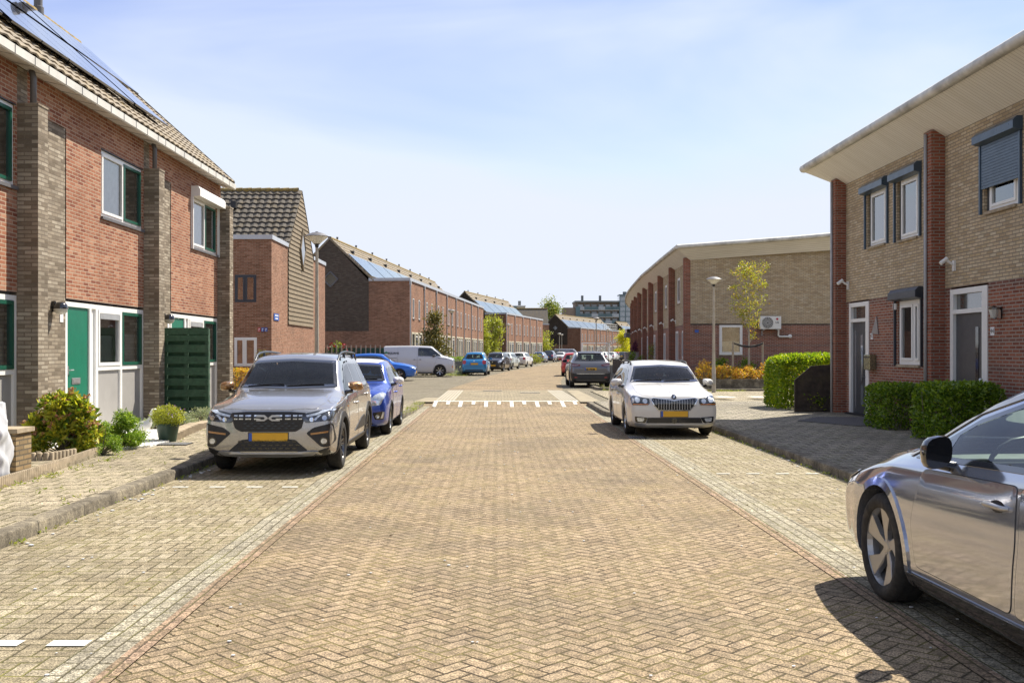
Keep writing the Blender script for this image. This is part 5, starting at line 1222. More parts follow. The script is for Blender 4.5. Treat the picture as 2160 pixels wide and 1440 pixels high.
for _ in range(420): pts.append((rnd.choice((rnd.gauss(-4.0, .12), rnd.gauss(4.35, .1), rnd.uniform(-4, 4.3))), rnd.uniform(4, 26), .008))
mb = MB(); leaves(mb, pts, .028, rnd, .5, 1.0); tag(mb.build('fallen_leaves', 'fallen_leaf', fix=False), kind='stuff', label='tiny brown fallen leaves and bud scales on the road', cat='fallen leaves')
# drains
def grating(x, y, w, d, z, label):
    t = thing('drain_grating', label, 'drain', (x, y, z)); f = MB(); f.box(-w/2, w/2, -d/2, d/2, 0, .008); f.build('frame', 'black_plastic', t)
    b = MB()
    for k in range(int(w/.05)): b.box(-w/2+.01+k*.05, -w/2+.03+k*.05, -d/2+.01, d/2-.01, .0085, .014)
    b.build('bars', 'galvanised', t)
grating(-.2, 39.2, .75, .3, PZ, 'dark drain grating in the raised crossing, the farther and left one')
grating(1.2, 37.3, .75, .3, PZ, 'dark drain grating in the raised crossing, the nearer and right one')
grating(-5.35, 16.4, .55, .42, .125, 'square black grating set in the white gravel garden edge')
grating(2.66, 19.0, .32, .45, .005, 'iron road gully in the grey gutter band beside the white estate car')

# ------------------------------------------------------------------ building helpers (local frame: x along the front, -y out of the front, z up)
def holed(mb, x0, x1, z0, z1, holes, y=0.0, t=.10):
    """wall face at y with rectangular holes and reveals t deep (towards +y)"""
    xs = sorted({x0, x1}|{h[0] for h in holes}|{h[1] for h in holes}); zs = sorted({z0, z1}|{h[2] for h in holes}|{h[3] for h in holes})
    xs = [x for x in xs if x0 <= x <= x1]; zs = [z for z in zs if z0 <= z <= z1]
    for a, b in zip(xs[:-1], xs[1:]):
        for c, d in zip(zs[:-1], zs[1:]):
            mx, mz = (a+b)/2, (c+d)/2
            if any(h[0] < mx < h[1] and h[2] < mz < h[3] for h in holes): continue
            mb.quad((a, y, c), (b, y, c), (b, y, d), (a, y, d))
    for h in holes:
        a, b, c, d = h; mb.quad((a, y, c), (a, y, d), (a, y+t, d), (a, y+t, c)); mb.quad((b, y, c), (b, y+t, c), (b, y+t, d), (b, y, d))
        mb.quad((a, y, d), (b, y, d), (b, y+t, d), (a, y+t, d)); mb.quad((a, y, c), (a, y+t, c), (b, y+t, c), (b, y, c))
def frame_rect(mb, x0, x1, z0, z1, w, y0, y1):
    mb.box(x0, x0+w, y0, y1, z0, z1); mb.box(x1-w, x1, y0, y1, z0, z1); mb.box(x0+w, x1-w, y0, y1, z1-w, z1); mb.box(x0+w, x1-w, y0, y1, z0, z0+w)
def window(par, x0, x1, z0, z1, y=.07, fm='white_upvc', sash=None, div=None, fw=.055, sill='edging_concrete', glass='window_glass', back=True, curtain=0.0, name='window', silly=.02, sash_side=None):
    """frame with glazing, a dim room behind it"""
    f = MB(); frame_rect(f, x0, x1, z0, z1, fw, y-.035, y+.035)
    if div: f.box(x0+div-fw/2, x0+div+fw/2, y-.034, y+.034, z0+fw, z1-fw)
    fo = f.build(name, fm, par)
    cells = [(x0+fw, x1-fw)] if not div else [(x0+fw, x0+div-fw/2), (x0+div+fw/2, x1-fw)]
    for i, (a, b) in enumerate(cells):
        sm = sash if (sash and (sash_side is None or sash_side == i)) else fm
        s_ = MB(); frame_rect(s_, a+.002, b-.002, z0+fw+.002, z1-fw-.002, .05, y-.055, y+.01); s_.build('sash', sm, fo)
        g = MB(); g.quad((a+.05, y-.02, z0+fw+.05), (b-.05, y-.02, z0+fw+.05), (b-.05, y-.02, z1-fw-.05), (a+.05, y-.02, z1-fw-.05)); g.build('pane', glass, fo, fix=False)
        if curtain:
            c = MB(); n = 14
            for k in range(n):
                u0, u1 = a+(b-a)*k/n, a+(b-a)*(k+1)/n; c.quad((u0, y+.10+.012*(k % 2), z0+.05), (u1, y+.10+.012*((k+1) % 2), z0+.05), (u1, y+.10+.012*((k+1) % 2), z0+.05+(z1-z0-.1)), (u0, y+.10+.012*(k % 2), z1-.05))
            c.build('curtain', 'curtain', fo, True, fix=False)
    if back:
        r = MB(); d = 1.1; a, b, c, e = x0+.01, x1-.01, z0+.01, z1-.01; yy = y+.04
        r.quad((a-.3, d, c-.3), (b+.3, d, c-.3), (b+.3, d, e+.2), (a-.3, d, e+.2)); r.quad((a, yy, c), (a-.3, d, c-.3), (a-.3, d, e+.2), (a, yy, e)); r.quad((b, yy, c), (b+.3, d, c-.3), (b+.3, d, e+.2), (b, yy, e))
        r.quad((a, yy, e), (b, yy, e), (b+.3, d, e+.2), (a-.3, d, e+.2)); r.quad((a, yy, c), (b, yy, c), (b+.3, d, c-.3), (a-.3, d, c-.3)); r.build('room', 'room_dark', fo, fix=False)
    if sill: s_ = MB(); s_.box(x0-.03, x1+.03, -.045, y-.03, z0-.055, z0-.002); s_.build('sill', sill, fo)
    return fo
def tiles(mb, x0, x1, y0, z0, y1, z1, tw=.30, th=.34, amp=.028, seg=4, step=.03):
    """interlocking roof tiles from the eave (y0,z0) up to (y1,z1)"""
    up = Vector((0, y1-y0, z1-z0)); Ln = up.length; up.normalize(); nrm = Vector((0, -up.z, up.y)) if up.y > 0 else Vector((0, up.z, -up.y)); nrm = nrm if nrm.z > 0 else -nrm
    nr = max(1, round(Ln/th)); th = Ln/nr; nt = max(1, round((x1-x0)/tw)); tw = (x1-x0)/nt; cols = nt*seg+1
    prof = [0.0, .55, 1.0, .55] if seg == 4 else [0, 1]
    for r in range(nr):
        V = []
        for k, (s_, lift) in enumerate(((r*th, step-.028), (r*th, step), ((r+1)*th, 0.0))):
            for i in range(cols):
                p = Vector((x0+(x1-x0)*i/(cols-1), y0, z0))+up*s_+nrm*(lift+amp*prof[i % seg]); V.append(p)
        Fq = []
        for k in range(2):
            for i in range(cols-1): Fq.append((k*cols+i, k*cols+i+1, (k+1)*cols+i+1, (k+1)*cols+i))
        mb.add(V, Fq)
def lamp_wall(par, x, z, y=0.0):
    m = MB(); m.box(x-.03, x+.03, y-.05, y-.002, z-.02, z+.16); m.tube([(x, y-.03, z+.10), (x, y-.10, z+.12)], .02, 6)
    m.lathe([(0, .15), (.06, .14), (.10, .10), (.115, .055), (.115, .03)], c=(x, y-.14, z), n=16); o = m.build('wall_lamp', 'gloss_black', par, True, 40)
    g = MB(); g.lathe([(.112, .028), (.10, -.02), (.06, -.055), (0, -.065)], c=(x, y-.14, z), n=16); g.build('lamp_shade', 'lamp_glass', o, True, 40)
    return o
# ------------------------------------------------------------------ left terrace (wall plane X=-7.32, local x runs away from the camera)
def left_house(label, y0, last=False, roller=False, first=False):
    t = thing('terraced_house', label, 'house', (-7.32, y0, 0), R(90)); Wd = 5.42
    # bay: pilaster 0-.33, grey wall .33-1.72, timber front 1.72-5.42
    w_ = MB(); holed(w_, 1.72, Wd, 2.55, 5.42, [(3.22, 5.34, 4.15, 5.38)], 0, .12); holed(w_, .33, Wd, 5.42, 6.12, [], 0)
    w_.box(.0, Wd, .0, .3, 6.12, 6.14)
    w_.quad((1.72, 0, 2.55), (Wd, 0, 2.55), (Wd, .14, 2.55), (1.72, .14, 2.55)); w_.build('upper_wall', 'orange_brick', t)
    g = MB(); holed(g, .33, 1.72, 0, 5.42, [], .012); g.quad((1.72, .012, 0), (1.72, .14, 0), (1.72, .14, 2.55), (1.72, .012, 2.55)); g.build('grey_wall', 'greybrown_brick', t)
    p = MB(); p.box(0, .33, -.32, .3, 0, 5.40); p.build('pilaster', 'greybrown_brick', t)
    cp = MB(); cp.box(-.01, .34, -.33, .0, 5.40, 5.43); cp.box(0, .33, 0.0, .3, 5.43, 6.12); cp.build('pilaster_cap', 'greybrown_brick', t)
    if last:
        p = MB(); p.box(Wd, Wd+.33, -.32, .3, 0, 5.40); p.box(Wd-.01, Wd+.34, -.33, 0, 5.40, 5.43); p.build('pilaster', 'greybrown_brick', t)
        gb = MB(); e = Wd+.30; gb.quad((e, .0, 0), (e, 7.6, 0), (e, 7.6, 6.1), (e, 0, 6.1)); gb.poly([(e, 0, 6.1), (e, 7.6, 6.1), (e, 3.8, 9.72)]); gb.quad((Wd, 0, 5.4), (e, 0, 5.4), (e, 0, 6.12), (Wd, 0, 6.12)); gb.build('gable_wall', 'orange_brick', t)
    ml = MB(); ml.box(0.35, 1.70, .30, 7.6, 0.02, 6.0); bk = MB(); bk.quad((0, 7.6, 0), (Wd, 7.6, 0), (Wd, 7.6, 6.1), (0, 7.6, 6.1)); bk.build('rear_wall', 'orange_brick', t)
    lint = MB(); lint.box(1.72, Wd, .005, .05, 2.535, 2.549); lint.build('lintel', 'black_plastic', t)
    # upper window: left light fixed with a pale blind, right sash green
    win = window(t, 3.22, 5.34, 4.15, 5.38, .06, 'white_upvc', sash='dark_green_paint', div=1.12, sash_side=1, sill='pipe_grey', fw=.06)
    b = MB(); b.quad((3.30, .10, 4.25), (4.28, .10, 4.25), (4.28, .10, 5.3), (3.30, .10, 5.3)); b.build('blind', 'curtain', win, fix=False)
    lt = MB(); lt.box(3.20, 5.36, -.01, .03, 5.38, 5.40); lt.build('window_lintel', 'black_plastic', t)
    # ground floor front
    f = MB(); y = .06
    X = [1.72, 1.79, 2.70, 2.76, 3.02, 3.09, 4.20, 4.27, 5.35, Wd]
    for a, b_ in ((1.72, 1.80), (2.72, 2.80), (3.0, 3.10), (4.18, 4.27), (5.33, Wd)): f.box(a, b_, y-.05, y+.05, .16, 2.50)
    f.box(1.80, 5.33, y-.048, y+.048, 2.42, 2.50); f.box(3.10, 5.33, y-.049, y+.052, 1.30, 1.38); f.box(1.72, Wd, y-.06, y+.05, .10, .158)
    fo = f.build('front_frame', 'white_upvc', t)
    pn = MB(); pn.box(2.80, 3.0, y-.01, y+.01, .17, 2.42); pn.build('side_panel', 'white_upvc', fo)
    gp = MB()
    for a, b_ in ((3.10, 4.18), (4.27, 5.33)): gp.box(a, b_, y-.012, y+.012, .16, 1.30)
    gp.build('lower_panel', 'grey_panel', fo)
    gr = MB()
    for a, b_ in ((3.10, 4.18), (4.27, 5.33)): gr.box(a, b_, y-.016, y-.0125, .86, .868)
    for i, (a, b_, sm) in enumerate(((3.10, 4.18, 'white_upvc'), (4.27, 5.33, 'dark_green_paint'))):
        s_ = MB(); frame_rect(s_, a+.004, b_-.004, 1.384, 2.416, .06, y-.062, y+.02); s_.build('sash', sm, fo)
        if i == 0: v = MB(); v.box(a+.06, b_-.06, y-.07, y+.0, 2.25, 2.35); v.build('vent_strip', 'zinc', fo)
        q = MB(); q.quad((a+.06, y-.02, 1.44), (b_-.06, y-.02, 1.44), (b_-.06, y-.02, 2.36), (a+.06, y-.02, 2.36)); q.build('pane', 'window_glass', fo, fix=False)
        sc = MB(); sc.quad((a+.0, y+.09, 1.38), (b_, y+.09, 1.38), (b_, y+.09, 1.95 if i == 0 else 2.0), (a, y+.09, 1.95 if i == 0 else 2.0)); sc.build('window_film', 'grey_panel', fo, fix=False)
    r_ = MB(); r_.quad((3.05, 1.2, 1.0), (5.4, 1.2, 1.0), (5.4, 1.2, 2.6), (3.05, 1.2, 2.6)); r_.quad((3.05, .13, 2.44), (5.4, .13, 2.44), (5.4, 1.2, 2.6), (3.05, 1.2, 2.6)); r_.quad((3.05, .13, 1.3), (5.4, .13, 1.3), (5.4, 1.2, 1.0), (3.05, 1.2, 1.0)); r_.quad((3.05, .13, 1.3), (3.05, 1.2, 1.0), (3.05, 1.2, 2.6), (3.05, .13, 2.44)); r_.quad((5.4, .13, 1.3), (5.4, 1.2, 1.0), (5.4, 1.2, 2.6), (5.4, .13, 2.44)); r_.build('room', 'room_dark', fo, fix=False)
    d = MB(); d.box(1.80, 2.72, y-.02, y+.025, .17, 2.42); do = d.build('door', 'door_green', t)
    h = MB(); h.tube([(1.88, y-.02, 1.33), (1.88, y-.07, 1.33), (2.0, y-.07, 1.33)], .012, 6); h.box(1.86, 1.90, y-.03, y-.018, 1.25, 1.40); h.build('handle', 'satin_silver', do)
    l_ = MB(); l_.bbox(2.03, 2.37, y-.032, y-.02, 1.08, 1.19, .003); l_.box(2.06, 2.34, y-.040, y-.0325, 1.10, 1.16); l_.build('letter_slot', 'satin_silver', do)
    st = MB(); st.box(1.74, 2.80, -.30, .0, .02, .16); st.build('doorstep', 'kerb_concrete', t)
    lamp_wall(t, 1.22, 2.32, .012)
    nb = MB(); nb.box(1.50, 1.62, .002, .0115, 2.14, 2.28); nb.build('number_plate', 'sign_white', t)
    # downpipe, gutter, roof
    dp = MB(); dp.tube([(.17, -.17, 5.41), (.17, -.17, 5.86), (.17, -.14, 5.97)], .048, 10); dp.build('downpipe', 'pipe_grey', t, True)
    x1 = Wd+(.42 if last else 0)
    gu = MB(); gu.prism([(-.37, 6.07), (-.37, 5.945), (-.35, 5.925), (-.02, 6.0), (-.02, 6.08), (-.05, 6.08), (-.33, 5.97), (-.345, 6.07)], 0, x1, ax='x')
    gs = gu; gu.mi = 1; k = 0.25
    while k < x1-.02: gs.box(k, k+.012, -.376, -.366, 5.94, 6.065); gs.prism([(-.352, 5.921), (-.352, 5.927), (-.02, 6.002), (-.02, 5.994)], k, k+.012, ax='x'); k += .62
    gu.build('gutter', ['gutter_white', 'pipe_grey'], t)
    rz = 9.78
    rf = MB(); tiles(rf, 0, x1, -.33, 6.10, 3.8, rz); rf.quad((0, 3.8, rz), (x1, 3.8, rz), (x1, 7.9, 6.0), (0, 7.9, 6.0)); rf.quad((0, -.3, 6.07), (x1, -.3, 6.07), (x1, 3.8, rz-.05), (0, 3.8, rz-.05))
    rfo = rf.build('roof', 'roof_tile_warm', t, True, 30, fix=False)
    rd = MB(); q = 0
    while q < x1-.1: rd.lathe([(.10, 0), (.115, .34), (.115, .36)], c=(q, 3.8, rz+.0), ax='x', n=10); q += .36
    rd.build('ridge_tiles', 'ridge_moss', rfo)
    if last:
        vg = MB(); vg.prism([(-.33, 6.05), (3.8, rz-.02), (3.8, rz+.10), (-.33, 6.17)], x1, x1+.03, ax='x'); vg.build('verge', 'pipe_grey', rfo)
    # solar panels standing just off the tiles
    def onroof(x, s_, h): u = Vector((0, 4.13, rz-6.10)).normalized(); n = Vector((0, -u.z, u.y)); p = Vector((x, -.33, 6.10))+u*s_+n*h; return tuple(p)
    for row, (s0, s1, xa, xb) in enumerate(((.75, 2.45, .1, 5.3), (2.75, 4.45, .1, 5.3)) if not last else ((.85, 2.50, .1, 2.2), (2.75, 4.45, .1, 4.6))):
        x = xa
        while x+1.0 <= xb+.05:
            m = MB(); A = [onroof(x, s0, .17), onroof(x+1.0, s0, .17), onroof(x+1.0, s1, .17), onroof(x, s1, .17)]; B = [onroof(x, s0, .13), onroof(x+1.0, s0, .13), onroof(x+1.0, s1, .13), onroof(x, s1, .13)]
            m.add(A+B, [(4, 7, 6, 5), (0, 4, 5, 1), (1, 5, 6, 2), (2, 6, 7, 3), (3, 7, 4, 0)]); m.mi = 1; m.add(A, [(0, 1, 2, 3)]); m.build('solar_panel', ['gloss_black', 'solar_glass'], rfo, fix=False); x += 1.03
        rl = MB()
        for ss in (s0+.35, s1-.35): rl.tube([onroof(xa-.05, ss, .09), onroof(x, ss, .09)], .02, 5)
        rl.build('panel_rail', 'black_plastic', rfo)
    if roller:
        bx = MB(); bx.prism([(-.22, 5.36), (-.22, 5.52), (-.17, 5.60), (.0, 5.60), (.0, 5.36)], 3.18, 5.40, ax='x'); bx.box(3.16, 3.205, -.06, .0, 4.10, 5.358); bx.box(5.37, 5.415, -.06, .0, 4.10, 5.358); bx.build('roller_shutter', 'white_upvc', t)
    return t
left_house('red brick terraced house at the near left edge, half cut off by the picture frame', 26.0-5.42*3)
left_house('terraced house next behind the near left one, with the full green front door in view', 26.0-5.42*2)
left_house('last house of the left terrace, with a white roller shutter box over its upper window', 26.0-5.42, last=True, roller=True)
left_house('terraced house beside the camera on the left, out of the picture except in reflections', 26.0-5.42*4)
def flue(x, y, z, label, par=None, h=.55, r=.07):
    t = MB(); t.lathe([(r*1.3, -.1), (r*1.3, .08), (r, .1), (r, h*.55), (r*1.35, h*.58), (r*1.35, h*.72), (r*.9, h*.74), (r*.9, h*.80), (r*1.5, h*.82), (r*1.5, h*.95), (r*.5, h)], n=14); o = t.build('flue_pipe', 'pipe_grey', par, True, 40); o.location = (x, y, z)
    if not par: tag(o, label, 'flue')
    return o
fl = [o for o in bpy.data.objects if o.name.startswith('terraced_house')]
flue(3.4, 3.75, 9.85, '', fl[2], h=.75, r=.10)

# ------------------------------------------------------------------ right terrace (wall plane X=8.7, local x runs towards the camera)
def curved_roof(par, xa, xb, depth=9.0, over=.77, drop=0.0, e0=0.0, e1=0.0, wavy=True):
    """pale soffit tilting up to a rounded metal edge; e0/e1 overhang past the ends"""
    s_ = MB(); y0, z0, y1, z1 = 0.0, 5.82, -over, 6.30
    a, b = xa, xb
    ax, bx_ = xa-e0, xb+e1
    n = max(2, int((xb-xa)/.28))
    s_.quad((a, y0, z0), (b, y0, z0), (bx_, y1, z1), (ax, y1, z1))
    if e0: s_.quad((a, y0, z0), (ax, y1, z1), (ax, depth, z1+.75), (a, depth, z0+.62))
    if e1: s_.quad((b, y0, z0), (b, depth, z0+.62), (bx_, depth, z1+.75), (bx_, y1, z1))
    so_ = s_.build('soffit', 'soffit_white', par, fix=False)
    for o in (so_,):
        pass
    e = MB(); e.tube([(ax, y1-.01, z1+.075), ((ax+bx_)/2, y1-.01, z1+.075), (bx_, y1-.01, z1+.075)], .10, 12)
    if e0: e.tube([(ax, y1-.01, z1+.075), (ax, depth*.5, z1+.44), (ax, depth, z1+.82)], .10, 12)
    if e1: e.tube([(bx_, y1-.01, z1+.075), (bx_, depth*.5, z1+.44), (bx_, depth, z1+.82)], .10, 12)
    e.build('roof_edge', 'zinc_edge', par, True, 60)
    r = MB(); r.quad((ax, y1, z1+.12), (bx_, y1, z1+.12), (bx_, depth, z1+.86), (ax, depth, z1+.86)); r.build('roof', 'zinc', par, fix=False)
plain('zinc_edge', (0.62, 0.60, 0.55), 0.6, metal=0.1, var=0.18, scale=3, dirt=((0.14, 0.13, 0.11), 0.7))
m, g_, p_, o_ = newmat('soffit_boards')
uvn = g_.n('ShaderNodeUVMap').outputs[0]
sx = g_.n('ShaderNodeSeparateXYZ'); g_.put(sx.inputs[0], g_.n('ShaderNodeTexCoord').outputs['Object'])
pp = g_.m('FLOORED_MODULO', sx.outputs[0], .095); ln = g_.m('LESS_THAN', pp, .010)
stn = g_.n('ShaderNodeMapping'); g_.put(stn.inputs['Vector'], g_.n('ShaderNodeTexCoord').outputs['Object']); stn.inputs['Scale'].default_value = (5, .5, .5)
c_ = g_.mix(g_.m('MULTIPLY', g_.ramp(g_.noise(stn.outputs[0], 2, 5), [(.4, 0.), (.7, 1.)]), .45), (0.86, 0.83, 0.76), (0.64, 0.60, 0.51)); g_.put(p_.inputs['Base Color'], g_.mix(g_.m('MULTIPLY', ln, .6), c_, (.25, .22, .17))); p_.inputs['Roughness'].default_value = .6
MATS['soffit_white'] = m
def camera_light(par, x, z):
    m_ = MB(); m_.box(x-.04, x+.04, -.04, -.002, z-.1, z+.1); m_.tube([(x, -.03, z+.02), (x-.02, -.16, z+.10)], .025, 6); m_.tube([(x-.02, -.14, z+.14), (x-.02, -.27, z+.04)], .04, 8); m_.build('security_light', 'white_upvc', par, True, 40)
def shutter_box(par, x0, x1, zt, h=.22, fm='anthracite', rails=None, closed=0.0, d=.17):
    b = MB(); b.prism([(-d, zt-h*.85), (-d, zt-h*.30), (-d+.07, zt), (-.002, zt), (-.002, zt-h)], x0, x1, ax='x'); o = b.build('roller_shutter', fm, par)
    if rails:
        r = MB(); r.box(x0+.015, x0+.06, -.05, -.002, rails, zt-h+.001); r.box(x1-.06, x1-.015, -.05, -.002, rails, zt-h+.001); r.build('guide_rail', fm, o)
    if closed:
        s_ = MB(); z = zt-h
        while z > closed: s_.prism([(-.035, z), (-.012, z-.002), (-.012, z-.05), (-.035, z-.046)], x0+.06, x1-.06, ax='x'); z -= .052
        s_.build('shutter_slats', 'steel_blue', o)
    return o
def right_house(label, y0, kind=0, last=False):
    t = thing('terraced_house', label, 'house', (8.7, y0, 0), R(-90)); Wd = 5.5
    hs_u = [(1.42, 2.60, 4.08, 5.36), (3.17, 4.32, 4.04, 5.36)] if kind == 0 else [(1.55, 2.75, 4.12, 5.36), (3.5, 4.6, 4.12, 5.36)]
    up = MB(); holed(up, -.36 if last else 0, Wd, 2.87, 5.84, hs_u, 0, .12); up.build('upper_wall', 'beige_brick', t)
    lo = MB(); hl = [(.25, 1.55, 0.0, 2.87), (3.22, 4.36, 1.36, 2.74)] if kind == 0 else [(.25, 1.70, 0.0, 2.87), (3.4, 4.6, 1.2, 2.74)]
    holed(lo, -.36 if last else 0, Wd, 0, 2.87, hl, 0, .12); lo.build('lower_wall', 'deep_red_brick', t)
    # body behind the skin
    bd = MB(); bd.quad((-.36 if last else 0, .0, 0), (-.36 if last else 0, 9, 0), (-.36 if last else 0, 9, 6.4), (-.36 if last else 0, 0, 5.84)); bd.quad((Wd, .1, 0), (Wd, 9, 0), (Wd, 9, 6.4), (Wd, .1, 5.84)); bd.quad((0, 9, 0), (Wd, 9, 0), (Wd, 9, 6.4), (0, 9, 6.4)); bd.build('side_wall', 'beige_brick', t)
    p = MB(); p.box(-.35, 0, -.27, -.001, 0, 5.96); po = p.build('pillar', 'pillar_red_brick', t)
    dp = MB(); dp.tube([(-.20, -.30, .1), (-.20, -.30, 5.9)], .032, 8); dp.build('downpipe', 'pipe_light', t, True)
    # door
    a, b = hl[0][0], hl[0][1]
    f = MB(); f.box(a, a+.13, -.02, .10, .12, 2.83); f.box(b-.20, b, -.02, .10, .12, 2.83); f.box(a+.13, b-.20, -.018, .10, 2.73, 2.83); f.box(a+.13, b-.20, -.018, .10, 2.36, 2.44); fo = f.build('door_frame', 'white_upvc', t)
    q = MB(); q.quad((a+.13, .05, 2.44), (b-.20, .05, 2.44), (b-.20, .05, 2.73), (a+.13, .05, 2.73)); q.build('pane', 'pane_warm', fo, fix=False)
    d = MB(); d.box(a+.13, b-.20, .04, .09, .16, 2.36); do = d.build('door', 'door_grey', t); w2 = b-a-.33
    if kind == 0:
        gl = MB(); gx = a+.13+w2*.55
        for z0, z1 in ((.35, .85), (.95, 1.45), (1.55, 2.05)): gl.box(gx, gx+.14, .030, .0405, z0, z1)
        gl.box(a+.13+w2*.15, a+.13+w2*.22, .030, .0405, .3, 2.15); gl.build('glass_strip', 'pane_light', do)
        h = MB(); hx = a+.13+w2*.80; h.tube([(hx, -.02, .95), (hx, -.02, 1.65)], .016, 8); h.tube([(hx, .04, 1.05), (hx, -.02, 1.05)], .011, 6); h.tube([(hx, .04, 1.55), (hx, -.02, 1.55)], .011, 6); h.build('handle', 'satin_silver', do, True)
    else:
        gl = MB(); gl.box(a+.13+w2*.70, a+.13+w2*.80, .030, .0405, .35, 2.1); gl.build('glass_strip', 'gloss_black', do)
        h = MB(); h.ball((a+.13+w2*.92, .0, 1.12), .035, .03, .05); h.build('handle', 'sign_white', do, True); l_ = MB(); l_.box(a+.2, a+.2+.36, .032, .0405, .62, .74); l_.box(a+.24, a+.52, .028, .0318, .65, .71); l_.build('letter_slot', 'satin_silver', do)
    th = MB(); th.box(a-.02, b+.02, -.12, .12, .0, .118+.04); th.build('threshold', 'black_plastic', t)
    # windows
    for i, hh in enumerate(hs_u):
        window(t, hh[0]+.1, hh[1]-.1, hh[2]+.01, hh[3]-.01, .08, 'white_upvc', sill='edging_concrete', curtain=.0, fw=.07)
        jb = MB(); frame_rect(jb, hh[0], hh[1], hh[2], hh[3], .10, .055, .11); jb.build('reveal_liner', 'door_grey', t)
        shutter_box(t, hh[0]-.12, hh[1]+.12, 5.56, .24, 'steel_blue', rails=hh[2]-.02, closed=(4.55 if kind == 1 and i == 0 else 0))
    hh = hl[1]; window(t, hh[0]+.02, hh[1]-.02, hh[2]+.01, hh[3]-.01, .06, 'white_upvc', sill='edging_concrete', fw=.09, div=(hh[1]-hh[0])*.66, curtain=0)
    shutter_box(t, hh[0]-.15, hh[1]+.15, 2.98, .25, 'anthracite', rails=hh[2]-.02)
    camera_light(t, .18 if kind == 0 else .42, 3.28)
    curved_roof(t, -.36 if last else 0, Wd, e0=.6 if last else 0)
    nb = MB(); x = 1.66 if kind == 0 else 1.80; nb.box(x, x+.13, -.012, -.001, 1.93, 2.08); no = nb.build('house_number', 'sign_white', t)
    text_mesh('digits', '42' if kind == 0 else '44', .12, 'black_ink', no, Matrix.Translation((x+.065, -.0135, 2.005)) @ Matrix.Rotation(R(90), 4, 'X'), .001)
    if kind == 0:
        mbx = MB(); mbx.bbox(1.62, 1.98, -.16, -.002, 1.22, 1.58, .012); mo = mbx.build('letter_box', 'brass_box', t); s2 = MB(); s2.box(1.62, 1.98, -.168, -.161, 1.50, 1.53); s2.build('flap', 'black_plastic', mo)
        tr_ = MB(); tr_.prism([(1.72, 2.06), (2.14, 2.04), (2.02, 2.46)], -.02, -.002, ax='y'); tr_.build('triangle_plaque', 'steel_plaque', t)
        al = MB(); al.bbox(3.05, 3.18, -.05, -.002, 2.56, 2.70, .01); al.build('alarm_box', 'white_upvc', t)
    else:
        lb = MB(); lb.box(2.12, 2.20, -.03, -.002, 2.22, 2.42); lb.tube([(2.16, -.02, 2.40), (2.16, -.12, 2.42)], .012, 6); lb.lathe([(0, .12), (.10, .07), (.10, .05), (.09, .05)], c=(2.16, -.13, 2.33), n=8); lb.lathe([(.05, -.10), (.05, -.12), (0, -.12)], c=(2.16, -.13, 2.33), n=8); lo2 = lb.build('wall_lantern', 'gloss_black', t)
        lg = MB(); lg.lathe([(.085, .05), (.05, -.10)], c=(2.16, -.13, 2.33), n=8); lg.build('lamp_shade', 'lamp_glass', lo2)
    return t
right_house('yellow brick house ending the right row, with number forty two beside its door', 24.86, 0, last=True)
right_house('yellow brick terraced house at the right picture edge, number forty four and half lowered shutter', 19.36, 1)
right_house('yellow brick terraced house right of the camera, outside the picture frame', 13.86, 0)
right_house('yellow brick terraced house beside the camera on the right, outside the picture', 8.36, 1)

# ------------------------------------------------------------------ curved row beyond on the right
ORD = ['first', 'second', 'third', 'fourth', 'fifth', 'sixth', 'seventh', 'eighth', 'ninth', 'tenth', 'eleventh', 'twelfth', 'thirteenth', 'fourteenth']
PIL = [(9.0, 46.5), (9.27, 52.1), (9.58, 57.7), (9.87, 63.2), (10.3, 68.8), (10.72, 74.3), (11.2, 79.8), (11.75, 85.3), (12.4, 90.8), (13.1, 96.3), (13.95, 101.8), (14.9, 107.2), (16.0, 112.6), (17.2, 118)]
def fan_house(label, a, b, end=False):
    d = Vector((a[0]-b[0], a[1]-b[1])); Wd = d.length; ang = math.atan2(d.y, d.x)
    t = thing('terraced_house', label, 'house', (b[0], b[1], PZ-.02), ang, 'yellow brick houses in the curved right row' if not end else None)
    up = MB(); hs = [(.9, 2.0, 4.0, 5.3), (3.3, 4.6, 4.0, 5.3)]; holed(up, 0, Wd, 2.87, 5.84, hs, 0, .12); up.build('upper_wall', 'beige_brick', t)
    lo = MB(); hl = [(.5, 1.35, .1, 2.6), (2.6, 4.2, 1.2, 2.6)]
    holed(lo, 0, Wd, 0, 2.87, hl, 0, .12); lo.build('lower_wall', 'deep_red_brick', t)
    p = MB(); p.box(-.35, 0, -.30, .1, 0, 5.95)
    p.build('pillar', 'pillar_red_brick', t)
    if end: p = MB(); p.box(Wd-.35, Wd, -.30, -.001, 0, 5.95); p.build('pillar', 'pillar_red_brick', t)
    for hh in hs: window(t, hh[0], hh[1], hh[2], hh[3], .05, 'white_upvc', back=False, glass='pane', fw=.07)
    window(t, *hl[1], .05, 'white_upvc', back=False, glass='pane', fw=.07)
    f = MB(); frame_rect(f, hl[0][0], hl[0][1], hl[0][2], hl[0][3], .10, -.03, .08); f.build('door_frame', 'white_upvc', t); d_ = MB(); d_.box(hl[0][0]+.1, hl[0][1]-.1, .02, .06, .2, 2.5); d_.build('door', 'door_grey', t)
    camera_light(t, .45, 3.1)
    curved_roof(t, -.05, Wd, depth=9, over=.70, e1=.75 if end else 0)
    return t
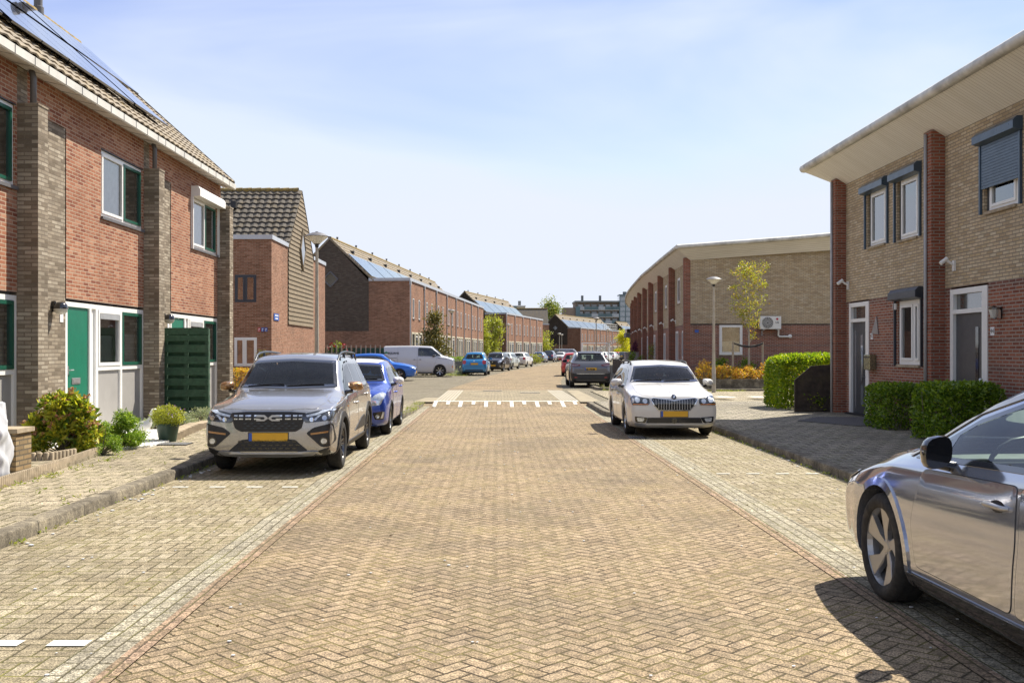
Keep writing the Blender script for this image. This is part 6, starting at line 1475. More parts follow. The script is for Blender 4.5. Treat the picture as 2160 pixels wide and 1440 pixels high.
for k in range(len(PIL)-1):
    if k == 0: fan_end = fan_house('nearest house of the curved right row, its blank yellow end wall facing the camera', PIL[0], PIL[1], True)
    elif k == 1: fan1 = fan_house('second house from the near end of the curved yellow brick row', PIL[1], PIL[2])
    else:
        a, b = PIL[k], PIL[k+1]; c = copy_tree(fan1); c['label'] = ORD[k]+' house from the near end of the curved yellow brick row'; d = Vector((a[0]-b[0], a[1]-b[1])); c.location = (b[0], b[1], PZ-.02); c.rotation_euler = (0, 0, math.atan2(d.y, d.x)); c.scale = (d.length/5.608, 1, 1)
# end wall of the nearest one, facing the camera: local frame with x along +X
def child_world(o, par, wm):
    bpy.context.view_layer.update(); o.parent = par; o.matrix_parent_inverse = par.matrix_world.inverted(); o.matrix_basis = wm; return o
WM = Matrix.Translation((9.0, 46.5, PZ-.02))
def endpart(o): return child_world(o, fan_end, WM)
wl = MB(); hh = (1.35, 2.43, 1.42, 2.82); holed(wl, 0, 9.2, 2.87, 5.84, [], 0); wl.poly([(0, 0, 5.84), (9.2, 0, 5.84), (9.2, 0, 6.46)]); endpart(wl.build('end_wall_upper', 'beige_brick'))
wl = MB(); holed(wl, 0, 9.2, 0, 2.87, [hh], 0, .1); wl.quad((9.2, 0, 0), (9.2, 9, 0), (9.2, 9, 6.4), (9.2, 0, 6.4)); endpart(wl.build('end_wall_lower', 'deep_red_brick'))
bw = MB(); bw.box(0, 9.2, -.004, .05, 2.80, 2.87); endpart(bw.build('dark_course', 'dark_gable_brick'))
we = window(None, hh[0], hh[1], hh[2], hh[3], .04, 'white_upvc', back=True, fw=.07); endpart(we)
fm_ = MB(); fm_.box(hh[0]+.07, hh[1]-.07, .06, .07, hh[2]+.07, 2.05); fm_.build('window_film', 'pane_light', we)
sw_ = MB(); sw_.box(.2, .38, -.02, -.001, 2.45, 2.58); endpart(sw_.build('small_sign', 'sign_blue'))
# street lamps
def lamp(label, x, y, h, z=.1, group=None, s=1.0):
    t = thing('street_lamp', label, 'street lamp', (x, y, z), 0, group)
    p = MB(); p.tube([(0, 0, 0), (0, 0, .9), (0, 0, 1.0), (0, 0, h-.38)], [.078, .075, .058, .036], 12); p.build('post', 'concrete_post', t, True, 40)
    a = MB(); a.lathe([(.036, -.40), (.05, -.36), (.05, -.33), (.085, -.30)], c=(0, 0, h), n=16); a.build('collar', 'black_plastic', t, True, 40)
    g = MB(); g.lathe([(.085, -.30), (.13, -.25), (.24, -.16), (.285, -.125), (.285, -.115)], c=(0, 0, h), n=28); g.build('lamp_shade', 'lamp_glass', t, True, 40)
    c = MB(); c.lathe([(.30, -.125), (.305, -.112), (.22, -.06), (.12, -.02), (.04, -.005), (.035, .01), (0, .012)], c=(0, 0, h), n=28); c.build('lamp_cap', 'pipe_grey', t, True, 40)
    d = MB(); d.box(-.05, .05, -.085, -.078, .35, .75); d.build('service_door', 'galvanised', t)
    return t
L1 = lamp('street lamp rising behind the taupe and blue cars on the left', -4.58, 25.2, 4.55, .12)
def lcopy(label, x, y, h=None, group='street lamps far down the road'):
    c = copy_tree(L1); c.location = (x, y, PZ); c['label'] = label; c['group'] = group; return c
c = lcopy('street lamp in front of the yellow brick end wall', 8.07, 37.2); del c['group']; c.scale = (1, 1, .955)
c = lcopy('street lamp beside the dark conifer in front of the second brick row', -3.45, 74); c.scale = (1, 1, 1.03)
lcopy('small street lamp before the third brick row on the left', 1.15, 108)
lcopy('tall dark street lamp beyond the red car on the right', 8.6, 87)
lcopy('distant thin street lamp left of the curved right row', 14.75, 133)
lcopy('distant street lamp standing before the dark gable far down the street', 11.0, 171)
lcopy('distant street lamp hung low beside the narrow tiled gable', 9.9, 160)

# ------------------------------------------------------------------ crosswise gabled houses (ridge along X) on the left
def cross_house(label, x_face, y0, dy, length, z=0.1, hp=6.3, hr=9.0, detail=True, sc=1.0):
    """x_face: plane of the face towards the street; y0: the face towards the camera"""
    t = thing('gabled_house', label, 'house', (x_face, y0, z), 0)
    Ln = length; a, b = dy*.25, dy*.72; mid = (a+b)/2; hp -= z; hr -= z
    w_ = MB(); hs = [(-1.50, -.62, 3.66-z, 4.78-z), (-1.52, -.60, 1.05-z, 2.22-z)] if detail else []
    holed(w_, -Ln, 0, 0, hp, hs, 0, .1)                                     # towards the camera
    w_.quad((0, 0, 0), (0, dy, 0), (0, dy, 2.75), (0, 0, 2.75)); w_.quad((0, 0, 2.75), (0, a, 2.75), (0, a, hp), (0, 0, hp)); w_.quad((0, b, 2.75), (0, dy, 2.75), (0, dy, hp), (0, b, hp)); w_.quad((0, dy, 0), (-Ln, dy, 0), (-Ln, dy, hp), (0, dy, hp))
    w_.quad((-Ln, 0, 0), (-Ln, dy, 0), (-Ln, dy, hp), (-Ln, 0, hp)); w_.build('walls', 'russet_brick', t)
    cl = MB(); k = 0; z_ = 2.75
    def half(zz):
        if zz <= hp-.1: return a, b
        f = (zz-(hp-.1))/(hr-(hp-.1)); return a+(mid-a)*f, b+(mid-b)*f
    while z_ < hr-.05:
        z2 = min(z_+.20, hr); a0, b0 = half(z_); a1, b1 = half(z2); cl.quad((.055, a0, z_), (.055, b0, z_), (.02, b1, z2), (.02, a1, z2)); cl.quad((.0, a0, z_), (.055, a0, z_), (.055, b0, z_), (.0, b0, z_)); z_ = z2
    cl.quad((0, a, hp-.1), (0, b, hp-.1), (0, mid, hr), (0, mid, hr)) if False else None
    cl.build('tile_hung_gable', 'tile_cladding', t, fix=False)
    gb = MB(); gb.poly([(0, a, 2.75), (0, b, 2.75), (0, b, hp-.1), (0, mid, hr), (0, a, hp-.1)]); gb.build('gable_core', 'dark_gable_brick', t, fix=False)
    cp = MB()
    cp.box(-Ln, .05, -.06, .02, hp-.02, hp+.16); cp.box(-.02, .052, .02, a-.02, hp-.021, hp+.159); cp.box(-.02, .052, b+.02, dy, hp-.021, hp+.159); cp.box(-Ln, .05, dy, dy+.06, hp-.02, hp+.16); cp.build('coping', 'coping_zinc', t)
    fr = MB(); fr.quad((-Ln, 0.02, hp), (0, 0.02, hp), (0, a+.1, hp), (-Ln, a+.1, hp)); fr.quad((-Ln, b-.1, hp), (0, b-.1, hp), (0, dy, hp), (-Ln, dy, hp)); fr.build('flat_roof', 'far_grey', t, fix=False)
    r = MB()
    tiles(r, -Ln, .06, a-.1, hp-.05, mid, hr+.05, tw=.33, th=.36, amp=.05, step=.05) if detail else r.quad((-Ln, a-.1, hp-.05), (.06, a-.1, hp-.05), (.06, mid, hr+.05), (-Ln, mid, hr+.05))
    r.quad((-Ln, mid, hr+.05), (.06, mid, hr+.05), (.06, b+.1, hp-.05), (-Ln, b+.1, hp-.05)); ro = r.build('roof', 'roof_tile_dark', t, True, 30, fix=False)
    rd = MB(); q = -Ln
    while q < -.2: rd.lathe([(.11, 0), (.135, .40), (.135, .44)], c=(q, mid, hr+.06), ax='x', n=10); q += .44
    rd.build('ridge_tiles', 'ridge_moss', ro)
    vt = MB(); vt.box(-2.95, -2.72, mid-1.05-.3, mid-1.05+.0, hr-.95, hr-.62); vt.build('roof_vent', 'black_plastic', ro) if detail else None
    dw = MB(); zc = (hp+.15); yc = mid+.05; dw.add([(.10, yc, zc+.85), (.10, yc+.5, zc), (.10, yc, zc-.85), (.10, yc-.5, zc)], [(0, 1, 2, 3)]); dwo = dw.build('diamond_window', 'pane_warm', t, fix=False)
    df = MB()
    P = [(yc, zc+.95), (yc+.58, zc), (yc, zc-.95), (yc-.58, zc)]
    for i in range(4): df.tube([(.08, *P[i]), (.08, *P[(i+1) % 4])], .05, 6)
    df.build('diamond_frame', 'tile_cladding', t)
    if detail:
        window(t, *hs[0], .03, 'anthracite', div=.42, fw=.06, sill=None); window(t, *hs[1], .03, 'white_upvc', div=.42, fw=.06, sill=None)
    return t
H2 = cross_house('brown brick house with dark tiled roof and tile hung gable beyond the left terrace', -9.25, 40.7, 12.6, 12, z=.1, hp=6.25, hr=9.15)
ss = MB(); ss.box(.002, .03, .35, 1.25, 2.84, 3.12); so2 = ss.build('street_sign', 'sign_blue', H2); st_ = MB()
for z_, w_ in ((3.04, .62), (2.92, .5)): st_.box(.031, .034, .8-w_/2, .8+w_/2, z_-.025, z_+.025)
st_.build('street_sign_lettering', 'sign_white', so2)
for k, (mt_, xx) in enumerate((('sign_red', -.50), ('sign_blue', -.36), ('sign_blue', -.22))):
    sg_ = MB(); sg_.box(xx-.055, xx+.055, -.02, -.002, 2.36, 2.52); so3 = sg_.build('small_sign', mt_, H2); l_ = MB(); l_.box(xx-.03, xx+.03, -.023, -.0205, 2.45, 2.48); l_.box(xx-.03, xx+.01, -.023, -.0205, 2.39, 2.42); l_.build('sign_mark', 'sign_white', so3)

# ------------------------------------------------------------------ long brick rows on the left
def row_house(label, group, n_end=False, d2=2.75, detail=True):
    """unit 5.4 wide: two slit windows upstairs, cream framed ground floor"""
    t = thing('terraced_house', label, 'house', (0, 0, 0), 0, group); Wd, hp, hr = 5.4, 6.25, 9.1
    w_ = MB(); hs = [(1.15, 1.75, 3.75, 5.15), (3.35, 3.95, 3.75, 5.15)]; gf = [(.7, 4.9, .15, 2.85)]; holed(w_, 0, Wd, 0, hp, hs+gf, 0, .12); w_.build('front_wall', 'russet_brick', t)
    for h in hs: window(t, *h, .05, 'anthracite', sash='white_upvc', back=False, glass='pane_far', fw=.03, sill='pipe_grey')
    f = MB()
    for x in (.7, 1.75, 2.05, 3.1, 3.4, 4.78): f.box(x, x+.12, -.03, .10, .15, 2.85)
    f.box(.82, 4.78, -.02, .10, 2.73, 2.85); f.box(.82, 4.78, -.01, .09, .15, .32); fo = f.build('front_frame', 'cream_frame', t)
    g = MB(); g.box(.82, 4.78, .05, .08, .32, 2.73); g.build('pane', 'pane_far', fo)
    wf = MB()
    for x0, x1 in ((2.17, 3.1), (3.52, 4.78)): frame_rect(wf, x0, x1, .9, 2.6, .07, .0, .06)
    wf.build('sash', 'white_upvc', fo)
    c = MB(); c.box(0, Wd, -.07, .05, hp-.02, hp+.18); c.build('coping', 'coping_zinc', t)
    dp = MB(); dp.tube([(0.02, -.06, 0), (.02, -.06, hp-.1)], .045, 8); dp.box(-.07, .11, -.12, -.005, hp-.28, hp-.03); dp.build('downpipe', 'pipe_light', t)
    r = MB(); r.quad((0, .05, hp+.02), (Wd, .05, hp+.02), (Wd, d2, hp+.02), (0, d2, hp+.02)); r.build('flat_roof', 'far_grey', t, fix=False)
    r = MB()
    tiles(r, 0, Wd, d2-.35, hp-.02, 5.4, hr, tw=.36, th=.38, amp=.04, seg=2, step=.045) if detail else r.quad((0, d2-.35, hp), (Wd, d2-.35, hp), (Wd, 5.4, hr), (0, 5.4, hr))
    r.quad((0, 5.4, hr), (Wd, 5.4, hr), (Wd, 8.2, hp), (0, 8.2, hp)); ro = r.build('roof', 'roof_tile_warm', t, fix=False)
    u = Vector((0, 5.4-(d2-.35), hr-hp)).normalized(); nn = Vector((0, -u.z, u.y))
    for q in range(5):
        x = .15+q*1.03; P = lambda xx, s_, h: tuple(Vector((xx, d2-.35, hp))+u*s_+nn*h); m = MB(); A = [P(x, .35, .12), P(x+1.0, .35, .12), P(x+1.0, 2.55, .12), P(x, 2.55, .12)]; B = [P(x, .35, .08), P(x+1.0, .35, .08), P(x+1.0, 2.55, .08), P(x, 2.55, .08)]
        m.add(A+B, [(0, 1, 2, 3), (0, 4, 5, 1), (1, 5, 6, 2), (2, 6, 7, 3), (3, 7, 4, 0)]); m.build('solar_panel', 'solar_glass', ro, fix=False)
    rd = MB(); rd.lathe([(.12, 0), (.12, Wd)], c=(0, 5.4, hr+.02), ax='x', n=8); rd.build('ridge_tiles', 'ridge_moss', ro)
    vt = MB(); P = Vector((2.6, d2-.35, hp))+u*3.0+nn*.05; vt.box(P.x-.13, P.x+.13, P.y-.15, P.y+.1, P.z-.05, P.z+.16); vt.build('roof_vent', 'black_plastic', ro)
    flue(2.3, 5.5, hr, '', ro, h=.36, r=.055)
    bk = MB(); bk.quad((0, 8.2, 0), (Wd, 8.2, 0), (Wd, 8.2, hp), (0, 8.2, hp)); bk.build('rear_wall', 'russet_brick', t)
    return t
def row_end(t, x=0.0, d2=2.75, diamond=True):
    """gable end in local x=0 plane, seen from the camera"""
    hp, hr = 6.25, 9.1
    a = MB(); a.quad((x, 0, 0), (x, 8.2, 0), (x, 8.2, 2.9), (x, 0, 2.9)); a.quad((x, 0, 2.9), (x, d2, 2.9), (x, d2, hp), (x, 0, hp)); a.build('end_wall', 'russet_brick', t, fix=False)
    g = MB(); g.poly([(x-.01, d2, 2.9), (x-.01, 8.2, 2.9), (x-.01, 8.2, hp), (x-.01, 5.4, hr-.05), (x-.01, d2, hp)]); g.build('gable_end', 'dark_gable_brick', t, fix=False)
    v = MB(); v.prism([(d2-.35, hp-.08), (5.4, hr-.08), (8.3, hp-.12), (8.3, hp+.02), (5.4, hr+.10), (d2-.35, hp+.08)], x-.06, x, ax='x'); v.build('verge', 'roof_tile_warm', t)
    c = MB(); c.box(x-.06, x, -.07, d2, hp-.021, hp+.181); c.build('end_coping', 'coping_zinc', t)
    if diamond:
        yc, zc = 5.35, 6.35; P = [(yc, zc+.5), (yc+.5, zc), (yc, zc-.5), (yc-.5, zc)]; d = MB(); d.add([(x-.03, *p) for p in P], [(0, 1, 2, 3)]); do = d.build('diamond_window', 'pane_warm', t, fix=False); f = MB()
        for i in range(4): f.tube([(x-.04, *P[i]), (x-.04, *P[(i+1) % 4])], .06, 6)
        f.build('diamond_frame', 'pipe_grey', do)
def row(cx, cy, ang, n, group, lab_first, lab_other):
    """ang: facade heading, radians right of straight ahead"""
    d = Vector((math.sin(ang), math.cos(ang)))
    first = None
    for k in range(n):
        if k == 0:
            c = row_proto if not row.used else copy_tree(row_proto); row.used = True; row_end_done = c
        else: c = copy_tree(row_proto_clean)
        c.location = (cx+d.x*5.4*k, cy+d.y*5.4*k, PZ); c.rotation_euler = (0, 0, R(90)-ang)
        c['label'] = lab_first if k == 0 else ORD[k]+' house along '+lab_other
        if k == 0:
            if 'group' in c: del c['group']
            row_end(c)
        else: c['group'] = group
row.used = False
row_proto_clean = row_house('brown brick row house', 'x'); row_proto = copy_tree(row_proto_clean)
row(-5.85, 66.0, .099, 8, 'houses of the second brick row on the left', 'first house of the second left row, its dark gable end with a diamond window', 'the long brown row behind the conifer and white van')
row(1.05, 125.0, .216, 5, 'houses of the third brick row on the left', 'first house of the third left row, grey gable behind the yellow green trees', 'the third brown row, beyond the yellow green trees')
row(16.8, 202.0, .352, 7, 'houses of the fourth brick row', 'first house of the fourth row, dark gable above the distant parked cars', 'the distant fourth row, below the apartment block')
row(35.0, 252.0, .40, 2, 'farthest brick houses', 'farthest gabled brick house, just left of the curved right row', 'the farthest row, mostly hidden by the curved right row')
for o in list(kids(row_proto_clean)):
    for q in list(kids(o)):
        for z_ in list(kids(q)): bpy.data.objects.remove(z_)
        bpy.data.objects.remove(q)
    bpy.data.objects.remove(o)
bpy.data.objects.remove(row_proto_clean)
cross_house('distant brown house with a narrow tile hung gable, between the third and fourth rows', 8.9, 173.0, 13, 11, z=.1, hp=6.3, hr=9.3, detail=False)
# ------------------------------------------------------------------ left front gardens
sheet('garden_paving', 'footpath_tiles', [(-7.32, 9.8), (-5.62, 9.8), (-5.62, 12.4), (-5.92, 15.3), (-7.32, 15.3)], .17, thick=.06)
sheet('white_gravel', 'white_gravel', [(-7.32, 15.45), (-5.95, 15.45), (-5.55, 15.9), (-5.55, 16.9), (-5.95, 18.0), (-6.0, 19.2), (-7.32, 19.2)], .150, thick=.04)
rnd = random.Random(9); mb = MB()
for _ in range(900):
    x, y = rnd.uniform(-7.2, -5.5), rnd.uniform(15.5, 19.1)
    if x > -5.9 and (y > 17.2 or y < 15.8): continue
    s = rnd.uniform(.008, .02); mb.ball((x, y, .153), s, s, s*.7, 5, 3)
tag(mb.build('gravel_stones', 'white_gravel', None, fix=False), kind='stuff', label='white pebbles spread over the front garden by the kerb path', cat='gravel')
def edging(label, pts, h=.14, pitch=.055, cat='garden edging', group=None):
    t = MB()
    for a, b in zip(pts[:-1], pts[1:]):
        a, b = Vector(a), Vector(b); L = (b-a).length; n = int(L/pitch); d = (b-a).normalized()
        for k in range(n):
            p = a+d*(k+.5)*L/n; t.lathe([(pitch*.5, 0), (pitch*.5, h-.012), (pitch*.36, h), (0, h+.001)], c=(p.x, p.y, .11), n=7)
    return tag(t.build('garden_edging', 'edging_concrete', None, True, 50), label, cat)
edging('ribbed concrete edging of the nearest garden, running from the white bag to the round bushes', [(-5.55, 11.0), (-5.66, 12.6), (-5.92, 15.0)])
edging('scalloped edging in a curve round the flowering reddish bush', [(-6.85, 13.75), (-6.5, 13.45), (-6.1, 13.55), (-5.98, 14.1)], .17, .08)
edging('concrete edging along the far side of the white gravel by the pot', [(-5.62, 17.1), (-5.8, 18.3), (-5.95, 19.6)], .15, .3)
edging('low edging strip behind the silver leaved plants', [(-5.95, 19.6), (-6.1, 22.6)], .13, .3)
p = thing('garden_pier', 'low brown brick pier standing behind the white rubble bag', 'brick pier', (-6.05, 12.35, .12)); b = MB(); b.box(-.17, .17, -.2, .2, 0, .53); b.build('pier', 'yellow_brick', p); b = MB(); b.box(-.20, .20, -.23, .23, .531, .585); b.build('cap', 'edging_concrete', p)
# rubble bag
bg_ = MB(); N, Mh = 90, 50; V = []; rnd = random.Random(4)
from mathutils import noise as mn
for j in range(Mh+1):
    f = j/Mh; z = f*.90
    for k in range(N):
        a = 2*math.pi*k/N; rr = .33+.045*math.sin(f*math.pi)-.05*f+.012*math.sin(a*9+f*6)*f+.006*math.sin(a*17-f*11); sq = 1/max(abs(math.cos(a)), abs(math.sin(a)))**.45
        w_ = 1+.13*mn.noise(Vector((math.cos(a)*1.6, math.sin(a)*1.6, f*3+2)))+.07*mn.noise(Vector((math.cos(a)*5, math.sin(a)*5, f*7)))+.035*mn.noise(Vector((math.cos(a)*14, math.sin(a)*14, f*10)))+(.10*max(0, .08-f)/.08)
        V.append((math.cos(a)*rr*sq*w_, math.sin(a)*rr*sq*w_, z+.02*mn.noise(Vector((a, f*4, 7)))+.05*f*math.sin(2*a+1)))
bg_.add(V, [(j*N+k, j*N+(k+1) % N, (j+1)*N+(k+1) % N, (j+1)*N+k) for j in range(Mh) for k in range(N)])
c = len(bg_.v); bg_.v.append((0, 0, .82)); 
for k in range(N): bg_.f.append([Mh*N+k, Mh*N+(k+1) % N, c]); bg_.m.append(0)
bo = bg_.build('rubble_bag', 'bag_white', None, True); bo.location = (-5.98, 11.35, .12); tag(bo, 'full white rubble sack standing at the left picture edge', 'sack')
shrub('skimmia', 'large bush with yellow green leaves and reddish flower heads before the second house', (-6.38, 14.55, .15), .54, .48, .86, 5200, .115, 'leaf_skimmia', 'bush', extra=('flower_red', 75, .024), seed=11)
shrub('round_bush', 'small round boxwood bush in front of the reddish flowering one', (-5.88, 14.75, .12), .30, .30, .46, 3600, .03, 'leaf_boxwood', 'bush', seed=12)
shrub('round_bush', 'feathery light green bush between the boxwood and the white gravel', (-5.95, 15.75, .12), .42, .38, .58, 6500, .07, 'leaf_boxwood', 'bush', seed=13, narrow=.22)
# potted plant
pt = thing('potted_plant', 'dark green pot of purple flowering plant at the gravel edge', 'plant pot', (-5.62, 16.95, .12)); b = MB(); b.lathe([(0, 0), (.14, 0), (.19, .28), (.20, .28), (.20, .31), (.175, .31), (.165, .26), (0, .26)], n=24); b.build('pot', 'pot_green', pt, True, 40)
rnd = random.Random(8); mb = MB(); pts = []
for _ in range(2600):
    d = Vector((rnd.gauss(0, 1), rnd.gauss(0, 1), rnd.gauss(0, 1))).normalized()*rnd.uniform(.5, 1); pts.append((d.x*.30, d.y*.30, .42+d.z*.20))
leaves(mb, pts, .045, rnd, .4); mb.build('foliage', 'leaf_young', pt, fix=False); mb = MB(); leaves(mb, [(q[0]*1.08, q[1]*1.08, q[2]+.03) for q in rnd.sample(pts, 70) if q[2] > .4], .03, rnd, .9); mb.build('flowers', 'flower_purple', pt, fix=False)
# goose ornament
def skin_figure(name, pts, mat, par):
    me = MB(); me.tube([p[:3] for p in pts], [p[3] for p in pts], 12); o = me.build(name, mat, par, True, 70)
    m = o.modifiers.new('s', 'SUBSURF'); m.levels = 1; m.render_levels = 1; return o
go = thing('goose_ornament', 'white goose garden figure standing on the white gravel', 'garden figure', (-6.35, 17.75, .15), R(25))
skin_figure('goose_body', [(-.20, 0, .20, .012), (-.15, 0, .17, .05), (-.05, 0, .15, .10), (.06, 0, .16, .11), (.13, 0, .22, .07), (.16, 0, .32, .035), (.165, 0, .41, .03), (.19, 0, .455, .042), (.24, 0, .45, .03), (.29, 0, .435, .012)], 'stone_white', go)
b = MB(); b.lathe([(0, 0), (.09, 0), (.09, .03), (.05, .05), (.05, .1)], n=14); b.build('plinth', 'stone_white', go)
# silver leaved plants
for k, (x, y, h, lab) in enumerate(((-6.28, 19.8, .30, 'silvery leaved plant at the foot of the green pallet screen, the nearer one'), (-6.12, 20.6, .36, 'silvery leaved plant beside the footpath next to the taupe car, the farther one'), (-6.7, 19.6, .22, 'low silvery plant right against the grey pilaster'))):
    shrub('silver_plant', lab, (x, y, .13), .38, .40, h, 1700, .05, 'leaf_grey', 'plant', seed=30+k, narrow=.25)
# green pallet screen (faces the camera)
sc = thing('pallet_screen', 'dark green slatted pallet screen standing beside the last green door', 'garden screen', (-6.60, 21.05, .13))
b = MB(); 
for x in (-.44, 0, .44): b.box(x-.04, x+.04, .022, .11, 0, 2.0)
b.build('post', 'screen_green', sc)
rnd = random.Random(3); z = .03
zs = [(1.88, 2.02), (1.74, 1.865), (1.50, 1.66), (1.26, 1.42), (1.02, 1.18), (.80, .95), (.56, .71), (.33, .48), (.10, .25)]
for z0, z1 in zs:
    b = MB(); b.box(-.48, .48, 0, .021, z0, z1); o = b.build('slat', 'screen_green', sc); o.rotation_euler = (0, R(rnd.uniform(-.4, .4)), 0)
b = MB()
for (z0, z1), (z2, z3) in zip(zs[:-1], zs[1:]): b.box(-.48, .48, .111, .13, z3-.03, z0+.035)
b.build('back_slats', 'screen_green', sc)
# hedge with orange tips before the brown gabled house
hedge('clipped_hedge', 'yellow and orange tipped hedge in front of the brown gabled house', -12.4, -9.6, 38.2, 39.2, .1, 1.0, 3400, .09, 'leaf_spirea', seed=41)
bp = thing('bird_spike_shrub', 'small dark standard shrub in front of the white framed window', 'shrub', (-9.0, 38.0, .1)); b = MB(); b.tube([(0, 0, 0), (0, 0, 1.2)], .02, 5); b.build('stem', 'bark', bp); mb = MB(); leaves(mb, [(rnd.gauss(0, .12), rnd.gauss(0, .12), 1.35+rnd.gauss(0, .1)) for _ in range(260)], .12, rnd, .3); mb.build('foliage', 'leaf_conifer', bp, fix=False)
# green garden fence by the side street
fc = thing('picket_fence', 'green board fence closing the garden between the two brick rows', 'fence', (-10.6, 55.5, .1), 0)
b = MB(); 
for k in range(17): b.box(k*.26-.10, k*.26+.10, -.02, 0, 0, 1.75)
b.box(-.1, 4.3, .001, .04, .4, .5); b.box(-.1, 4.3, .001, .04, 1.4, 1.5); b.build('boards', 'screen_green', fc)
b = MB()
for k in range(16): b.box(k*.27-.03, k*.27+.03, -.06, -.02, 0, 1.9)
b.build('posts', 'stake_wood', fc)
gw = thing('garden_wall', 'short lit brick wall joining the gabled house and the green fence', 'wall', (-12.0, 55.6, .1)); b = MB(); b.box(0, 1.35, 0, .2, 0, 1.9); b.build('wall', 'russet_brick', gw)
shrub('red_flower_bush', 'bush with bright red blossom showing above the green fence', (-9.2, 56.6, .1), .8, .5, 2.1, 900, .14, 'leaf_boxwood', 'bush', extra=('lamp_red', 40, .05), seed=44)

# ------------------------------------------------------------------ right front: hedges, fence, planter
hedge('clipped_hedge', 'dark green clipped hedge nearest the door of number forty two', 7.52, 8.35, 19.3, 20.5, .12, 1.0, 7000, .07, 'leaf_hedge_dark', seed=51, lump=.16)
hedge('clipped_hedge', 'dark green clipped hedge just behind the silver electric hatchback', 7.36, 8.45, 16.45, 17.8, .12, 1.10, 11000, .075, 'leaf_hedge_dark', seed=52, lump=.20)
hedge('clipped_hedge', 'bright yellow green beech hedge beside the dark wooden fence panel', 7.48, 10.5, 26.3, 28.2, .12, 1.55, 17000, .105, 'leaf_hedge_bright', seed=53, lump=.12)
sheet('gravel_bed', 'dark_gravel', [(7.3, 20.4), (8.68, 20.4), (8.68, 23.1), (7.4, 23.1), (6.6, 21.9)], .135, thick=.03)
fp = thing('fence_panel', 'dark weathered wooden fence panel with one clipped corner', 'fence panel', (7.52, 25.25, .12))
b = MB(); b.prism([(0, 0), (.98, 0), (.98, 1.20), (.42, 1.16), (0, .80)], -.015, .015, ax='y'); b.build('panel', 'dark_wood', fp); b = MB()
for x in (0, .94): b.box(x, x+.05, -.04, -.0155, 0, .82 if x == 0 else 1.2)
b.box(.05, .94, -.035, -.0155, .02, .09)
for k in range(8): b.box(.06, .93, -.022, -.0155, .14+k*.125, .142+k*.125+.10) if k < 5 else b.box(.05+(k-4)*.12, .93, -.022, -.0155, .14+k*.125, .142+k*.125+.10)
b.build('boards', 'dark_wood', fp)
mb = MB(); rnd = random.Random(6); leaves(mb, [(.62+rnd.gauss(0, .16), -.05+rnd.uniform(-.04, .01), .28+rnd.gauss(0, .08)) for _ in range(70)], .07, rnd); sp = mb.build('climbing_plant', 'leaf_hedge_bright', None, fix=False); sp.location = (7.52, 25.25, .12); tag(sp, 'sprig of green leaves growing through the dark wooden panel', 'plant')
# planter in front of the yellow brick end wall
pl = thing('planter_wall', 'low concrete retaining wall round the orange shrubs', 'planter wall', (8.0, 40.3, .1)); b = MB(); b.box(-.1, 7.8, 0, .14, 0, .42); b.box(-.1, .04, .141, 6.0, 0, .42); b.build('wall', 'kerb_concrete', pl)
sheet('planter_soil', 'soil', [(8.04, 40.4), (15.8, 40.4), (15.8, 46.4), (8.04, 46.4)], .44, thick=.3)
rnd = random.Random(17)
for k in range(13):
    x = 8.55+(k % 7)*.62+rnd.uniform(-.1, .1)+(0.3 if k > 6 else 0); y = 41.0 if k < 7 else 42.3
    lab = ORD[k % 7]+' orange leaved shrub from the left in the '+('front' if k < 7 else 'back')+' row of the planter'
    shrub('orange_shrub', lab, (x, y+rnd.uniform(-.2, .2), .43), .45, .45, rnd.uniform(.5, .85), 620, .085, 'leaf_spirea', 'shrub', seed=60+k, group='orange leaved shrubs in the planter')
for k in range(4): shrub('green_shrub', ORD[k]+' dark green shrub from the left along the foot of the end wall', (10.2+k*1.2, 45.4, .43), .6, .5, .9, 800, .10, 'leaf_hedge_dark', 'shrub', seed=80+k, group='green shrubs under the end wall')
tree('young_maple', 'young tree with yellow leaves tied between two stakes before the end wall', (10.75, 42.6, .43), 4.95, 1.0, 1.45, .06, 2900, .085, 'leaf_maple', 'birch_bark', seed=21, shape='oval', nb=24, upright=1.9, clump=.15)
for x, lab in ((10.05, 'wooden tree stake left of the young yellow tree'), (11.35, 'wooden tree stake right of the young yellow tree')):
    b = MB(); b.tube([(0, 0, 0), (.02 if x < 11 else -.02, 0, 1.62)], [.05, .045], 8); o = b.build('tree_stake', 'stake_wood'); o.location = (x, 42.6, .43); tag(o, lab, 'stake')
b = MB(); 
for sg in (-1, 1):
    for dz in (0, .05): b.tube([(sg*.62, 0, 1.58-dz*.4), (sg*.3, -.02, 1.48-dz), (0, -.07, 1.43-dz*.5)], .025, 5)
o = b.build('tree_tie', 'black_plastic'); o.location = (10.72, 42.55, .43); tag(o, 'black rubber straps tying the young tree to its stakes', 'tree tie')
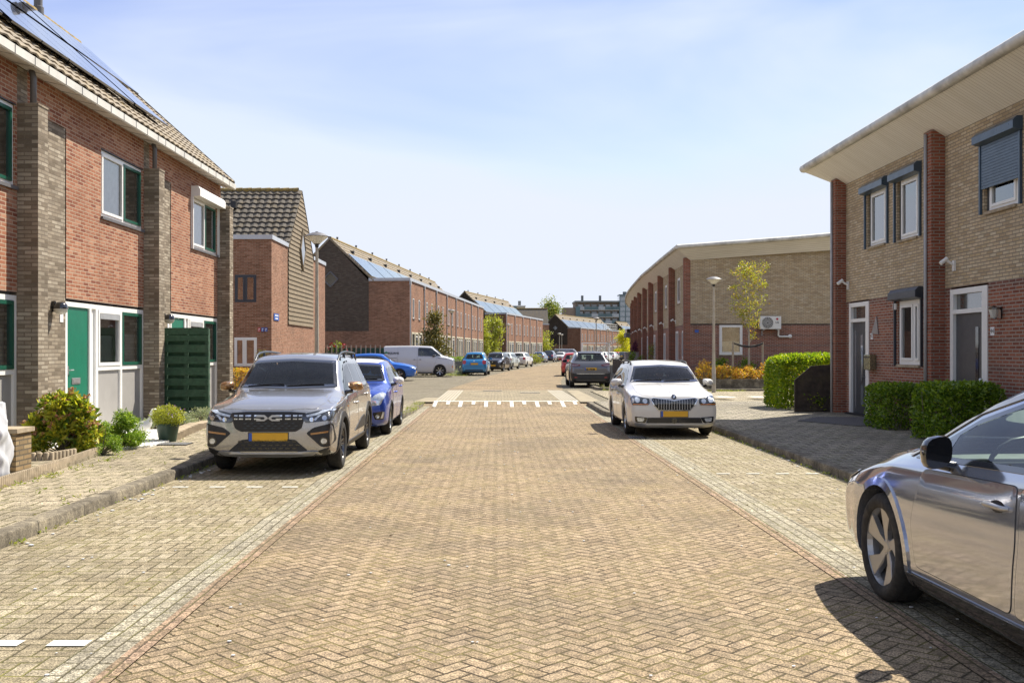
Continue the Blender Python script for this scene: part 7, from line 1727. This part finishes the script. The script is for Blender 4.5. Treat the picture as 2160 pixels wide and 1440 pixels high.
# air conditioner
ac = thing('air_conditioner', 'white outdoor air conditioning unit hung on the yellow brick end wall', 'air conditioner', (12.15, 46.46, 2.68)); b = MB(); b.bbox(0, .98, -.36, -.06, 0, .60, .02); b.build('casing', 'ac_white', ac)
b = MB(); b.lathe([(.0, -.372), (.25, -.372), (.265, -.362)], c=(.35, 0, .30), ax='y', n=28); b.build('fan_opening', 'black_plastic', ac); b = MB()
for r_ in (.05, .10, .15, .20, .25): b.lathe([(r_-.006, -.385), (r_+.006, -.385), (r_+.006, -.375), (r_-.006, -.375)], c=(.35, 0, .30), ax='y', n=28)
for k in range(16): a = k*math.pi/8; b.tube([(.35+.04*math.cos(a), -.38, .3+.04*math.sin(a)), (.35+.26*math.cos(a+.3), -.38, .3+.26*math.sin(a+.3))], .004, 4)
b.build('fan_grille', 'ac_white', ac); b = MB(); b.lathe([(0, -.366), (.055, -.366), (.055, -.362)], c=(.79, 0, .47), ax='y', n=20); b.build('logo_disc', 'sign_red', ac)
text_mesh('logo_letters', 'LG', .13, 'black_ink', ac, Matrix.Translation((.79, -.364, .31)) @ Matrix.Rotation(R(90), 4, 'X'), .002, .002)
b = MB(); b.box(.15, .19, -.36, -.0, -.06, 0); b.box(.79, .83, -.36, 0, -.06, 0); b.box(.15, .19, -.05, 0, -.3, -.06); b.build('bracket', 'galvanised', ac); b = MB(); b.tube([(.92, -.10, 0), (.92, -.06, -.28), (.96, -.06, -.34), (1.45, -.06, -.34)], .045, 8); b.ball((1.47, -.05, -.32), .1, .05, .09); b.build('pipe_duct', 'ac_white', ac, True, 50)
# far vegetation
tree('conifer', 'dark drooping conifer standing beside the white delivery van', (-4.25, 66.0, .1), 4.75, 1.25, .35, .10, 5200, .16, 'leaf_conifer', seed=22, shape='cone', nb=64, upright=-.15, clump=.42)
tree('street_tree', 'yellow green street tree at the end of the second row, the left one of two', (-1.75, 113.5, .1), 5.6, 1.1, .8, .09, 2600, .22, 'leaf_young', seed=23, shape='oval', nb=34, group=None, clump=.5)
tree('street_tree', 'yellow green street tree at the end of the second row, the right one of two', (-.45, 117, .1), 5.9, 1.25, .8, .09, 2900, .22, 'leaf_young', seed=24, shape='oval', nb=34, clump=.5)
tree('street_tree', 'thin yellow tree in front of the distant tile hung gable', (7.4, 160, .1), 5.0, 1.6, .6, .09, 1800, .26, 'leaf_young', seed=25, shape='oval', nb=26, clump=.6)
tree('poplar', 'tall light green tree rising behind the fourth brick row', (12.4, 232, .1), 14.6, 2.7, 3.0, .22, 6500, .40, 'leaf_tree', seed=26, shape='column', nb=46, clump=1.0)
tree('street_tree', 'tall narrow yellow tree at the right end of the fourth row', (26.0, 206, .1), 6.2, 1.5, .5, .10, 2600, .30, 'leaf_yellow', seed=27, shape='column', nb=36, clump=.6)
tree('street_tree', 'sparse small tree left of the curved right row', (31.5, 238, .1), 6.5, 1.6, .8, .10, 1500, .30, 'leaf_young', seed=28, shape='oval', nb=26, clump=.6)
shrub('yellow_shrub', 'bright yellow green shrub beside the distant narrow yellow tree', (24.4, 203, .1), 1.6, 1.2, 2.0, 1600, .28, 'leaf_yellow', 'shrub', seed=29)
shrub('street_shrub', 'yellow green shrub between the dark car and the white hatchback', (-.05, 88, .1), .35, .35, 1.5, 600, .12, 'leaf_yellow', 'shrub', seed=31)
shrub('street_shrub', 'green shrub at the roadside behind the white hatchback', (4.6, 122, .1), 1.2, .9, 1.3, 900, .16, 'leaf_young', 'shrub', seed=32)
# planters by the second row
pb = thing('planter_box', 'grey planter box with clipped green plant left of the cyan hatchback', 'planter', (-3.1, 70.5, .1)); b = MB(); b.bbox(-.75, .75, -.4, .4, 0, .85, .03); b.build('box', 'far_grey', pb); mb = MB(); leaves(mb, box_points(rnd, -.75, .75, -.4, .4, .85, 1.15, 900, .06), .10, rnd); mb.build('foliage', 'leaf_boxwood', pb, fix=False)
tf = thing('roadside_weeds', 'low grey green plants at the roadside right of the white van', 'plants', (-2.5, 65.5, .1)); mb = MB(); leaves(mb, [(rnd.gauss(0, .5), rnd.gauss(0, .5), abs(rnd.gauss(0, .18))) for _ in range(700)], .13, rnd, .4); mb.build('foliage', 'leaf_grey', tf, fix=False)
# garden wall, bush and purple shrub in front of the curved row
gw = thing('garden_wall', 'low dark brick garden wall in front of the curved right row', 'wall', (8.3, 66.0, .1)); b = MB(); b.box(0, 1.6, 0, .25, 0, .95); b.box(0, .22, .251, 6, 0, .95); b.build('wall', 'dark_gable_brick', gw)
shrub('ivy_bush', 'dark green bush over the low brick wall at the curved right row', (8.9, 64.6, .1), .75, .6, 1.6, 1500, .10, 'leaf_hedge_dark', 'bush', seed=33)
plain('purple_leaf', (0.10, 0.01, 0.05), 0.6); shrub('purple_bush', 'dark purple leaved bush against the curved right row', (9.35, 67.6, .1), .35, .35, 2.2, 700, .13, 'purple_leaf', 'bush', seed=34)
shrub('climber', 'pale green climbing plant on the front of the curved row', (9.35, 60.4, .1), .35, .5, 2.3, 420, .10, 'leaf_tree', 'plant', seed=35)
wb = thing('storage_box', 'pale grey box standing on the low dark brick wall', 'box', (8.45, 66.1, 1.05)); b = MB(); b.bbox(0, .9, -.1, .5, 0, .5, .04); b.build('bin', 'grey_panel', wb); b = MB(); b.bbox(-.03, .93, -.13, .53, .505, .56, .02); b.build('lid', 'grey_panel', wb)
bl = thing('balcony', 'small balcony with dark window sticking out of the curved right row', 'balcony', (12.0, 92.0, 2.95)); b = MB(); b.box(-.15, .6, 0, 1.6, 0, .05); b.box(-.15, -.10, 0, 1.6, .05, .42); b.box(-.10, .6, 0, .05, .05, .42); b.build('parapet', 'far_grey', bl); b = MB(); b.box(-.05, .6, .2, 1.5, .43, .78); b.build('window', 'pane', bl)

# ------------------------------------------------------------------ far buildings
ap = thing('apartment_building', 'modern grey apartment block with glazed balconies beyond the brick rows', 'apartment building', (27.3, 350, 0)); b = MB(); b.box(0, 15.2, 0, 12, 0, 19.0); b.build('wall', 'far_brown', ap)
b = MB(); b.box(-.3, 15.3, -1.2, 12, 18.8, 19.4); b.build('roof', 'far_grey', ap)
for k in range(2): b = MB(); b.box(2.2+k*6.3, 3.0+k*6.3, 2, 3, 19.4, 21.4); b.build('chimney', 'far_grey', ap)
rnd = random.Random(12)
for fl_ in range(7):
    z = 18.6-2.45*(fl_+1); b = MB(); b.box(.6, 15.2, -1.5, -.01, z-.18, z+.1); b.build('floor_slab', 'far_concrete', ap)
    for k in range(6):
        x = .7+k*2.42; g = MB(); g.box(x, x+2.3, -1.52, -1.46, z+.15, z+1.15); g.build('balcony_glass', 'far_teal' if (k+fl_) % 3 else 'pane_light', ap)
        wv = MB(); wv.box(x+.3, x+1.9, -.06, -.005, z+.2, z+1.95); wv.build('window', 'pane_light' if rnd.random() < .55 else 'pane', ap)
    b = MB()
    for k in range(7): b.box(.6+k*2.42, .7+k*2.42, -1.53, -1.42, z, z+2.3)
    b.build('balcony_frame', 'far_teal', ap)
an = MB(); an.box(-4.3, -.01, -1, 10, 0, 17.0); an.build('brick_wing', 'far_brown', ap); an = MB(); an.box(-.0, 1.5, -1.6, -.02, 0, 17.3); an.build('dark_bay', 'far_teal', ap)
tw = thing('glass_stair_tower', 'blue green glass stair tower at the right end of the apartment block', 'tower', (42.6, 348.5, 0)); b = MB(); b.box(0, 4.4, 0, 6, 0, 21.2); b.build('glazing', 'pane_light', tw); b = MB()
for k in range(12): b.box(-.03, 4.43, -.06, -.01, 1.5+k*1.75, 1.75+k*1.75)
for x in (0, 2.0, 4.2): b.box(x-.03, x+.23, -.12, -.061, 0, 21.3)
b.box(-.1, 4.5, -.2, 6, 21.3, 21.6); b.build('steel_frame', 'far_teal', tw); b = MB(); b.box(1.4, 2.6, 1, 2.2, 21.6, 22.6); b.build('roof_unit', 'far_grey', tw)
wb = thing('white_building', 'small white rooftop building far behind the third brick row', 'building', (5.4, 420, 0)); b = MB(); b.box(0, 6.2, 0, 6, 0, 21); b.build('wall', 'far_concrete', wb); b = MB(); b.box(-.2, 2.6, -.3, -.01, 18.0, 20.6); b.build('window', 'far_teal', wb); b = MB(); b.box(3.2, 4.4, 1, 2.2, 21, 23); b.build('chimney', 'far_grey', wb); b = MB(); b.box(-.3, 6.4, -.4, 6, 20.7, 21.05); b.build('roof', 'sign_white', wb)
# scaffold rails on the fourth row and loading crane
sf = thing('roof_railing', 'temporary metal guard rail on the flat roof of the fourth row', 'railing', (23.5, 221, 6.35), R(90)-.352); b = MB()
for k in range(9): b.tube([(k*1.6, 0, 0), (k*1.6, 0, 1.5)], .05, 4)
for z in (.5, 1.0, 1.5): b.tube([(0, 0, z), (12.8, 0, z)], .05, 4)
b.build('rails', 'gutter_white', sf)
lf = thing('ladder_lift', 'white mobile ladder lift standing among the distant cars', 'ladder lift', (16.5, 196, .1), 0); b = MB(); b.box(0, 5.6, 0, .3, 3.1, 3.3); b.box(0, .25, 0, .3, .6, 3.1); b.box(0, 5.6, 0, .3, .6, .9); b.box(5.3, 5.6, 0, .3, .6, 3.1); b.build('frame', 'white_upvc', lf); b = MB()
for dz in (0, .45): b.tube([(1.0, -.2, .5+dz), (7.0, -.2, 3.6+dz)], .08, 5)
for k in range(16): q = k/15; b.tube([(1.0+6*q, -.2, .5+3.1*q), (1.0+6*q, -.2, .95+3.1*q)], .05, 4)
b.build('ladder', 'rim_silver', lf)
# ------------------------------------------------------------------ cars in place
r, pj, y0 = car_taupe(); place(r, -3.07, 13.22+4.547/2, 0, R(0.6))
r, pj, y0 = car_swift(); place(r, -2.98, 19.15+1.92, 0, R(0.5))
r, pj, y0 = car_white(); place(r, 3.40, 19.05+2.13, 0, R(-.6))
r, pj, y0 = car_moon(); place(r, 3.43, 7.44-2.13, 0, R(180))
r, pj, y0 = car_opel(); place(r, 4.0, 42.6+2.1, PZ, R(180-.5))
r, pj, y0 = car_polo(); place(r, -6.40, 53.5, PZ, R(90))
r, pj, y0 = car_buzz(); place(r, -5.05, 62.0, PZ, R(90))
r, pj, y0 = car_small('bright cyan small hatchback seen from behind in front of the second row', 'cyan_paint'); place(r, -1.40, 64.0+1.8, PZ, R(180-4))
r, pj, y0 = car_small('black small hatchback facing the camera behind the cyan one', 'black_paint', L=3.6, W=1.6, H=1.5); place(r, -.05, 79.5, PZ, R(-12))
r, pj, y0 = car_small('pale mint small car seen from behind, next to the black hatchback', 'mint_paint', L=3.6, W=1.63, H=1.49, nose_z=.84); place(r, .85, 88.0, PZ, R(180-14))
r, pj, y0 = car_small('white hatchback with dark rear window farther along on the left', 'white_paint', L=3.94, W=1.75, H=1.5, roof_u=3.3, tail_u=3.76); place(r, 2.4, 101, PZ, R(180-14)); cwh = r
r, pj, y0 = car_small('mid blue hatchback seen from behind far down on the left', 'denim_paint', L=4.0, W=1.72, H=1.5, T=False, roof_u=3.4, tail_u=3.82); place(r, 5.9, 138, PZ, R(180-12)); cbl = r
r, pj, y0 = car_small('dark navy people carrier just beyond the mid blue hatchback', 'navy_paint', L=4.2, W=1.8, H=1.72, T=False, nose_z=.95, belt_f=1.02, belt_r=1.1, cowl_z=1.1, tail_z=1.1, mirror=(1.3, 1.12)); place(r, 7.6, 146, PZ, R(180-12))
r, pj, y0 = car_small('red small hatchback partly hidden by the silver crossover', 'red_paint', L=3.6, W=1.62, H=1.50); place(r, 4.88, 63.8, PZ, R(180-4)); crd = r
r, pj, y0 = car_small('white car facing the camera in the distance near the navy people carrier', 'white_paint', L=4.3, W=1.8, H=1.48, T=False, group_=0) if False else car_small('white saloon facing the camera in the distance near the navy people carrier', 'white_paint', L=4.3, W=1.8, H=1.48, T=False); place(r, 10.0, 157, PZ, R(-15)); cs = r
def ccopy(src, label, x, y, rz, paintn=None):
    c = copy_tree(src); place(c, x, y, PZ, rz); c['label'] = label
    if paintn:
        for k in kids(c):
            for kk in [k]+kids(k):
                if kk.data and any(m_ and m_.name.endswith('_paint') and m_.name != paintn for m_ in kk.data.materials) :
                    kk.data = kk.data.copy()
                    for i, m_ in enumerate(kk.data.materials):
                        if m_ and m_.name.endswith('_paint') and m_.name not in ('dark_green_paint',): kk.data.materials[i] = M(paintn)
    return c
ccopy(cbl, 'white car seen from behind just right of the silver crossover, in the distance', 15.6, 146, R(180-18), 'white_paint')
ccopy(cs, 'white car with red tail lamps, second beyond the crossover on the right', 19.3, 168, R(180-20), 'white_paint')
ccopy(cbl, 'dark red car far away at the right edge of the street', 22.4, 186, R(180-20), 'red_paint')
ccopy(cbl, 'black car far away in front of the low dark garden wall', 21.8, 172, R(180-20), 'black_paint')
ccopy(cs, 'light grey car far away at the bend, farthest of the parked row', 25.5, 205, R(180-20), 'silver_paint')
ccopy(cbl, 'grey car in the distance behind the white saloon on the left', 13.2, 176, R(-20), 'grey_paint')
ccopy(cs, 'white parked car beyond the red hatchback on the right', 9.2, 92, R(180-10), 'white_paint') if False else None
r, pj, y0 = build_car('parked_van', 'plain grey delivery van standing crosswise in the distance', 'van', dict(base_spec(L=5.0, W=1.95, H=1.98, gc=.2, nose_z=1.05, cowl_u=.8, cowl_z=1.22, ws_u=1.55, roof_u=4.6, tail_u=4.92, tail_z=1.1, roof_r=1.96, belt_f=1.12, belt_r=1.15, wt=.80, wr=.33, axle_f=.9, wb=3.1, mid_z=.75, paint='grey_paint', pillars=[1.3], mirror=(1.3, 1.25), dlo=[(1.0, 1.22), (2.1, 1.22), (2.1, 1.75), (1.7, 1.75)], cell=.08, transparent=False), extra=[('headlight', 'lamp_white', 'front', [(.5, .95), (.55, .8), (.85, .85), (.86, .98)], .012, dict(both=True)), ('side_seam', 'black_plastic', 'side', [(3.4, .4), (3.41, .4), (3.41, 1.7), (3.4, 1.7)], .004, {})])); place(r, 11.4, 162, PZ, R(80))
